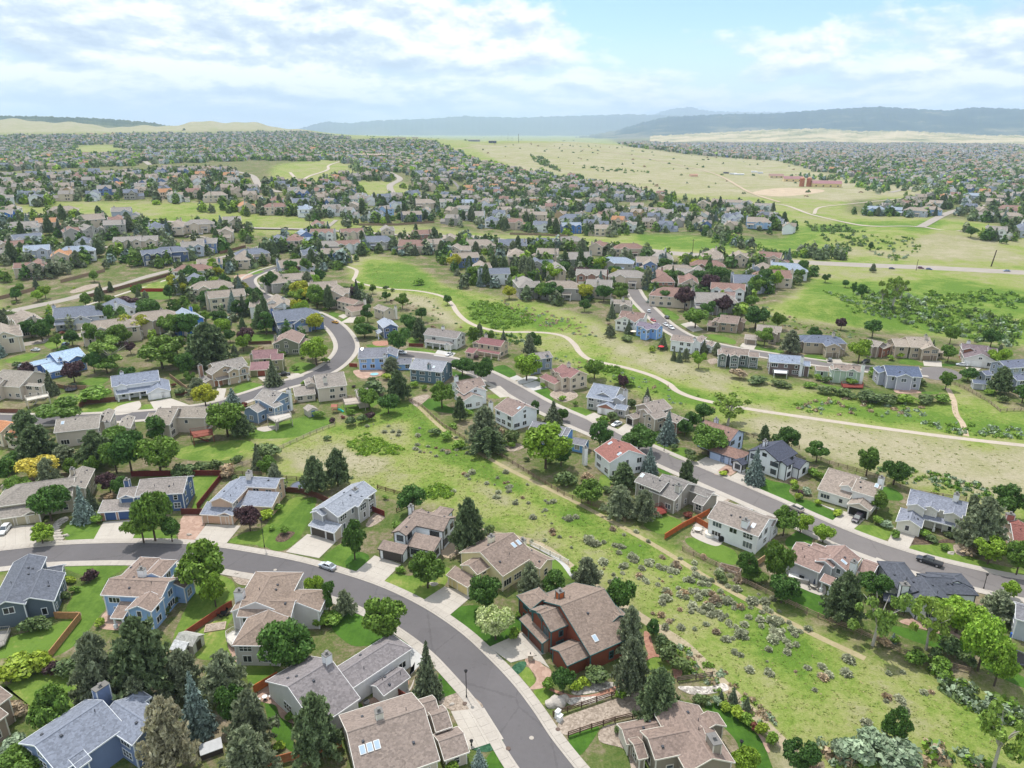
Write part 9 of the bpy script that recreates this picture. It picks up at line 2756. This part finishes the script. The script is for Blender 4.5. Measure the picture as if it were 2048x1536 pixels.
simple('raised_bed', 'wooden raised garden beds framed in grey planks by the rail fence', 'garden bed', [('plank', bx((0, 0, 0), 5.0, 2.4, .5), plain('bed_wood', (0.25, 0.22, 0.2), .9)), ('soil', bx((0, 0, .5), 4.6, 2.0, .03), GM['mulch'])], T3, 285, 345, -0.5)
simple('garden_umbrella', 'red parasol in the garden of the long white house', 'umbrella', [('canopy', cyl((0, 0, 2.1), (0, 0, 2.7), 1.5, .05, 8), plain('parasol_red', (0.55, 0.03, 0.05), .7)), ('pole', cyl((0, 0, 0), (0, 0, 2.1), .04, .04, 6), IRON)], Zg, 453, 450)
simple('garden_umbrella', 'cream parasol on the terrace of the sky blue meadow house', 'umbrella', [('canopy', cyl((0, 0, 2.1), (0, 0, 2.6), 1.7, .05, 8), plain('parasol_cream', (0.75, 0.68, 0.55), .7)), ('pole', cyl((0, 0, 0), (0, 0, 2.1), .04, .04, 6), IRON)], Zg, 248, 335)
simple('gazebo', 'dark flat-topped awning beside the charcoal-roofed house', 'awning', [('canopy', bx((0, 0, 2.6), 4.6, 3.4, .25), plain('awning_dark', (0.07, 0.075, 0.10), .8))] + [('post', cyl((sx * 2.1, sy * 1.5, 0), (sx * 2.1, sy * 1.5, 2.6), .07, .07, 6), IRON) for sx in (-1, 1) for sy in (-1, 1)], ZN, 1590, 1310, -0.4)
simple('white_canopy', 'white octagonal canopy behind the big blue house', 'canopy', [('canopy', cyl((0, 0, 2.4), (0, 0, 3.0), 3.0, .6, 8), WPLA)] + [('post', cyl((2.4 * math.cos(a), 2.4 * math.sin(a), 0), (2.4 * math.cos(a), 2.4 * math.sin(a), 2.4), .06, .06, 5), WPLA) for a in (0.4, 1.97, 3.54, 5.1)], ZC, 1880, 880)
# poles
WOODP = plain('pole_wood', (0.07, 0.05, 0.04), .9)
def pole(u, vb, vt, label, lean=0.0, arm=False, r=.22):
 p = P(u, vb)
 lo, hi = 1, 90
 for _ in range(30):
  m = (lo + hi) / 2
  if project((p[0], p[1], p[2] + m))[1] > vt:
   lo = m
  else:
   hi = m
 parts = [('pole', cyl((0, 0, -.5), (lean * lo, 0, lo), r, r * .7, 8), WOODP)]
 if arm:
  m = MB()
  m.cbox((lean * lo, 0, lo - 1.2), 3.0, .18, .18)
  parts.append(('crossarm', m, WOODP))
 q = empty('utility_pole', tuple(p), label, 'utility pole', None)
 for nm, mb, mt in parts:
  mb.build(nm, mt, q)
pole(1982, 533, 500, 'tall dark leaning pole beside the arterial', 0.12, False, .5)
pole(1832, 541, 519, 'thin pole standing in front of the arterial', 0.02)
pole(386, 448, 430, 'wooden utility pole at the left end of the arterial', 0, True)
pole(621, 462, 436, 'wooden utility pole at the arterial crossing', 0, True)
pole(563, 466, 453, 'short wooden pole at the arterial near the crossing', 0, False)
pole(648, 458, 447, 'short wooden pole on the far side of the crossing', 0, False)
pole(802, 450, 438, 'wooden pole on the green verge beyond the trail head', 0, False)
pole(1016, 282, 263, 'distant transmission mast on the mesa, tallest of three', 0, True, .8)
pole(1037, 285, 268, 'distant dark mast standing on the mesa beside the tallest', 0, True, .9)
pole(1003, 279, 264, 'distant thin mast at the edge of the mesa', 0, True, .6)
pole(1385, 505, 478, 'wooden pole above the far cluster', 0, True, .25)
# far landmarks -------------------------------------------------------------------------------------------------
def barn(z, x, y, L, W_, E, R_, ang, wall, roof, label, name='barn', cat='building', wins=0):
 p = P(*Z(z, x, y))
 r = empty(name, (p[0], p[1], p[2]), label, cat, None)
 r.rotation_euler = (0, 0, ang)
 wb, rb = MB(), MB()
 c = [(-L / 2, -W_ / 2), (L / 2, -W_ / 2), (L / 2, W_ / 2), (-L / 2, W_ / 2)]
 for i in range(4):
  a, b = c[i], c[(i + 1) % 4]
  wb.quad((a[0], a[1], -3), (b[0], b[1], -3), (b[0], b[1], E), (a[0], a[1], E))
 wb.poly([(-L / 2, W_ / 2, E), (-L / 2, -W_ / 2, E), (-L / 2, 0, R_ - .1)])
 wb.poly([(L / 2, -W_ / 2, E), (L / 2, W_ / 2, E), (L / 2, 0, R_ - .1)])
 for sg in (-1, 1):
  a = [(-L / 2 - .6, sg * (W_ / 2 + .6), E - .3), (L / 2 + .6, sg * (W_ / 2 + .6), E - .3), (L / 2 + .6, 0, R_), (-L / 2 - .6, 0, R_)]
  rb.poly(a if sg < 0 else a[::-1])
 wb.build('wall', siding(wall, WK), r)
 rb.build('roof', plain('roof_' + roof, lin(roof, .8), .7, .1, .1), r)
 for i in range(wins):
  m = MB()
  xx = -L / 2 + L * (i + .5) / wins
  m.box((xx - 1.5, -W_ / 2 - .1, 1.5), (3, 0, 0), (0, .05, 0), (0, 0, 2.2))
  m.build('window', glass_mat(), r)
barn(ONE, 745, 317, 95, 40, 10, 11.5, -0.1, 'b5735c', 'b9a898', 'long red brick school building in the far trees', 'school_building', 'school', 12)
barn(ONE, 1652, 374, 52, 20, 7, 12, -0.25, 'd8c48e', 'a0757a', 'long barn with a dark red roof behind the twin silos', 'barn', 'barn', 4)
barn(ONE, 1585, 363, 38, 16, 6, 11, -0.2, 'dcc794', 'a37a7c', 'shorter barn with a rosy red roof west of the silos', 'barn', 'barn', 3)
barn(ONE, 1552, 356, 30, 14, 5, 9, -0.2, 'dbc9a0', 'a08078', 'small red-roofed farm shed, farthest west', 'barn', 'barn', 3)
barn(ONE, 1710, 350, 26, 16, 5, 10, 0.2, 'c9b493', '7f4a46', 'brown farmhouse among the trees behind the barns', 'farmhouse', 'house', 3)
for x, lab in ((1603, 'left of the twin orange-brown farm silos'), (1617, 'right of the twin orange-brown farm silos')):
 p = P(x, 373)
 r = empty('silo', tuple(p), lab, 'silo', 'twin farm silos')
 cyl((0, 0, -1), (0, 0, 15.5), 4.6, 4.6, 24).build('shell', plain('silo_tile', (0.40, 0.155, 0.085), .8, .2, .5), r)
 cyl((0, 0, 15.5), (0, 0, 17.2), 4.8, 1.2, 24).build('dome', plain('silo_dome', (0.42, 0.18, 0.11), .6), r)
for i, (x, y, w, c) in enumerate([(1478, 350, 22, 'e6e6ea'), (1466, 349, 16, 'd8d8dc'), (1452, 347, 12, '5a5a62'), (1508, 345, 14, 'e2e4e8'), (1520, 347, 12, 'cfd2d8')]):
 barn(ONE, x, y, w, 5, 3.2, 3.8, -0.1, c, c, '%s trailer parked in the far farmyard, %s from the west' % (('white' if c[0] in 'ed' else 'grey' if c[0] == 'c' else 'dark'), ['third', 'second', 'first', 'fourth', 'fifth'][i]), 'trailer', 'trailer', 0)
barn(ONE, 1387, 353, 16, 10, 4, 5.5, 0.1, 'e0b8a0', 'b58a78', 'small pink hut alone on the dry hillside', 'hut', 'hut', 0)
for i, (u, v, L, c, lab) in enumerate([(800, 278, 70, 'b9aa98', 'tan flat building on the far ridge, nearest the houses'), (775, 280, 40, 'a98878', 'brown flat building on the far ridge'), (948, 283, 60, '8a8ca0', 'grey building on the mesa edge'), (985, 286, 30, '4a5468', 'dark building on the mesa edge'), (830, 277, 36, 'c9bba6', 'pale flat building on the far ridge, beside the tan one')]):
 barn(ONE, u, v, L, 18, 8, 9, 0.05, c, '8f8880', lab, 'far_building', 'building', 5)
# ------------------------------------------------------------------ labels of houses and plants, worked out from where they stand
ORD = ['first', 'second', 'third', 'fourth', 'fifth', 'sixth', 'seventh', 'eighth', 'ninth', 'tenth', 'eleventh', 'twelfth', 'thirteenth', 'fourteenth', 'fifteenth', 'sixteenth', 'seventeenth', 'eighteenth', 'nineteenth', 'twentieth'] + ['%dth' % i for i in range(21, 200)]
def zone(p):
 u, v, dep = project(p)
 if v > 560 and u < 700:
  return 'in the rows above the bending street'
 if v > 520 and u < 700:
  return 'around the collector road'
 if u < 700 and v > 462:
  return 'between collector road and arterial'
 if v > 470 and u >= 700 and u < 1650:
  return 'in the cluster beyond the trail'
 if u > 1650:
  return 'on the slopes past the gully'
 if v > 405:
  return 'just beyond the arterial' if u < 1000 else 'below the dry hill'
 return 'on the far hillside' if u < 700 else 'below the mesa'
seen = {}
for r, a, b, p in MIDH + FARH:
 seen.setdefault((WNAME[a], RNAME[b], zone(p)), []).append((project(p)[0], r))
for (w, rn, zn), lst in seen.items():
 lst.sort(key=lambda q: q[0])
 for i, (u, r) in enumerate(lst):
  base = '%s house with %s roof %s' % (w, rn, zn)
  if len(lst) > 1:
   base += ', %s from left' % (ORD[i] if i < len(lst) - 1 or len(lst) < 3 else 'last')
  r['label'] = base
  r['category'] = 'house'
  r['group'] = 'houses ' + zn
near = [(h[1], h[2]) for h in HOUSES]
used = {}
for o, k, p, h, w in PLANTS:
 shape, noun, adj, cat = KIND[k]
 u, v, dep = project(p)
 dd = sorted(((math.hypot(p[0] - q[0], p[1] - q[1]), q, s) for q, s in near), key=lambda t: t[0])
 d0, q, s = dd[0]
 if d0 < 38 and v > 575:
  dq = math.hypot(q[0], q[1]) - math.hypot(p[0], p[1])
  rel = 'in front of' if dq > 6 else 'behind' if dq < -6 else 'beside'
  key = (adj, noun, rel + ' the ' + s)
  sk = d0
 else:
  key = (adj, noun, zone(p))
  sk = u
 used.setdefault(key, []).append((sk, h, o))
for (adj, noun, where), lst in used.items():
 lst.sort(key=lambda q: q[0])
 for i, (sk, h, o) in enumerate(lst):
  lab = '%s %s %s' % (adj, noun, where)
  if len(lst) > 1:
   by_house = ' the ' in where and where.split()[0] in ('in', 'behind', 'beside') and ('in front of' in where or where.split()[0] != 'in')
   if len(lst) == 2 and abs(lst[0][1] - lst[1][1]) > 0.15 * h:
    lab = ('taller ' if h == max(lst[0][1], lst[1][1]) else 'smaller ') + lab
   elif by_house:
    lab += ', %s closest' % ORD[i]
   else:
    lab += ', %s from left' % ORD[i]
  o['label'] = lab
  o['group'] = {'tree': 'leafy trees of the gardens', 'pine': 'pines of the gardens', 'spruce': 'spruces of the gardens', 'shrub': 'shrubs of the gardens', 'cottonwood': 'cottonwoods of the meadow'}[noun]
sg_ = {}
for o, p in SAGE:
 d0, nm = min((math.hypot(p[0] - q[0], p[1] - q[1]), s) for q, s in near)
 sg_.setdefault((nm, o.material_slots[0].material.name), []).append((d0, o))
for (nm, mt), lst in sg_.items():
 lst.sort(key=lambda q: q[0])
 for i, (d0, o) in enumerate(lst):
  o['label'] = '%s sagebrush in the meadow off the %s, %s closest' % ('brownish' if 'brown' in mt else 'grey-green', nm.replace('house with the ', 'house with ').replace('white house with ', 'white house with '), ORD[i])
# pieces share one parent level only; bring every view up to date
bpy.context.view_layer.update()
